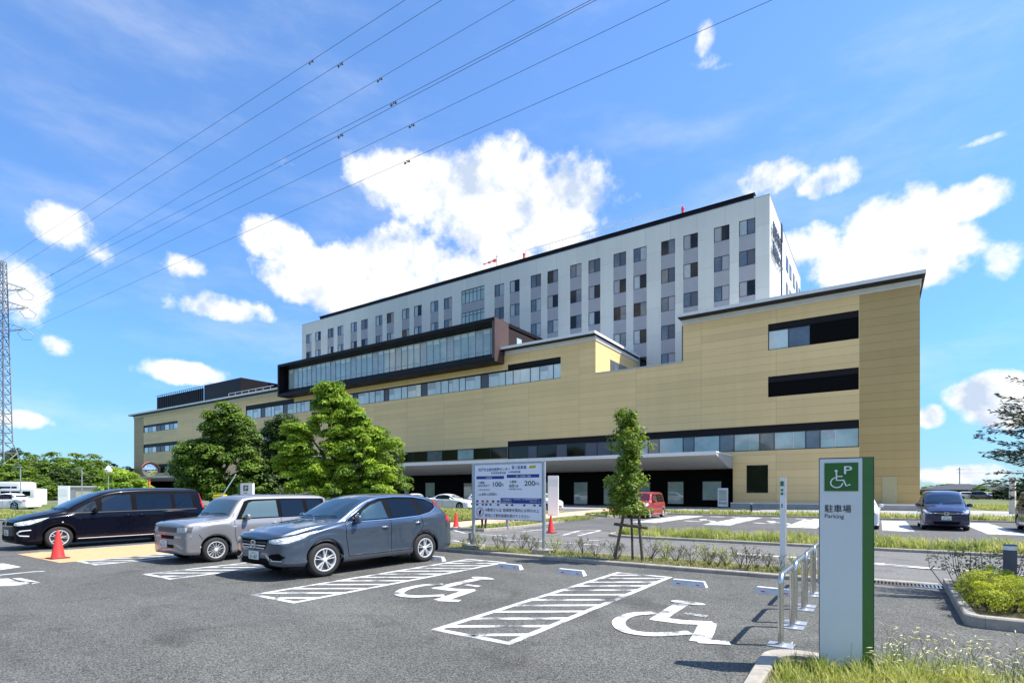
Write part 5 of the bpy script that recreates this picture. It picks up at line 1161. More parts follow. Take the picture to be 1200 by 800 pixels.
kid(t, b.build('post', 'galv', None)); b = MB(); b.tube([(-54, 84.3, 8.2), (-25.6, 84.3, 8.2)], .06, 4); kid(t, b.build('rail', 'galv', None)); b = MB(); b.box(-66, -24, 84, 98, 3.6, 4.2); tag(kid(t, b.build('platform_edge', 'galv', None)))
# ------------------------------------------------------------ signs and street furniture
def isa_pict(b, x, z, s, y, m):
    """wheelchair pictogram, s = height"""
    cnt_ = [0]
    def ln(pts, w):
        cnt_[0] += 1; yy = y - .0006 * cnt_[0]; P = [Vector(p) for p in pts] if len(pts) < 5 else [Vector((v.x, v.y)) for v in crom([(*p, 0) for p in pts], 5)]
        L, Q = [], []
        for i in range(len(P)):
            a, c = P[max(0, i - 1)], P[min(len(P) - 1, i + 1)]; d = (c - a).normalized(); n = Vector((-d.y, d.x)) * w / 2; L.append(P[i] + n); Q.append(P[i] - n)
        for i in range(len(P) - 1): b.add([(x + q.x * s, yy, z + q.y * s) for q in (L[i], L[i + 1], Q[i + 1], Q[i])], [(0, 1, 2, 3)], m)
    ln([(.30, .88), (.31, .40), (.68, .40)], .075); ln([(.31, .62), (.60, .62)], .065); ln([(.64, .43), (.78, .08), (.98, .16)], .075)
    ln([(.26, .56), (.10, .46), (.02, .28), (.06, .12), (.20, .01), (.36, -.01), (.52, .06), (.62, .24)], .065)
    b.add([(x + (.29 + .075 * math.cos(a)) * s, y - .005, z + (.93 + .075 * math.sin(a)) * s) for a in np.linspace(0, 6.28, 17)[:-1]], [tuple(range(16))], m)

# big parking sign near the camera
t = empty('parking_sign', 'tall white and green parking sign with wheelchair symbol in the near right grass', 'sign', (-.47, 5.95, 0), R(4))
b = MB(); b.bbox(0, .345, 0, .13, .05, 2.005, .004); kid(t, b.build('panel', 'sign_face', None))
b = MB(); b.bbox(.3455, .430, -.002, .132, .05, 2.007, .004); kid(t, b.build('green_edge', 'sign_green', None))
b = MB(); b.box(-.006, -.001, .0, .13, .05, 2.008); b.box(.431, .436, 0, .13, .05, 2.008); b.box(-.006, .436, -.001, .131, 2.0085, 2.014); b.box(-.02, .45, -.03, .16, .0, .05); kid(t, b.build('edge_frame', 'panel_grey', None))
b = MB(); b.box(.040, .312, -.006, -.001, 1.70, 1.965, 0); isa_pict(b, .088, 1.735, .165, -.009, 1); add_text(b, 'P', .190, 1.86, .105, -.009, 'LEFT', 1, .065, .006)
kid(t, b.build('pictogram', ['sign_dkgreen', 'ink_white'], None, fixn=False))
b = MB(); add_text(b, '駐車場', .040, 1.505, .078, -.004, w=.215, bold=.002); add_text(b, 'Parking', .040, 1.445, .055, -.004, w=.155, bold=.001); kid(t, b.build('lettering', 'ink', None, fixn=False))
# parking sign far left, behind the silver wagon
x_, y_ = (-20.65, 11.5)
t = empty('parking_sign', 'white parking sign with green left edge rising behind the silver wagon', 'sign', (x_, y_, 0), R(28))
b = MB(); b.bbox(.115, .62, 0, .13, .05, 2.0, .004); kid(t, b.build('panel', 'ink_white', None)); b = MB(); b.bbox(0, .114, -.001, .131, .05, 2.0, .004); kid(t, b.build('green_edge', 'sign_green', None))
b = MB(); b.box(.24, .44, -.005, -.001, 1.70, 1.92, 0); add_text(b, 'P', .295, 1.735, .20, -.008, 'LEFT', 1, .10, .01); kid(t, b.build('pictogram', ['sign_green', 'ink_white'], None, fixn=False))
b = MB(); add_text(b, '駐車場', .24, 1.60, .06, -.004, w=.16); kid(t, b.build('lettering', 'ink', None, fixn=False))
# thin white post with green mark
t = empty('sign_post', 'slim white post with green lettering at its top by the kerb bed', 'post', (-1.63, 12.36, 0), R(-22))
b = MB(); b.bbox(-.048, .048, -.04, .04, .0, 1.97, .004); kid(t, b.build('post_body', 'ink_white', None)); b = MB(); b.box(-.035, .035, -.046, -.041, 1.80, 1.90); b.box(-.025, .025, -.046, -.041, 1.70, 1.74); b.box(-.025, .025, -.046, -.041, 1.62, 1.67); b.box(-.012, .012, -.046, -.041, 1.36, 1.44); kid(t, b.build('lettering', 'sign_green', None))
b = MB(); b.box(.0485, .052, -.04, .04, 0, 1.97); kid(t, b.build('post_side', 'galv', None))
# price board
Yb = 12.3; xl, zt = FY(555, 541.5, Yb); xr, _ = FY(637.5, 541.5, Yb); zb = FY(555, 612, Yb)[1]; zb = .92; zt = 2.44; Wb = xr - xl
t = empty('price_board', 'white parking tariff board on two grey steel posts beside the young tree', 'sign', (xl, Yb, 0))
for x in (0, Wb):
    b = MB(); b.tube([(x, 0, .0), (x, 0, zt + .04)], .048, 12); p = kid(t, b.build('post', 'galv', None, True)); b = MB(); b.bbox(x - .26, x + .26, -.20, .20, .0, .17, .012); kid(p, b.build('footing', 'concrete', None))
b = MB(); b.box(.055, Wb - .055, -.02, .02, zb, zt); kid(t, b.build('board_panel', 'board', None))
b = MB(); b.box(.05, Wb - .05, -.03, .03, zt, zt + .05); b.box(.05, Wb - .05, -.024, .024, zb - .02, zb); b.box(.05, Wb - .05, -.024, -.0205, 1.352, 1.366); kid(t, b.build('board_frame', 'galv', None))
# board artwork, y = -.022
def bx(px): return (px - 170) / (935 - 170) * (Wb - .11) + .055       # from the enlarged crop
def bz(py): return zt - (py - 135) / (735 - 135) * (zt - zb)
b = MB()
def T_(s, px0, px1, pyb, size_px, m=0, bold=.001): add_text(b, s, bx(px0), bz(pyb), size_px / 600 * (zt - zb) * 1.18, -.026, 'LEFT', m, bx(px1) - bx(px0), bold)
def Rct(x0, x1, y0, y1, m, y=-.0225): b.add([(bx(x0), y, bz(y1)), (bx(x1), y, bz(y1)), (bx(x1), y, bz(y0)), (bx(x0), y, bz(y0))], [(0, 1, 2, 3)], m)
T_('松戸市立総合医療センター', 218, 590, 205, 34, 1, .003); T_('第１駐車場', 608, 768, 190, 34, 1, .003)
b.add([(bx(795), -.0225, bz(190)), (bx(865), -.0225, bz(186)), (bx(878), -.0225, bz(158)), (bx(806), -.0225, bz(160))], [(0, 1, 2, 3)], 3); T_('NPC24H', 806, 866, 182, 16, 0)
T_('駐車場営業時間', 370, 540, 240, 22, 0); T_('24時間営業', 568, 705, 232, 22, 0)
Rct(192, 520, 262, 295, 1); T_('外来患者', 305, 380, 288, 20, 2); Rct(552, 908, 250, 285, 1); T_('一般・お見舞・面会', 640, 820, 278, 20, 2)
T_('入庫後', 214, 292, 345, 26, 0, .002); T_('60分以内まで', 210, 352, 378, 26, 0, .002); T_('100', 378, 476, 378, 62, 0, .006); T_('円', 480, 510, 376, 30, 0)
T_('入庫後', 582, 662, 338, 26, 0, .002); T_('60', 580, 634, 386, 42, 0, .005); T_('分毎', 640, 682, 384, 26, 0); T_('200', 748, 862, 370, 62, 0, .006); T_('円', 866, 902, 366, 30, 0)
T_('以降60分毎の料金', 218, 352, 420, 16, 0); T_('駐車時間分の料金', 576, 720, 414, 16, 0); T_('以降', 212, 252, 478, 20, 0); T_('60', 258, 304, 476, 34, 0, .004); T_('分毎', 308, 345, 474, 20, 0); T_('200', 348, 416, 476, 36, 0, .004); T_('円', 418, 438, 474, 20, 0)
Rct(182, 478, 506, 560, 2); Rct(480, 932, 503, 560, 1); T_('ご利用案内', 488, 600, 532, 20, 2); T_('お支払いは事前精算機で', 628, 910, 522, 16, 2); T_('受付時間 8:30-17:15', 490, 604, 556, 14, 2); T_('駐車券をお持ちください', 810, 925, 546, 14, 2)
for i, (xx, mm) in enumerate(((190, 1), (256, 4), (312, 4), (380, 0), (440, 1))): Rct(xx, xx + 28, 530, 552, mm, -.0235)
Rct(182, 932, 566, 590, 2)
for xx in (190, 258, 300, 350, 440, 540, 600, 735, 845, 905): Rct(xx, xx + 26, 569, 588, 1 if xx % 4 else 0, -.0240)
n = 24; cx, cz = 236, 662
pts = [(bx(cx + 44 * math.cos(a)), -.0235, bz(cz + 52 * math.sin(a))) for a in np.linspace(0, 2 * math.pi, n + 1)[:-1]] + [(bx(cx + 37 * math.cos(a)), -.0235, bz(cz + 44 * math.sin(a))) for a in np.linspace(0, 2 * math.pi, n + 1)[:-1]]
b.add(pts, [(i, (i + 1) % n, n + (i + 1) % n, n + i) for i in range(n)], 4)
b.add([(bx(p), -.0235, bz(q)) for p, q in ((222, 690), (222, 650), (236, 645), (240, 632), (256, 634), (250, 655), (240, 700))], [tuple(range(7))], 0)
T_('※患者さんは', 300, 492, 650, 34, 0, .002); T_('駐車券を院内にお持ちの上', 510, 908, 650, 34, 0, .002); T_('受付にて割引処理を受けてください', 296, 805, 712, 34, 0, .002)
kid(t, b.build('board_lettering', ['ink', 'ink_blue', 'ink_white', 'ink_yellow', 'ink_red', 'panel_grey'], None, fixn=False))
b = MB(); b.bbox(-.10, .0, -.12, -.045, .30, .50, .01); b.box(-.09, 0, -.05, .05, .15, .30); kid(t, b.build('cable_box', 'galv', None))
# white pylon sign further back
x_, z_ = G(655, 596.5), 0
t = empty('pylon_sign', 'plain white slab sign standing in the grass right of the price board', 'sign', (-18.6, 32.6, 0), R(20)); b = MB(); b.bbox(-.36, .36, -.1, .1, 0, 2.75, .01); kid(t, b.build('panel', 'ink_white', None)); b = MB(); b.box(-.36, .36, -.106, -.101, 2.0, 2.5); kid(t, b.build('lettering_field', 'sign_face', None))
t = empty('pylon_sign', 'small white slab sign left of the pale shed in the distance', 'sign', (*G(75, 595.5), 0), R(50)); b = MB(); b.bbox(-.45, .45, -.12, .12, 0, 2.2, .01); kid(t, b.build('panel', 'ink_white', None)); b = MB(); b.box(-.3, .3, -.126, -.121, 1.2, 1.9); kid(t, b.build('lettering_field', 'sign_face', None))
t = empty('floor_sign', 'small white standing notice by the dark wall at the right end of the canopy', 'sign', (-13.2, 58.0, 0)); b = MB(); b.bbox(-.5, .5, -.05, .05, .1, 2.0, .01); kid(t, b.build('panel', 'board', None)); b = MB(); b.box(-.4, .4, -.058, -.051, .35, .6); b.box(-.4, .4, -.058, -.051, .7, 1.8); kid(t, b.build('notice', 'glass_teal', None))

# steel hoops
labs = ['stainless steel hoop barrier nearest the camera, left of the parking sign', 'second steel hoop barrier from the camera', 'third steel hoop barrier from the camera', 'fourth steel hoop barrier from the camera, partly behind the sign', 'farthest steel hoop barrier in the row, behind the sign']
for lab, (y0, y1) in zip(labs, ((6.61, 7.56), (7.84, 8.79), (9.07, 10.02), (10.3, 11.25))):
    t = empty('hoop_barrier', lab, 'hoop barrier', (-.895, (y0 + y1) / 2, 0), 0, 'stainless steel hoops in a row'); h = (y1 - y0) / 2; rr = .10; z = .775; b = MB()
    pts = [(0, -h, 0), (0, -h, z - rr)] + [(0, -h + rr - rr * math.cos(a), z - rr + rr * math.sin(a)) for a in np.linspace(0, math.pi / 2, 7)[1:]] + [(0, h - rr + rr * math.sin(a), z - rr + rr * math.cos(a)) for a in np.linspace(0, math.pi / 2, 7)] + [(0, h, 0)]
    b.tube(pts, .030, 16); kid(t, b.build('hoop', 'steel', None, True, 60))
    for y in (-h, h): b = MB(); b.bbox(-.13, .13, y - .11, y + .11, 0, .012, .003); b.lathe([(.06, .012), (.055, .02), (.034, .022)], (0, y, 0), 'Z', 16); kid(t, b.build('base_plate', 'concrete' if False else 'galv', None))
# bollards
t = empty('bollard', 'dark bollard with white top band behind the bright green shrub', 'bollard', (1.70, 11.40, .10)); b = MB(); b.lathe([(.001, 0), (.085, 0), (.085, .68)], n=20); kid(t, b.build('shaft', 'panel_grey', None, True)); b = MB(); b.lathe([(.0855, .68), (.0855, .745)], n=20); kid(t, b.build('reflective_band', 'ink_white', None, True)); b = MB(); b.lathe([(.085, .745), (.085, .765), (.001, .77)], n=20); kid(t, b.build('cap', 'panel_grey', None, True))
def bollard(lab, x, y, h=.9, r=.07):
    t = empty('bollard', lab, 'bollard', (x, y, 0), 0, 'small bollards near the building'); b = MB(); b.lathe([(.001, 0), (r, 0), (r, h * .85)], n=10); kid(t, b.build('shaft', 'frame_dark', None, True)); b = MB(); b.lathe([(r * 1.02, h * .85), (r * 1.02, h * .97), (.001, h)], n=10); kid(t, b.build('cap', 'galv', None, True))
bollard('small dark bollard in the grass strip before the square dark window', -7.3, 40.3); bollard('small dark bollard in the grass right of the midnight blue minivan', 8.6, 41.6, 1.0); bollard('dark bollard near the beige gate pillar on the right', 13.5, 46.0, 1.1)
# cones
def cone(lab, x, y, s=1.0):
    t = empty('traffic_cone', lab, 'traffic cone', (x, y, 0), random.uniform(0, 1.5), 'red traffic cones'); b = MB(); b.bbox(-.19 * s, .19 * s, -.19 * s, .19 * s, 0, .035, .012); kid(t, b.build('base', 'cone_base', None))
    b = MB(); b.lathe([(.15 * s, .035), (.14 * s, .06), (.045 * s, .62), (.036 * s, .70), (.028 * s, .71), (.001, .712)], n=20); kid(t, b.build('body', 'cone', None, True))
cone('red traffic cone in front of the black minivan front wheel', -17.13, 4.92); cone('red traffic cone on the footpath just behind the blue-grey SUV', -16.25, 19.4); cone('red traffic cone standing on the road right of the price board', -11.04, 19.15); cone('red traffic cone near the entrance, left of the young staked tree', -17.9, 41.5, 1.3)
# traffic mirror
d = 31.0; r_ = (176 - 600) / FOC; mx_, my_ = d * (-S_ + r_ * C_), d * (C_ + r_ * S_)
t = empty('traffic_mirror', 'round traffic mirror with an orange hood on an orange pole behind the black minivan', 'mirror', (mx_, my_, 0), YAW + R(50)); b = MB(); b.tube([(0, .12, 0), (0, .12, 3.1)], .045, 10); kid(t, b.build('pole', 'orange_pole', None, True))
b = MB(); b.lathe([(.40, .0), (.42, -.04), (.43, 0), (.42, .05), (.2, .10), (.001, .11)], (0, 0, 2.9), 'Y', 28); kid(t, b.build('housing', 'plastic_grey', None, True)); b = MB(); b.lathe([(.40, -.002), (.32, -.05), (.2, -.085), (.1, -.10), (.001, -.105)], (0, 0, 2.9), 'Y', 28); kid(t, b.build('mirror_glass', 'mirror', None, True))
b = MB(); b.add([(.44 * math.cos(a), -.16 * (1 - 0), 2.9 + .46 * math.sin(a)) for a in np.linspace(.3, math.pi - .3, 12)] + [(.45 * math.cos(a), .04, 2.9 + .47 * math.sin(a)) for a in np.linspace(.3, math.pi - .3, 12)], [(i, i + 1, 13 + i, 12 + i) for i in range(11)]); kid(t, b.build('hood', 'orange_pole', None))
# lamp on the left
t = empty('street_lamp', 'white globe lamp on a slender pole before the distant trees', 'street lamp', (*G(127, 594), 0)); b = MB(); b.tube([(0, 0, 0), (0, 0, 3.6)], .05, 8); kid(t, b.build('pole', 'galv', None)); b = MB(); b.lathe([(.12, 3.55), (.32, 3.7), (.36, 3.95), (.22, 4.05), (.26, 4.12), (.02, 4.35), (.001, 4.5)], n=14); kid(t, b.build('lantern', 'ink_white', None, True))
for lab, px, py in (('thin grey lamp post by the white bus', 24, 596), ('thin grey lamp post before the pale shed', 96, 595)):
    t = empty('street_lamp', lab, 'street lamp', (*G(px, py), 0), R(30), 'thin grey lamp posts'); b = MB(); b.tube([(0, 0, 0), (0, 0, 3.9)], .05, 6); kid(t, b.build('pole', 'galv', None)); b = MB(); b.box(-.7, .1, -.1, .1, 3.9, 4.0); kid(t, b.build('lamp_head', 'galv', None))

# ------------------------------------------------------------ vegetation
def set_tint(me, vals_per_face, loops_per_face):
    a = me.attributes.new('tint', 'FLOAT', 'FACE'); a.data.foreach_set('value', vals_per_face.astype(np.float32))
def leaf_mesh(name, P, N, size, mat_, asp=.5, jitter=.9, parent=None, tint=None, shape='diamond'):
    n = len(P); N = N + rng.normal(0, jitter, (n, 3)); N /= np.linalg.norm(N, axis=1)[:, None] + 1e-9
    a = rng.normal(0, 1, (n, 3)); u = np.cross(N, a); u /= np.linalg.norm(u, axis=1)[:, None] + 1e-9; v = np.cross(N, u)
    s = size * rng.uniform(.6, 1.35, (n, 1))
    q = np.stack([P - u * s, P - v * s * asp + u * s * .1, P + u * s, P + v * s * asp + u * s * .1], 1).reshape(-1, 3)
    me = bpy.data.meshes.new(name); me.vertices.add(4 * n); me.vertices.foreach_set('co', q.astype(np.float32).ravel())
    me.loops.add(4 * n); me.loops.foreach_set('vertex_index', np.arange(4 * n, dtype=np.int32)); me.polygons.add(n)
    me.polygons.foreach_set('loop_start', np.arange(0, 4 * n, 4, dtype=np.int32)); me.update(); me.validate()
    me.materials.append(M[mat_]); set_tint(me, np.clip(rng.normal(.5, .28, n) if tint is None else tint, 0, 1), 4)
    o = bpy.data.objects.new(name, me); COL.objects.link(o)
    if parent is not None: kid(parent, o)
    return o
def clumps(blobs, ncl, per, rc, seed=0):
    """leaf positions in clumps spread over a set of ellipsoids (x,y,z,rx,ry,rz)"""
    g = np.random.default_rng(seed); w = np.array([b[3] * b[4] + b[4] * b[5] + b[3] * b[5] for b in blobs]); w = w / w.sum(); P, N, Tn = [], [], []
    for b_, k in zip(blobs, g.multinomial(ncl, w)):
        for _ in range(k):
            d = g.normal(0, 1, 3); d /= np.linalg.norm(d)
            if d[2] < -.5 and g.random() < .5: d[2] *= -1
            rad = g.uniform(.62, 1.06) if g.random() < .8 else g.uniform(.2, .7)
            c = np.array(b_[:3]) + d * np.array(b_[3:6]) * rad; rr = rc * g.uniform(.55, 1.35); m = int(per * g.uniform(.6, 1.4) * (rr / rc) ** 1.6)
            e = g.normal(0, 1, (m, 3)); e /= np.linalg.norm(e, axis=1)[:, None]; e[:, 2] = np.where(e[:, 2] < -.35, -e[:, 2], e[:, 2]); q = c + e * rr * np.array([1, 1, .62]) * g.uniform(.7, 1.08, (m, 1))
            P.append(q); N.append(e * .8 + d * .5 + np.array([0, 0, .55])); Tn.append(np.clip(g.normal(.5, .2) + g.normal(0, .17, m), 0, 1))
    return np.concatenate(P), np.concatenate(N), np.concatenate(Tn)
def trunk(parent, h, r, limbs, mat_='bark', seed=1, name='trunk'):
    rn = random.Random(seed); b = MB(); pts = [(rn.uniform(-.04, .04) * i * .3, rn.uniform(-.04, .04) * i * .3, h * i / 6) for i in range(7)]
    b.tube(pts, [r * (1.25 if i == 0 else 1 - i * .11) for i in range(7)], 10)
    for (x, y, z) in limbs:
        z0 = min(h * .9, max(h * .25, z * .45)); a = Vector((0, 0, z0)); c = Vector((x, y, z)); m_ = a.lerp(c, .5) + Vector((rn.uniform(-.2, .2), rn.uniform(-.2, .2), .12 * (c - a).length)) * .6
        b.tube([a, m_, c], [r * .5, r * .33, r * .1], 6)
        for _ in range(3):
            e = c.lerp(m_, rn.uniform(0, .7)); f_ = e + Vector((rn.uniform(-1, 1), rn.uniform(-1, 1), rn.uniform(.1, .9))) * .35 * (c - a).length; b.tube([e, f_], [r * .18, r * .04], 4)
    kid(parent, b.build(name, mat_, None, True, 60))
def at_d(px, d): r = (px - 600) / FOC; return (d * (-S_ + r * C_), d * (C_ + r * S_))
def tree(lab, loc, blobs, ncl, per, rc, leaf, size, th, tr, group=None, name='broadleaf_tree', seed=1, asp=.5, cat='tree'):
    t = empty(name, lab, cat, (*loc, 0), 0, group); P, N, Tn = clumps(blobs, ncl, per, rc, seed)
    leaf_mesh('crown', P, N, size, leaf, asp, .55, t, Tn); trunk(t, th, tr, [(b_[0] * .8, b_[1] * .8, b_[2]) for b_ in blobs][:9], seed=seed); return t
def blobs_px(d, cpx, lst):
    """outline read from the photograph -> ellipsoids in the tree's own metres (x along the view's right)"""
    k = d / FOC; out = []; rg = random.Random(3)
    for (px, py, rx, ry) in lst:
        u = (px - cpx) * k; z = CAM_H + (HOR - py) * k; dep = rg.uniform(-.5, .5) * rx * k
        out.append((u * C_ - dep * S_ * -1, u * S_ + dep * C_, z, rx * k, rx * k * .9, ry * k))
    return out
d1 = 50
tree('big dark green broadleaf tree left of the brighter tree', at_d(255, d1), blobs_px(d1, 255, [(268, 488, 19, 13), (256, 500, 20, 12), (284, 502, 18, 14), (250, 518, 24, 15), (284, 524, 20, 17), (236, 534, 20, 14), (264, 538, 26, 18), (290, 548, 16, 16), (228, 552, 20, 14), (250, 560, 28, 18), (282, 570, 24, 18), (220, 570, 15, 14), (240, 578, 30, 12)]), 620, 120, .62, 'leaf_mid', .125, 5.5, .35, seed=2)
d2 = 52
tree('dark round tree between the two tall trees', at_d(330, d2), blobs_px(d2, 330, [(338, 500, 18, 11), (324, 512, 16, 11), (346, 516, 20, 13), (318, 532, 16, 14), (340, 538, 22, 16), (316, 556, 18, 16), (340, 562, 24, 16), (302, 572, 14, 12), (326, 578, 24, 12)]), 330, 120, .75, 'leaf_dark', .14, 4.5, .3, seed=3)
d3 = 43
tree('tall bright yellow-green camphor tree before the ribbon windows', at_d(392, d3), blobs_px(d3, 392, [(390, 459, 15, 9), (400, 470, 16, 9), (384, 478, 16, 9), (408, 487, 20, 10), (380, 493, 20, 10), (428, 493, 12, 9), (362, 507, 20, 11), (396, 508, 24, 12), (432, 512, 22, 10), (352, 528, 22, 11), (384, 528, 24, 13), (420, 530, 24, 13), (450, 521, 16, 8), (340, 548, 18, 12), (368, 552, 24, 14), (404, 556, 28, 15), (440, 552, 20, 14), (352, 572, 26, 12), (392, 576, 30, 12), (430, 574, 24, 12)]), 760, 120, .50, 'leaf_bright', .11, 5.5, .32, seed=4)
d4 = 46
tree('small dark tree at the right foot of the bright tree', at_d(450, d4), blobs_px(d4, 450, [(447, 516, 12, 12), (453, 540, 18, 14), (448, 560, 26, 18), (462, 568, 14, 14), (436, 575, 24, 12)]), 170, 110, .6, 'leaf_mid', .12, 4, .2, seed=5)
tree('small bushy tree beside the left end of the building', at_d(142, 70), blobs_px(70, 142, [(142, 556, 14, 8), (146, 565, 20, 10), (128, 572, 12, 8), (160, 572, 14, 8), (144, 577, 26, 8)]), 130, 90, .7, 'leaf_bright', .16, 3, .18, seed=6)
# wood far on the left, separate crowns
proto = {}
def far_tree(lab, px, d, top_px, w_px, kind, group):
    k = d / FOC; h = CAM_H + (HOR - top_px) * k; w = w_px * k
    key = kind
    if key not in proto:
        t = empty('wood_tree', lab, 'tree', (*at_d(px, d), 0), 0, group)
        bl = [(0, 0, 6.8, 2.6, 2.6, 3.0), (1.6, .6, 5.2, 2.6, 2.6, 2.4), (-1.8, -.6, 5.0, 2.6, 2.6, 2.6), (.2, -1.6, 4.0, 3.4, 3, 2.4), (0, 1.2, 2.4, 3.4, 3.2, 2.2), (-2.2, .3, 1.8, 2.4, 2.4, 1.8), (2.3, -.3, 1.9, 2.4, 2.4, 1.8)]
        P, N, Tn = clumps(bl, 210, 60, .9, 20 + len(proto)); leaf_mesh('crown', P, N, .24, kind, .55, .6, t, Tn); trunk(t, 4, .25, [b_[:3] for b_ in bl[:4]], seed=len(proto)); proto[key] = t
    else:
        t = copy_tree(proto[key]); tag(t, lab, 'tree', group); t.location = (*at_d(px, d), 0)
    t.scale = (w / 8.5, w / 8.5, h / 9.8); t.rotation_euler = (0, 0, random.uniform(0, 6)); return t
kinds = ['leaf_mid', 'leaf_dark', 'leaf_young']
wl = [(14, 112, 540, 70), (72, 116, 538, 70), (118, 122, 543, 60), (38, 106, 556, 60), (92, 106, 556, 60), (-30, 118, 528, 60), (2, 135, 530, 56), (22, 128, 527, 44), (40, 118, 535, 46), (62, 112, 532, 52), (88, 120, 533, 50), (108, 126, 534, 44), (126, 130, 541, 36), (150, 134, 548, 36), (75, 105, 548, 46), (30, 104, 548, 50), (112, 108, 552, 40), (-5, 104, 550, 50), (52, 98, 560, 34), (170, 138, 556, 30)]
for i, (px, d, tp, w) in enumerate(wl):
    far_tree('dense green tree in the far wood behind the bus and taxi', px, d, tp, w, kinds[(i * 2 + i // 4) % 2] if i % 5 else 'leaf_mid', 'trees of the far wood on the left')
for i, (px, d, tp, w) in enumerate([(1090, 190, 569, 30), (1108, 185, 567, 34), (1140, 180, 568, 30), (1165, 170, 566, 34), (1150, 120, 568, 22), (1190, 165, 567, 36), (1215, 160, 560, 40), (1176, 110, 570, 22), (1095, 130, 573, 18), (1192, 100, 566, 26), (1160, 135, 571, 20), (1205, 105, 562, 30)]):
    far_tree('low dark tree behind the grey-roofed houses on the right', px, d, tp, w, kinds[i % 2], 'trees behind the distant houses on the right')
# young staked tree
yt = (-4.83, 12.25)
t = empty('young_tree', 'slim young tree with a narrow leafy crown held by wooden stakes', 'tree', (*yt, .06))
g = np.random.default_rng(5); P = []; N = []; Tn = []
for i in range(340):
    z = g.uniform(1.06, 3.50); w = .45 * (1.05 if z < 2.0 else .84 if z < 2.5 else 1.0) * (1 - max(0, (z - 3.0)) * .75) * (.86 + .2 * math.sin(z * 7.3)); a = g.uniform(0, 6.28); rad = w * g.uniform(.25, 1.08)
    c = np.array([rad * math.cos(a) - .13 + .06 * math.sin(z * 3), rad * math.sin(a), z]); m = int(g.uniform(20, 42)); e = g.normal(0, 1, (m, 3)); e /= np.linalg.norm(e, axis=1)[:, None]
    P.append(c + e * g.uniform(.03, .125, (m, 1))); N.append(e * .4 + np.array([math.cos(a) * .5, math.sin(a) * .5, .7])); Tn.append(np.clip(g.normal(.5, .15) + g.normal(0, .2, m), 0, 1))
leaf_mesh('crown', np.concatenate(P), np.concatenate(N), .046, 'leaf_young', .42, .5, t, np.concatenate(Tn))
b = MB(); b.tube([(0, 0, 0), (-.03, 0, 1), (-.12, .01, 2), (-.13, 0, 3.2)], [.032, .028, .02, .006], 8)
for i in range(34):
    z = .95 + i * .075; a = i * 2.4; l = .30; b.tube([(-.08, 0, z), (l * math.cos(a) * .6 - .1, l * math.sin(a) * .6, z + .12), (l * math.cos(a) - .12, l * math.sin(a), z + .2)], [.009, .006, .002], 4)
kid(t, b.build('trunk', 'bark', None, True, 60))
t = empty('tree_support', 'weathered wooden stakes with a crossbar around the young tree', 'tree stake', (*yt, .05))
for x0, x1, y0 in ((-.44, -.20, -.05), (.29, .17, -.10)):
    b = MB(); b.tube([(x0, y0, -.05), ((x0 + x1) / 2, y0, .55), (x1, y0 + .02, 1.18)], [.040, .036, .032], 10); kid(t, b.build('stake', 'wood', None, True, 60))
b = MB(); b.tube([(-.42, -.10, .86), (.42, -.14, .80)], [.036, .034], 10); kid(t, b.build('crossbar', 'wood', None, True, 60)); b = MB()
for x in (-.26, .0, .2): b.lathe([(.05, -.03), (.054, 0), (.05, .03)], (x, -.08, .83), 'Z', 8)
kid(t, b.build('rope_tie', 'wood', None))

# leggy shrubs along the kerb bed: one model with dry twigs, copied
def leggy(lab, seed, green):
    rn = random.Random(seed); t = empty('leggy_shrub', lab, 'shrub', (0, 0, .06), 0, 'leggy shrubs along the kerb bed'); b = MB(); tips = []
    for i in range(11):
        a = rn.uniform(0, 6.28); l = rn.uniform(.14, .40); h = rn.uniform(.28, .58); p0 = (0, 0, 0); p1 = (l * .45 * math.cos(a), l * .45 * math.sin(a), h * .5); p2 = (l * math.cos(a), l * math.sin(a), h)
        b.tube([p0, p1, p2], [.008, .006, .003], 4); tips.append(p2)
        for _ in range(3):
            f_ = rn.uniform(.3, .9); q0 = Vector(p1).lerp(Vector(p2), f_); q1 = q0 + Vector((rn.uniform(-.10, .10), rn.uniform(-.10, .10), rn.uniform(.05, .15))); b.tube([q0, q1], [.004, .0015], 3); tips.append(tuple(q1))
    kid(t, b.build('stems', 'bark', None)); g = np.random.default_rng(seed); P = []
    for p in tips: 
        m = 7; P.append(np.array(p) + g.normal(0, .022, (m, 3)))
    if green: P.append(np.stack([g.normal(0, .09, 160), g.normal(0, .07, 160), g.uniform(.03, .30, 160)], 1))
    P = np.concatenate(P); leaf_mesh('foliage', P, np.tile([0, 0, 1.], (len(P), 1)), .020, 'leaf_dry' if not green else 'leaf_shrub', .5, .9, t, None); return t
pr_ = [leggy('leggy half-bare shrub in the kerb bed between the bays and the road', s, g_) for s, g_ in ((1, 0), (2, 1), (3, 0), (4, 0))]
xs = [-10.6, -9.35, -8.95, -8.45, -7.9, -6.95, -6.3, -5.85, -5.45, -4.15, -3.85, -3.45, -3.05, -2.75, -2.45, -2.15, -1.95, -1.45, -1.2, -12, -13.2, -14.5, -16, -17.5, -19, -20.5, -7.4, -6.6, -5.2, -3.2, -2.9, -2.3, -1.7, -9.9, -8.2, -4.5]
rn = random.Random(4)
for i, x in enumerate(xs):
    o = pr_[i] if i < 4 else copy_tree(pr_[i % 4]); o.location = (x, 12.35 + rn.uniform(-.25, .3), .06); o.rotation_euler = (0, 0, rn.uniform(0, 6)); s = rn.uniform(.58, .85); o.scale = (s, s, s * rn.uniform(.85, 1.1))

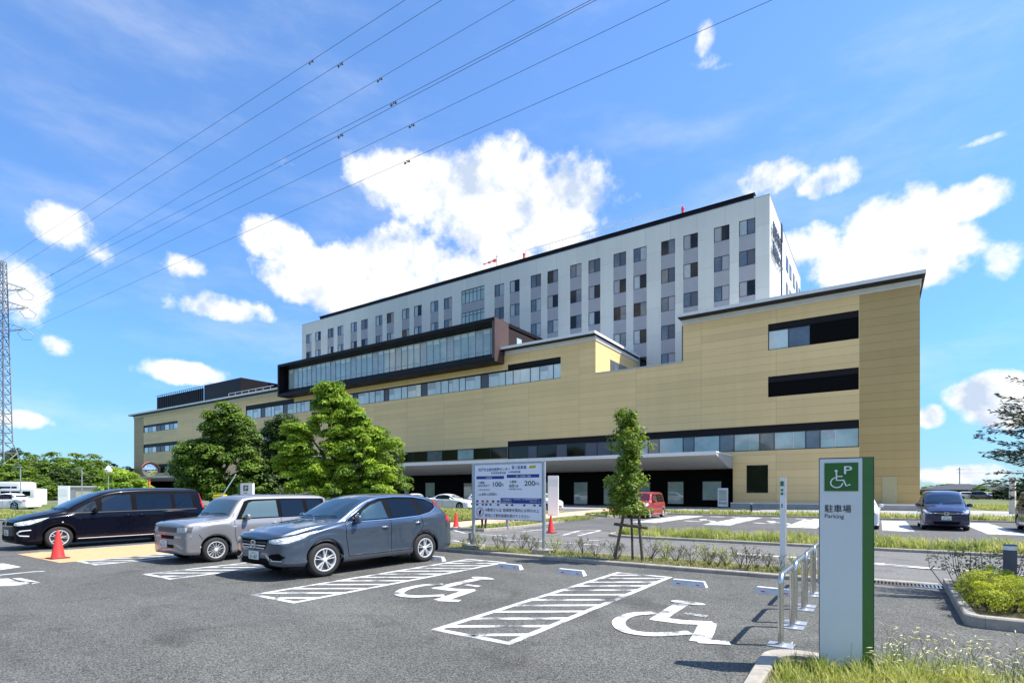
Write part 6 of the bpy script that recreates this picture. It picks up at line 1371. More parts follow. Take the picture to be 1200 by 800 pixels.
def blades(name, regions, n, hmin, hmax, m, width=.006, seed=1, lean=.35, z=.06, patch=None):
    """bent tapering grass blades, 3 segments each"""
    g = np.random.default_rng(seed); per = [(x1 - x0) * (y1 - y0) for x0, x1, y0, y1 in regions]; tot = sum(per); X, Y = [], []
    for (x0, x1, y0, y1), a in zip(regions, per):
        k = int(n * a / tot); X.append(g.uniform(x0, x1, k)); Y.append(g.uniform(y0, y1, k))
    X = np.concatenate(X); Y = np.concatenate(Y)
    if patch: 
        f_ = (np.sin(X * patch * 1.7 + 1.3) + np.sin(Y * patch * 2.3) + np.sin((X + Y) * patch * 4.1) + np.sin(X * patch * 7.3 + Y * 3)) / 4
        keep = g.random(len(X)) < np.clip(.62 + .6 * f_, .12, 1); X, Y, f_ = X[keep], Y[keep], f_[keep]; H_ = g.uniform(hmin, hmax, len(X)) * (.75 + .45 * np.clip(f_ + .3, 0, 1))
    else: H_ = g.uniform(hmin, hmax, len(X))
    k = len(X); a = g.uniform(0, 6.28, k); l = H_ * g.uniform(.05, lean * 2, k); w = width * g.uniform(.7, 1.5, k); ca, sa = np.cos(a), np.sin(a); px, py = -sa, ca
    V = []
    for t_, ww in ((0, 1), (.4, .85), (.75, .55), (1.0, .05)):
        cx = X + ca * l * t_ ** 2; cy = Y + sa * l * t_ ** 2; cz = z + H_ * (t_ - .18 * t_ ** 2 * (l / H_))
        V.append(np.stack([cx - px * w * ww, cy - py * w * ww, cz], 1)); V.append(np.stack([cx + px * w * ww, cy + py * w * ww, cz], 1))
    V = np.stack(V, 1).reshape(-1, 3); base = np.arange(k)[:, None] * 8; fs = np.concatenate([base + np.array([0, 1, 3, 2]), base + np.array([2, 3, 5, 4]), base + np.array([4, 5, 7, 6])], 1).reshape(-1).astype(np.int32)
    me = bpy.data.meshes.new(name); me.vertices.add(len(V)); me.vertices.foreach_set('co', V.astype(np.float32).ravel()); me.loops.add(len(fs)); me.loops.foreach_set('vertex_index', fs); me.polygons.add(len(fs) // 4); me.polygons.foreach_set('loop_start', np.arange(0, len(fs), 4, dtype=np.int32)); me.update(); me.validate()
    me.materials.append(M[m]); pt = .5 * np.sin(X * 1.9 + np.sin(Y * 2.7) * 2) * np.sin(Y * 1.3 + X * .7); set_tint(me, np.repeat(np.clip(g.normal(.45, .24, k) + pt * .7, 0, 1), 3), 4); o = bpy.data.objects.new(name, me); COL.objects.link(o); tag(o, kind='stuff'); return o
tag(blades('weeds', [(-7.6, 16, 18.9, 20.6), (-8.3, -7.5, 19.3, 20.2)], 34000, .06, .40, 'blade_lawn', .009, 2, .6, patch=1.4), 'uncut yellow-green weeds filling the median strip', 'grass')
tag(blades('weeds', [(-12.6, 26, 39.45, 41.2)], 26000, .08, .45, 'blade_lawn', .016, 3, .6, patch=.8), 'uncut weeds in the strip before the building', 'grass')
tag(blades('weeds', [(-15, -.98, 11.8, 13.0)], 9000, .03, .12, 'blade_lawn', .006, 4, .5, patch=2.2), 'low sparse weeds in the kerb bed', 'grass')
tag(blades('lawn_grass', [(-34, -19.6, 18, 36), (-60, -34, 18, 36)], 60000, .10, .28, 'blade_lawn', .03, 5, .4), 'rough lawn grass left of the footpath', 'grass')
tag(blades('lawn_grass', [(-15.1, -14.0, 19, 30.0), (-17, -13.6, 34, 44)], 14000, .06, .2, 'blade_lawn', .02, 6, .4), 'short grass on the verge beside the footpath', 'grass')
tag(blades('lawn_grass', [(-70, -34, 9.8, 13.4)], 16000, .08, .25, 'blade_lawn', .03, 17, .4), 'grass strip in front of the taxi beyond the black minivan', 'grass')
tag(blades('lawn_grass', [(8, 45, 62, 80)], 20000, .1, .3, 'blade_lawn', .04, 7, .4), 'grass before the distant houses', 'grass')
tag(blades('foxtail_grass', [(-.62, .35, 5.42, 6.06), (-.8, -.4, 5.3, 5.85)], 2600, .05, .20, 'blade', .0035, 8, .6, patch=3, z=.02), 'short grass around the foot of the parking sign', 'grass')
tag(blades('foxtail_grass', [(-.75, .4, 4.3, 5.5)], 5200, .05, .20, 'blade', .0035, 18, .6, patch=3, z=.02), 'short tangled grass inside the near kerb corner', 'grass')
tag(blades('foxtail_grass', [(.0, 1.7, 4.9, 6.1), (.5, 2.2, 5.1, 6.1)], 11000, .08, .30, 'blade', .0036, 9, .7, z=.02, patch=2), 'tangled yellow-green foxtail grass in the near right corner', 'grass')
# foxtail seed heads
g = random.Random(9); b = MB(); st = MB()
for i in range(330):
    x, y = (g.uniform(.02, 1.9), g.uniform(5.4, 6.9)) if i > 16 else (g.uniform(-.75, .3), g.uniform(5.55, 6.0))
    if i > 16 and y > 6.1 + max(0, x - .6) * .7: y = 6.0
    h = g.uniform(.20, .43) if i > 16 else g.uniform(.15, .32); a = g.uniform(0, 6.28); l = h * g.uniform(.2, .7); dx, dy = l * math.cos(a), l * math.sin(a)
    st.tube([(x, y, .06), (x + dx * .3, y + dy * .3, .06 + h * .6), (x + dx * .8, y + dy * .8, .06 + h * .95)], [.0016, .0014, .001], 3); c = Vector((x + dx * .8, y + dy * .8, .06 + h * .95)); e = c + Vector((dx, dy, .0)).normalized() * .05 + Vector((0, 0, g.uniform(-.012, .03)))
    b.tube([c, c.lerp(e, .3), c.lerp(e, .7), e], [.0015, .0052, .0045, .001], 6)
tag(b.build('foxtail_seedheads', 'seedhead', None), 'pale seed heads nodding over the foxtail grass', 'grass', kind='stuff'); tag(st.build('foxtail_stalks', 'blade', None), 'thin stalks of the foxtail grass', 'grass', kind='stuff')

# bright shrub in the right planter
t = empty('azalea_shrub', 'bright yellow-green azalea shrub filling the near corner of the right planter', 'shrub', (1.38, 10.2, .10)); t.scale = (.80, .88, .84); bl = [(q0, q1, q2 * .8, q3, q4, q5 * .8) for q0, q1, q2, q3, q4, q5 in [(-.22, -.85, .26, .34, .42, .27), (-.1, -.1, .34, .46, .6, .32), (.25, -.5, .34, .5, .6, .32), (.05, .6, .34, .42, .5, .3), (.35, -.85, .28, .45, .35, .26), (-.28, .4, .26, .26, .6, .25), (.3, .1, .3, .4, .5, .3)]]
P, N, Tn = clumps(bl, 430, 60, .10, 31); leaf_mesh('foliage', P, N, .018, 'leaf_shrub', .38, .5, t, Tn)
b = MB()
for i in range(40): a = random.uniform(0, 6.28); x, y = random.uniform(-.5, .8), random.uniform(-1.0, .8); b.tube([(x * .8, y * .8, 0), (x, y, .25), (x + .1 * math.cos(a), y + .1 * math.sin(a), .42)], [.01, .007, .003], 4)
kid(t, b.build('stems', 'bark', None))
t = empty('dark_shrub', 'darker twiggy shrub rising behind the bright azalea in the right planter', 'shrub', (1.35, 11.75, .10)); bl = [(-.2, 0, .42, .55, .3, .26), (.4, .05, .40, .4, .3, .22), (1.4, .1, .4, .6, .3, .25), (.9, -.1, .3, .4, .3, .2)]
P, N, Tn = clumps(bl, 110, 26, .13, 32); leaf_mesh('foliage', P, N, .024, 'leaf_dry', .4, .6, t, Tn); b = MB()
for i in range(34): x = random.uniform(-.7, 1.6); b.tube([(x * .7, 0, 0), (x, random.uniform(-.2, .2), .3), (x * 1.05, random.uniform(-.3, .3), .62)], [.008, .006, .002], 4)
kid(t, b.build('stems', 'bark', None))
# narrow-leaved tree reaching in from the right
tx, ty = 3.12, 12.05; t = empty('narrow_leaved_tree', 'dark narrow-leaved tree reaching in from the right edge above the planter', 'tree', (tx, ty, .1)); g = random.Random(12); b = MB(); b.tube([(0, 0, 0), (.05, 0, 1.5), (-.02, .05, 3.0), (0, 0, 3.5)], [.09, .075, .05, .01], 10); P = []; N = []
for i in range(125):
    z = g.uniform(.9, 3.1) if i > 26 else g.choice([g.uniform(1.6, 2.1), g.uniform(2.1, 2.9)]); a = g.uniform(0, 6.28) if i > 26 else math.pi + g.uniform(-.35, .45); l = g.uniform(.7, 1.45) if i > 26 else g.uniform(1.2, 1.65) * (1.15 - .2 * abs(z - 2.0)); l = max(l, .35)
    rise = g.uniform(-.1, .45); p0 = Vector((0, 0, z - .2)); p2 = Vector((l * math.cos(a), l * math.sin(a), z + rise * l)); p1 = p0.lerp(p2, .5) + Vector((0, 0, .08)); b.tube([p0, p1, p2], [.014, .009, .003], 4)
    for k in range(110):
        f_ = g.uniform(.25, 1.02); c = p0.lerp(p1, f_ * 2) if f_ < .5 else p1.lerp(p2, (f_ - .5) * 2); dr = (Vector((math.cos(a), math.sin(a), rise)) + Vector((g.uniform(-1, 1), g.uniform(-1, 1), g.uniform(-.7, .9))) * .8).normalized()
        P.append((c, dr))
kid(t, b.build('trunk', 'bark', None, True, 60)); V = []; Fc = []; tn = []
for c, dr in P:
    l = g.uniform(.06, .105); s_ = dr.cross(Vector((g.uniform(-1, 1), g.uniform(-1, 1), g.uniform(-1, 1)))).normalized() * l * .13; c = c + Vector((g.uniform(-.04, .04), g.uniform(-.04, .04), g.uniform(-.03, .03))); k = len(V)
    V += [c, c + dr * l * .5 + s_, c + dr * l + Vector((0, 0, -.01)), c + dr * l * .5 - s_]; Fc.append((k, k + 1, k + 2, k + 3)); tn.append(g.random())
me = bpy.data.meshes.new('crown'); me.from_pydata([tuple(v) for v in V], [], Fc); me.materials.append(M['leaf_willow']); set_tint(me, np.array(tn), 4); o = bpy.data.objects.new('crown', me); COL.objects.link(o); kid(t, o)
# ------------------------------------------------------------ far buildings and things
def house(lab, loc, rz, w, dp, h, rh, wallm, name='house', rm='roof_tile', wins=4, group=None, over=.8, sink=-1.1):
    t = empty(name, lab, 'house', (*loc, sink), rz, group); b = MB(); b.box(-w / 2, w / 2, 0, dp, 0, h); kid(t, b.build('wall', wallm, None)); b = MB(); o = over
    vs = [(-w / 2 - o, -o, h - .1), (w / 2 + o, -o, h - .1), (w / 2 + o, dp + o, h - .1), (-w / 2 - o, dp + o, h - .1), (-w / 2 + dp * .45, dp / 2, h + rh), (w / 2 - dp * .45, dp / 2, h + rh)]
    b.add(vs, [(0, 1, 5, 4), (1, 2, 5), (2, 3, 4, 5), (3, 0, 4), (3, 2, 1, 0)]); kid(t, b.build('roof', rm, None))
    for i in range(wins):
        x = -w / 2 + w * (i + .5) / wins; b = MB(); b.box(x - .9, x + .9, -.06, -.01, h * .25, h * .25 + 1.5 if h < 4 else h - 1.9); wo = kid(t, b.build('window', 'frame_dark', None)); b = MB(); b.box(x - .82, x + .82, -.09, -.061, h * .25 + .1, h * .25 + 1.4 if h < 4 else h - 2.0); kid(wo, b.build('pane', 'glass_mid', None))
    return t
house('long brown house with a wide grey hipped roof beyond the car park', at_d(1125, 126), R(-6), 14, 12, 3.2, 1.3, 'house_wall', over=1.4)
house('small cream house with a grey roof right of the long brown house', at_d(1176, 124), R(-10), 8, 9, 2.9, 1.3, 'house_cream', wins=2)
house('low cream house wing before the long brown house', at_d(1150, 121), R(-6), 7, 5, 2.1, .6, 'house_cream', wins=2)
# utility pole behind the houses
t = empty('utility_pole', 'slim utility pole rising above the grey roof', 'utility pole', (*at_d(1124.5, 150), 0)); b = MB(); b.tube([(0, 0, 0), (0, 0, 8.2)], .14, 6); kid(t, b.build('pole', 'galv', None)); b = MB(); b.tube([(-.9, 0, 7.6), (.9, 0, 7.6)], .06, 4); kid(t, b.build('cross_arm', 'galv', None))
for i, (z0, z1) in enumerate(((7.8, 9.0), (7.0, 7.5))):
    a = at_d(1060, 150); c = at_d(1260, 150); b = MB(); b.tube([(a[0] + (c[0] - a[0]) * k / 12, a[1] + (c[1] - a[1]) * k / 12, z0 + (z1 - z0) * k / 12 + 10 * ((k / 12 - .5) ** 2 - .25) * .2) for k in range(13)], .035, 4)
    tag(b.build('power_line', 'wire', None), ('upper thin cable above the distant houses', 'lower thin cable above the distant houses')[i], 'cable')
d = 40; px = 1186.5; t = empty('gate_pillar', 'beige concrete gate pillar near the right edge', 'pillar', (*at_d(px, d), 0), R(-20)); b = MB(); b.bbox(-.17, .17, -.17, .17, 0, 2.6, .01); kid(t, b.build('shaft', 'house_cream', None)); b = MB(); b.bbox(-.21, .21, -.21, .21, 2.6, 2.72, .01); kid(t, b.build('cap', 'house_cream', None))
x0, y0 = at_d(1084, 57.5)
t = empty('low_wall', 'low grey wall with a white rail at the foot of the ochre end wall', 'wall', (0, 0, 0)); b = MB(); b.box(-12.3, 3.4, 57.2, 57.4, 0, .45); kid(t, b.build('wall_face', 'paving', None)); b = MB(); b.box(-12.3, 3.4, 57.18, 57.42, .455, .55); kid(t, b.build('coping', 'white_trim', None))
FARC = [(1136, 112, 95, 'HATCH', 'white hatchback far beyond the minivan before the cream house'), (1150, 110, 80, 'KEIW', 'small dark kei car far beyond the lawn'), (1163, 113, 100, 'SEDAN', 'white sedan far beyond the lawn'), (1176, 110, 75, 'HATCHB', 'dark hatchback farthest right beyond the lawn')]
for px, d, a, k, lab in FARC:
    sp = {'HATCH': HATCH, 'KEIW': dict(KEI, paint='p_suv'), 'SEDAN': SEDAN, 'HATCHB': dict(HATCH, paint='p_black')}[k]; sp = dict(sp); sp.pop('plate', None); make_car('parked_car', lab, 'car', sp, at_d(px, d), R(a), 'cars parked before the distant houses', False)
# pale shed with a door on the left
t = empty('shed', 'long pale flat-roofed shed before the far wood', 'shed', (*at_d(103, 76), 0), R(50)); b = MB(); b.box(-3.2, 3.2, 0, 4, 0, 2.25); kid(t, b.build('wall', 'house_cream', None)); b = MB(); b.box(-3.35, 3.35, -.15, 4.15, 2.25, 2.4); kid(t, b.build('roof', 'white_trim', None)); b = MB(); b.box(-2.4, -1.4, -.05, -.005, 0, 1.9); kid(t, b.build('door', 'galv', None))
# bus and van on the left
t = empty('bus', 'white bus with dark windows parked behind the white taxi', 'bus', (*at_d(14, 62), 0), R(34)); b = MB(); b.bbox(-3.6, 1.9, -1.15, 1.15, .35, 2.75, .3); kid(t, b.build('body', 'p_white', None, True)); b = MB(); b.box(-3.3, .9, -1.17, -1.151, 1.35, 2.2); b.box(1.0, 1.6, -1.17, -1.151, 1.2, 2.2); kid(t, b.build('window_band', 'car_glass', None))
b = MB(); b.box(-3.3, 1.6, -1.165, -1.152, .8, .95); kid(t, b.build('stripe', 'blue_deco', None)); 
for x in (-2.4, .9): b = MB(); b.lathe([(.001, -.12), (.40, -.12), (.45, -.05), (.45, .12), (.001, .12)], (x, -1.1, .45), 'Y', 16); kid(t, b.build('wheel', 'rubber', None, True))
t = empty('van', 'small white van between the taxi and the bus', 'van', (*at_d(30, 56), 0), R(34)); b = MB(); b.bbox(-2.0, 1.6, -.8, .8, .25, 1.95, .16); kid(t, b.build('body', 'p_white', None, True)); b = MB(); b.box(-1.8, -.9, -.815, -.801, 1.2, 1.68); b.box(-.75, .25, -.815, -.801, 1.2, 1.68); b.box(.4, 1.2, -.815, -.801, 1.2, 1.68); kid(t, b.build('side_windows', 'car_glass', None))
for x in (-1.4, 1.0): b = MB(); b.lathe([(.001, -.1), (.28, -.1), (.31, -.04), (.31, .1), (.001, .1)], (x, -.76, .31), 'Y', 16); kid(t, b.build('wheel', 'rubber', None, True))
# yellow lamp box behind the silver wagon
t = empty('barrier_gate', 'yellow-topped barrier gate box with a raised arm behind the silver wagon', 'barrier', (*at_d(258, 30), 0), R(30)); b = MB(); b.bbox(-.2, .2, -.2, .2, 0, 1.15, .02); kid(t, b.build('cabinet', 'ink_white', None)); b = MB(); b.bbox(-.28, .28, -.22, .22, 1.15, 1.5, .03); kid(t, b.build('cap', 'ink_yellow', None)); b = MB(); b.tube([(.2, -.25, 1.3), (1.05, -.25, 2.6)], .03, 6); kid(t, b.build('arm', 'ink_white', None))

# ------------------------------------------------------------ lattice pylon and lines
pd = 118.0; PX, PY = at_d(4, pd)
t = empty('power_pylon', 'tall steel lattice pylon at the left edge carrying the power lines', 'pylon', (PX, PY, 0), R(34)); zt_ = 51.5
def half(z): return 2.1 if z < .1 else (2.1 - (z / 12) * .6 if z < 12 else 1.05 - (z - 12) / (zt_ - 12) * .70)
b = MB(); br = MB(); zs = [0, 2.5, 5, 7.5, 10, 12.2] + [12.2 + i * 2.1 for i in range(1, 19)]; zs = [z for z in zs if z < zt_ - 1] + [zt_]
for sx in (-1, 1):
    for sy in (-1, 1): b.tube([(sx * half(z), sy * half(z), z) for z in zs], .13, 5)
for i in range(len(zs) - 1):
    z0, z1 = zs[i], zs[i + 1]; h0, h1 = half(z0), half(z1); c0 = [(-h0, -h0), (h0, -h0), (h0, h0), (-h0, h0)]; c1 = [(-h1, -h1), (h1, -h1), (h1, h1), (-h1, h1)]
    for k in range(4):
        j = (k + 1) % 4; br.tube([(*c0[k], z0), (*c1[j], z1)], .06, 4, caps=False); br.tube([(*c0[j], z0), (*c1[k], z1)], .06, 4, caps=False); br.tube([(*c1[k], z1), (*c1[j], z1)], .06, 4, caps=False)
kid(t, b.build('leg', 'pylon', None)); kid(t, br.build('bracing', 'pylon', None))
arms = [z for z in (FY(5, 335, PY)[1], FY(5, 357, PY)[1], FY(5, 382, PY)[1])]
tipsL, tipsR = [], []
mw = Matrix.Translation((PX, PY, 0)) @ Matrix.Rotation(R(34), 4, 'Z')
for i, z in enumerate(arms):
    for sx in (-1, 1):
        a = MB(); L_ = 5.0 + .5 * (i == 1); tip = Vector((sx * L_, 0, z - .6)); h = half(z)
        for sy in (-1, 1): a.tube([(sx * h, sy * h, z - .9), tip], .07, 4); a.tube([(sx * h, sy * h, z + .9), tip], .07, 4)
        for q in (.25, .5, .75): p = Vector((sx * h, h, z + .9)).lerp(tip, q); r2 = Vector((sx * h, -h, z - .9)).lerp(tip, q); a.tube([p, r2], .05, 3)
        c = kid(t, a.build('cross_arm', 'pylon', None)); ins = MB()
        for dy in (-1, 1):
            p0 = tip + Vector((-sx * .2, dy * .3, -.1)); p1 = p0 + Vector((dy * .9, dy * .8, -.9)); n = 7
            for q in range(n): cpt = p0.lerp(p1, (q + .5) / n); ins.lathe([(.05, -.07), (.19, 0), (.05, .07)], tuple(cpt), 'Z', 8)
            ins.tube([p0, p1], .05, 4)
        kid(c, ins.build('insulator', 'white_trim', None)); jw = MB(); jw.tube([tip + Vector((.9, .9, -1)), tip + Vector((.9, .3, -2.2)), tip + Vector((-.3, -.6, -2.4)), tip + Vector((-1, -1, -1.1))], .05, 4); kid(c, jw.build('jumper_cable', 'wire', None))
        (tipsR if sx > 0 else tipsL).append(mw @ (tip + Vector((0, 0, -.4))))
# each line: starts at an arm tip and leaves the picture at a known direction
VPL = Vector((-1.876, -.061, 0)).normalized() * -1      # the direction the lines run
def line(lab, A, px, py, az_off=0., r=.020, group='power lines crossing the sky'):
    dirv = Matrix.Rotation(az_off, 3, 'Z') @ VPL; A = Vector(A); q = (px - 600) / FOC; v = Vector((-S_ + q * C_, C_ + q * S_, (HOR - py) / FOC)); 
    # ray t*v meets the vertical plane through A along dirv
    M_ = Matrix(((v.x, -dirv.x), (v.y, -dirv.y))); s = M_.inverted() @ Vector((A.x, A.y)); tt, ll = s; zq = CAM_H + tt * v.z; span = 330.0; x = ll / span
    sag = (A.z - zq) / (4 * x * (1 - x)) ; pts = []
    for i in range(81): x = i / 80; p = A + dirv * span * x; pts.append((p.x, p.y, A.z - sag * 4 * x * (1 - x)))
    b = MB(); b.tube(pts, r, 5); o = b.build('power_line', 'wire', None, True); tag(o, lab, 'power line', group); print('line', round(ll), round(zq, 1), 'sag', round(sag, 1)); return pts
top = mw @ Vector((0, 0, zt_ + .3))
dm = []
dm.append((line('thin topmost earth wire running to the pylon tip', top, 475, 0, 0, .022), (367, 68)))
dm.append((line('power line second from the top, left of the picture centre', tipsL[0], 518, 0, 0), (411, 68)))
dm.append((line('power line leaving the picture top near its centre', tipsR[0], 600, 2, 0), (437, 98)))
dm.append((line('upper of the two close power lines in the middle', tipsL[1], 693, 0, 0), (469, 120)))
dm.append((line('lower of the two close power lines in the middle', tipsL[2], 699, 0, 0), (410, 157)))
dm.append((line('power line leaving the picture top right of centre, second from the right', tipsR[1], 785, 0, 0), (490, 148)))
dm.append((line('rightmost and lowest power line crossing the large cloud', tipsR[2], 905, 0, 0), (467, 201)))
for i, (pts, (px, py)) in enumerate(dm):
    best = min(pts, key=lambda p: abs(600 + FOC * (C_ * p[0] + S_ * p[1]) / max(1, (-S_ * p[0] + C_ * p[1])) - px)); b = MB(); x, y, z = best; b.tube([(x - .3, y, z - .2), (x + .3, y, z - .2)], .03, 5); b.box(x - .4, x - .2, y - .07, y + .07, z - .28, z - .12); b.box(x + .2, x + .4, y - .07, y + .07, z - .28, z - .12); b.box(x - .04, x + .04, y - .04, y + .04, z - .2, z + .03)
    o = b.build('vibration_damper', 'panel_grey', None); tag(o, 'small dark damper clamped on a power line', 'damper', 'dampers on the power lines')

# ------------------------------------------------------------ people
def person(lab, loc, rz, stride=.12, armbend=.25):
    t = empty('person', lab, 'person', (*loc, 0), rz); me = bpy.data.meshes.new('body'); V = []; E = []; Rd = []
    def v(p, r, par=None):
        V.append(p); Rd.append(r)
        if par is not None: E.append((par, len(V) - 1))
        return len(V) - 1
    pel = v((0, 0, .95), .135); wa = v((0, 0, 1.12), .12, pel); ch = v((0, .01, 1.32), .145, wa); nb = v((0, .02, 1.46), .07, ch); nk = v((0, .0, 1.52), .052, nb); hd = v((0, -.02, 1.60), .088, nk); ht = v((0, -.01, 1.68), .075, hd)
    for s in (-1, 1):
        sh = v((s * .17, .01, 1.40), .062, ch); el = v((s * .235, .03, 1.13), .042, sh); wr = v((s * .23, -.09 - armbend * .3, .92 + armbend * .1), .029, el); pm = v((s * .225, -.115 - armbend * .34, .86 + armbend * .1), .034, wr)
        for k in range(4): f0 = v((s * (.205 + .014 * k), -.14 - armbend * .36, .80 + armbend * .1 + .004 * abs(k - 1.5)), .010, pm); v((s * (.205 + .014 * k), -.15 - armbend * .38, .765 + armbend * .1), .008, f0)
        th = v((s * .195, -.15 - armbend * .34, .85 + armbend * .1), .011, pm)
        hp = v((s * .09, 0, .88), .092, pel); kn = v((s * .10, -.03 - s * stride * .4, .50), .062, hp); an = v((s * .105, .02 - s * stride, .09), .042, kn); hl = v((s * .105, .03 - s * stride, .045), .040, an); v((s * .115, -.16 - s * stride, .035), .036, hl)
    me.from_pydata(V, E, []); o = bpy.data.objects.new('body', me); COL.objects.link(o); md = o.modifiers.new('skin', 'SKIN'); 
    for i, r in enumerate(Rd): me.skin_vertices[0].data[i].radius = (r, r)
    me.skin_vertices[0].data[0].use_root = True; s2 = o.modifiers.new('sub', 'SUBSURF'); s2.levels = 2; s2.render_levels = 2; bpy.context.view_layer.update()
    m2 = bpy.data.meshes.new_from_object(o.evaluated_get(bpy.context.evaluated_depsgraph_get())); bpy.data.objects.remove(o)
    for mm in ('skin', 'trousers', 'shirt', 'ink'): m2.materials.append(M[mm])
    for p in m2.polygons:
        c = p.center; p.use_smooth = True; p.material_index = 3 if c.z < .08 else 1 if (c.z < 1.0 and abs(c.x) < .19) else 0 if (c.z > 1.47 or (abs(c.x) > .19 and c.z < 1.18)) else 2
    bo = bpy.data.objects.new('body', m2); COL.objects.link(bo); kid(t, bo); b = MB(); bm = bmesh.new(); bmesh.ops.create_icosphere(bm, subdivisions=3, radius=1)
    for vv in bm.verts: c = vv.co; vv.co = Vector((c.x * .098, c.y * .105 + .012, 1.655 + c.z * .095 + (.05 if c.y < -.45 and c.z < .3 else 0)))
    b.bm(bm); kid(t, b.build('hair', 'hair', None, True, 80)); b = MB()
    for s in (-1, 1): b.lathe([(.001, -.004), (.010, 0)], (s * .033, -.112, 1.625), 'Y', 8)
    b.add([(-.012, -.105, 1.60), (.012, -.105, 1.60), (0, -.128, 1.602), (0, -.108, 1.63)], [(0, 2, 3), (2, 1, 3), (0, 1, 2)]); b.box(-.022, .022, -.108, -.10, 1.572, 1.577); kid(t, b.build('face_features', 'hair', None))
    return t
x, y = G(567, 620.5); person('person in dark trousers whose legs show below the left half of the price board', (x, y), R(200))
x, y = G(601, 611); person('person walking on the path, legs visible below the middle of the price board', (x, y), R(150), .2)
x, y = G(619, 608); person('person farther away, only feet visible below the right half of the price board', (x, y), R(20), .15)
for lab, px in (('short grey post on the verge behind the price board, left one', 594.5), ('short grey post on the verge behind the price board, right one', 625)):
    py = 620 if px < 600 else 613.5; t = empty('guide_post', lab, 'post', (*G(px, py), 0), 0); b = MB(); b.bbox(-.06, .06, -.04, .04, 0, 1.0, .01); kid(t, b.build('shaft', 'galv', None)); b = MB(); b.box(-.05, .05, -.045, -.04, .8, .95); kid(t, b.build('reflector', 'ink_white', None))

b = MB(); rg = random.Random(8); n = 150; prev = None  # unseen hill ring added outside the view to darken reflections in paint and glass
for i in range(n + 1):
    a = R(70 - (250 * i / n)) ; hh = 17 + 5 * math.sin(i * .37) + 3 * math.sin(i * 1.3) + rg.uniform(-1, 1); c, s_ = math.cos(a), math.sin(a)
    ring = [(120 * c, 120 * s_, -1), (128 * c, 128 * s_, hh * .7), (140 * c, 140 * s_, hh), (175 * c, 175 * s_, hh * .9)]
    if prev: b.add(prev + ring, [(0, 1, 5, 4), (1, 2, 6, 5), (2, 3, 7, 6)])
    prev = ring
tag(b.build('unseen_hills', mat('unseen_hill_green', (.035, .06, .015), .95, var=.6, vs=.35), None, True, 80), kind='structure')
# ------------------------------------------------------------ sky, sun, camera
world = bpy.data.worlds.new('World'); scene.world = world; world.use_nodes = True; N = world.node_tree.nodes; Lk = world.node_tree.links; bg = N['Background']
SUN_EL, SUN_AZ = R(56), R(28)          # azimuth measured from +X towards +Y
sky = N.new('ShaderNodeTexSky'); sky.sky_type = 'NISHITA'; sky.sun_disc = False; sky.sun_elevation = SUN_EL; sky.sun_rotation = math.pi / 2 - SUN_AZ
sky.air_density = 1.0; sky.dust_density = .05; sky.ozone_density = 2.6; sky.altitude = 30
tc = N.new('ShaderNodeTexCoord')
def vmath(op, a, b_=None, sc=None):
    n = N.new('ShaderNodeVectorMath'); n.operation = op
    if hasattr(a, 'is_linked'): Lk.new(a, n.inputs[0])
    else: n.inputs[0].default_value = a
    if b_ is not None:
        if hasattr(b_, 'is_linked'): Lk.new(b_, n.inputs[1])
        else: n.inputs[1].default_value = b_
    if sc is not None: n.inputs['Scale'].default_value = sc
    return n
def mth(op, a, b_=None, c=None):
    n = N.new('ShaderNodeMath'); n.operation = op
    for i, q in enumerate((a, b_, c)):
        if q is None: continue
        if hasattr(q, 'is_linked'): Lk.new(q, n.inputs[i])
        else: n.inputs[i].default_value = q
    return n.outputs[0]
D = tc.outputs['Generated']; sx = N.new('ShaderNodeSeparateXYZ'); Lk.new(D, sx.inputs[0])
az = mth('ARCTAN2', sx.outputs[0], sx.outputs[1]); el = mth('ARCSINE', sx.outputs[2])
n1 = N.new('ShaderNodeTexNoise'); n1.inputs['Scale'].default_value = 8.5; n1.inputs['Detail'].default_value = 9; n1.inputs['Roughness'].default_value = .58; Lk.new(D, n1.inputs['Vector'])
n2 = N.new('ShaderNodeTexNoise'); n2.inputs['Scale'].default_value = 3.2; n2.inputs['Detail'].default_value = 7; n2.inputs['Roughness'].default_value = .6
mp = N.new('ShaderNodeMapping'); mp.inputs['Scale'].default_value = (1, 1, 3.2); mp.inputs['Location'].default_value = (3.1, 1.7, .4); Lk.new(D, mp.inputs[0]); Lk.new(mp.outputs[0], n2.inputs['Vector'])
n4 = N.new('ShaderNodeTexNoise'); n4.inputs['Scale'].default_value = 27; n4.inputs['Detail'].default_value = 8; n4.inputs['Roughness'].default_value = .6; Lk.new(D, n4.inputs['Vector'])
fb = mth('ADD', mth('MULTIPLY', mth('SUBTRACT', n1.outputs['Fac'], .43), 3.2), mth('MULTIPLY', mth('SUBTRACT', n4.outputs['Fac'], .5), 2.0))
def dirof(px, py): 
    r = (px - 600) / FOC; v = Vector((-S_ + r * C_, C_ + r * S_, (HOR - py) / FOC)).normalized(); return math.atan2(v.x, v.y), math.asin(v.z)
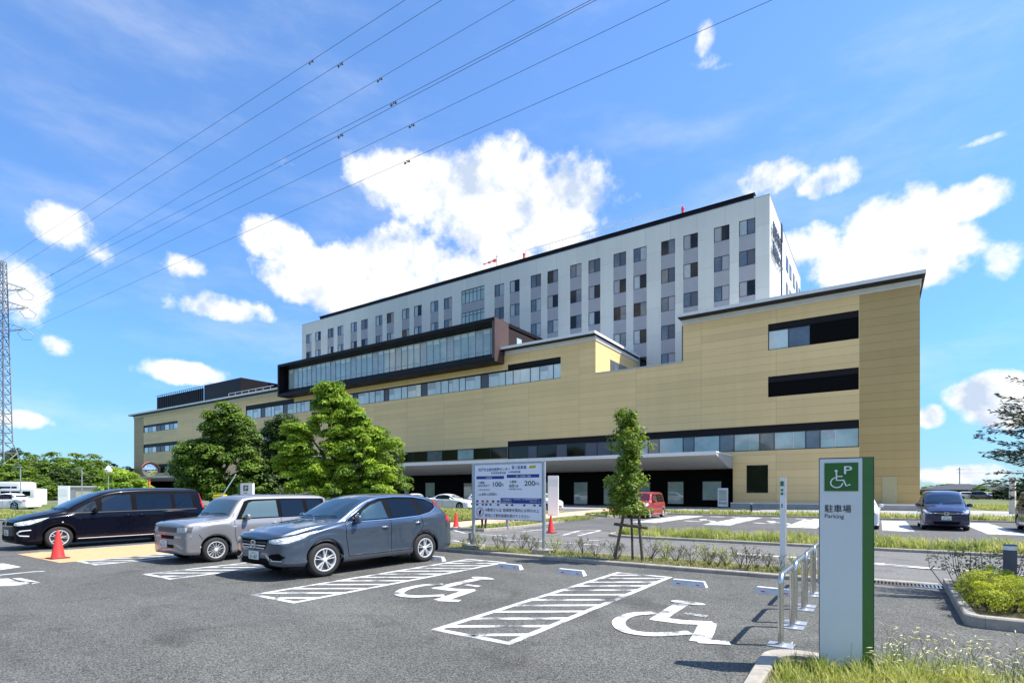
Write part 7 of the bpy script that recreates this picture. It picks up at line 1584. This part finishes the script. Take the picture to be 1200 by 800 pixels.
BL = [(600, 250, 105, 62, 1), (500, 215, 80, 38, 1), (660, 240, 45, 50, 1), (330, 285, 40, 24, 1), (385, 325, 70, 35, 1), (470, 310, 90, 40, 1), (600, 330, 120, 45, 1), (260, 360, 56, 18, .75), (78, 268, 46, 30, .62), (120, 298, 30, 32, .42), (210, 312, 34, 18, .5), (30, 340, 42, 42, .62), (215, 436, 52, 14, .6), (65, 405, 26, 16, .4),
      (905, 210, 40, 22, 1), (965, 208, 50, 24, .9), (1040, 262, 62, 44, 1), (1120, 240, 68, 22, .9), (1040, 305, 100, 36, 1), (955, 290, 50, 30, .6), (1175, 300, 35, 30, .3), (824, 46, 14, 27, .8), (830, 72, 26, 15, .4), (845, 78, 30, 8, .2), (1155, 462, 46, 24, .9), (1175, 480, 50, 20, .8), (1090, 488, 18, 14, .7), (1130, 555, 60, 14, .6), (740, 300, 60, 40, .35), (30, 490, 80, 14, .25), (330, 190, 26, 12, .15), (1150, 165, 60, 8, .15), (255, 145, 14, 14, .2)]
acc = None
for (px, py, rx, ry, wt_) in BL:
    a0, e0 = dirof(px, py); a1, _ = dirof(px + rx, py); _, e1 = dirof(px, py - ry); ra, re = abs(a1 - a0) * 1.08, abs(e1 - e0) * 1.08
    v = vmath('SUBTRACT', (0, 0, 0)); cb = None
    dx = mth('MULTIPLY', mth('SUBTRACT', az, a0), 1 / ra); dy = mth('MULTIPLY', mth('SUBTRACT', el, e0), 1 / re)
    q = mth('MULTIPLY_ADD', dx, dx, mth('MULTIPLY', dy, dy)); val = mth('SUBTRACT', wt_ * 1.15, mth('MULTIPLY', q, 1.0)) ; N.remove(v)
    acc = val if acc is None else mth('SMOOTH_MAX', acc, val, .25)
acc = mth('MAXIMUM', acc, -1.7)
m_ = mth('ADD', acc, fb)
mr = N.new('ShaderNodeMapRange'); mr.interpolation_type = 'SMOOTHSTEP'; mr.inputs['From Min'].default_value = .0; mr.inputs['From Max'].default_value = .95; Lk.new(m_, mr.inputs['Value'])
# thin veil and generic clouds behind the viewer
mr2 = N.new('ShaderNodeMapRange'); mr2.interpolation_type = 'SMOOTHSTEP'; mr2.inputs['From Min'].default_value = .44; mr2.inputs['From Max'].default_value = .85; mr2.inputs['To Max'].default_value = .30; Lk.new(n2.outputs['Fac'], mr2.inputs['Value'])
back = mth('MULTIPLY', mth('LESS_THAN', vmath('DOT_PRODUCT', D, (-S_, C_, 0)).outputs['Value'], -.15), 1.0)
mr3 = N.new('ShaderNodeMapRange'); mr3.interpolation_type = 'SMOOTHSTEP'; mr3.inputs['From Min'].default_value = .50; mr3.inputs['From Max'].default_value = .62; Lk.new(n1.outputs['Fac'], mr3.inputs['Value'])
mask = mth('MAXIMUM', mth('MAXIMUM', mr.outputs[0], mr2.outputs[0]), mth('MULTIPLY', mr3.outputs[0], back))
hs = N.new('ShaderNodeHueSaturation'); hs.inputs['Saturation'].default_value = 1.0; hs.inputs['Value'].default_value = 1.0; Lk.new(sky.outputs[0], hs.inputs['Color'])
tint = N.new('ShaderNodeMix'); tint.data_type = 'RGBA'; tint.blend_type = 'MULTIPLY'; tint.inputs['Factor'].default_value = 1; Lk.new(hs.outputs[0], tint.inputs['A']); tr_ = N.new('ShaderNodeValToRGB'); tr_.color_ramp.elements[0].position = .0; tr_.color_ramp.elements[0].color = (.22, .35, .52, 1); tr_.color_ramp.elements[1].position = .62; tr_.color_ramp.elements[1].color = (.70, .90, 1.10, 1); e_ = tr_.color_ramp.elements.new(.22); e_.color = (.44, .67, .90, 1); Lk.new(el, tr_.inputs['Fac']); Lk.new(tr_.outputs['Color'], tint.inputs['B'])
mp3 = N.new('ShaderNodeVectorMath'); mp3.operation = 'ADD'; mp3.inputs[1].default_value = (.020, .010, .030); Lk.new(D, mp3.inputs[0])
n5 = N.new('ShaderNodeTexNoise'); n5.inputs['Scale'].default_value = 8.5; n5.inputs['Detail'].default_value = 9; n5.inputs['Roughness'].default_value = .58; Lk.new(mp3.outputs[0], n5.inputs['Vector'])
relief = mth('MULTIPLY', mth('SUBTRACT', n5.outputs['Fac'], n1.outputs['Fac']), 3.2)
deep = mth('MULTIPLY', mth('SUBTRACT', m_, 1.1), .16)
cr = N.new('ShaderNodeValToRGB'); cr.color_ramp.elements[0].position = .0; cr.color_ramp.elements[0].color = (1.05, 1.05, 1.05, 1); cr.color_ramp.elements[1].position = .50; cr.color_ramp.elements[1].color = (.56, .66, .82, 1); Lk.new(mth('ADD', mth('ADD', relief, deep), .06), cr.inputs['Fac'])
CL = N.new('ShaderNodeVectorMath'); CL.operation = 'SCALE'; CL.inputs['Scale'].default_value = CLOUD_B; Lk.new(cr.outputs['Color'], CL.inputs[0])
mix = N.new('ShaderNodeMix'); mix.data_type = 'RGBA'; Lk.new(mask, mix.inputs['Factor']); Lk.new(tint.outputs['Result'], mix.inputs['A']); Lk.new(CL.outputs[0], mix.inputs['B'])
Lk.new(mix.outputs['Result'], bg.inputs['Color']); bg.inputs['Strength'].default_value = SKY_S
sl = bpy.data.lights.new('sun', 'SUN'); sl.energy = SUN_E; sl.angle = R(.5); sl.color = (1, .955, .88); so = bpy.data.objects.new('sun', sl); COL.objects.link(so)
dv = Vector((math.cos(SUN_EL) * math.cos(SUN_AZ), math.cos(SUN_EL) * math.sin(SUN_AZ), math.sin(SUN_EL))); so.rotation_euler = dv.to_track_quat('Z', 'Y').to_euler()
cam = bpy.data.cameras.new('camera'); co = bpy.data.objects.new('camera', cam); COL.objects.link(co); co.location = (0, 0, CAM_H); co.rotation_euler = (R(90), 0, YAW)
cam.sensor_width = 36; cam.lens = FOC / 1200 * 36; cam.shift_y = (HOR - 400) / 1200; cam.clip_end = 3000; cam.clip_start = .05; scene.camera = co
vs = scene.view_settings; vs.view_transform = 'Standard'; vs.look = 'None'; vs.exposure = EXPO; vs.gamma = 1; vs.use_curve_mapping = False
scene.cycles.max_bounces = 6; scene.cycles.transparent_max_bounces = 10
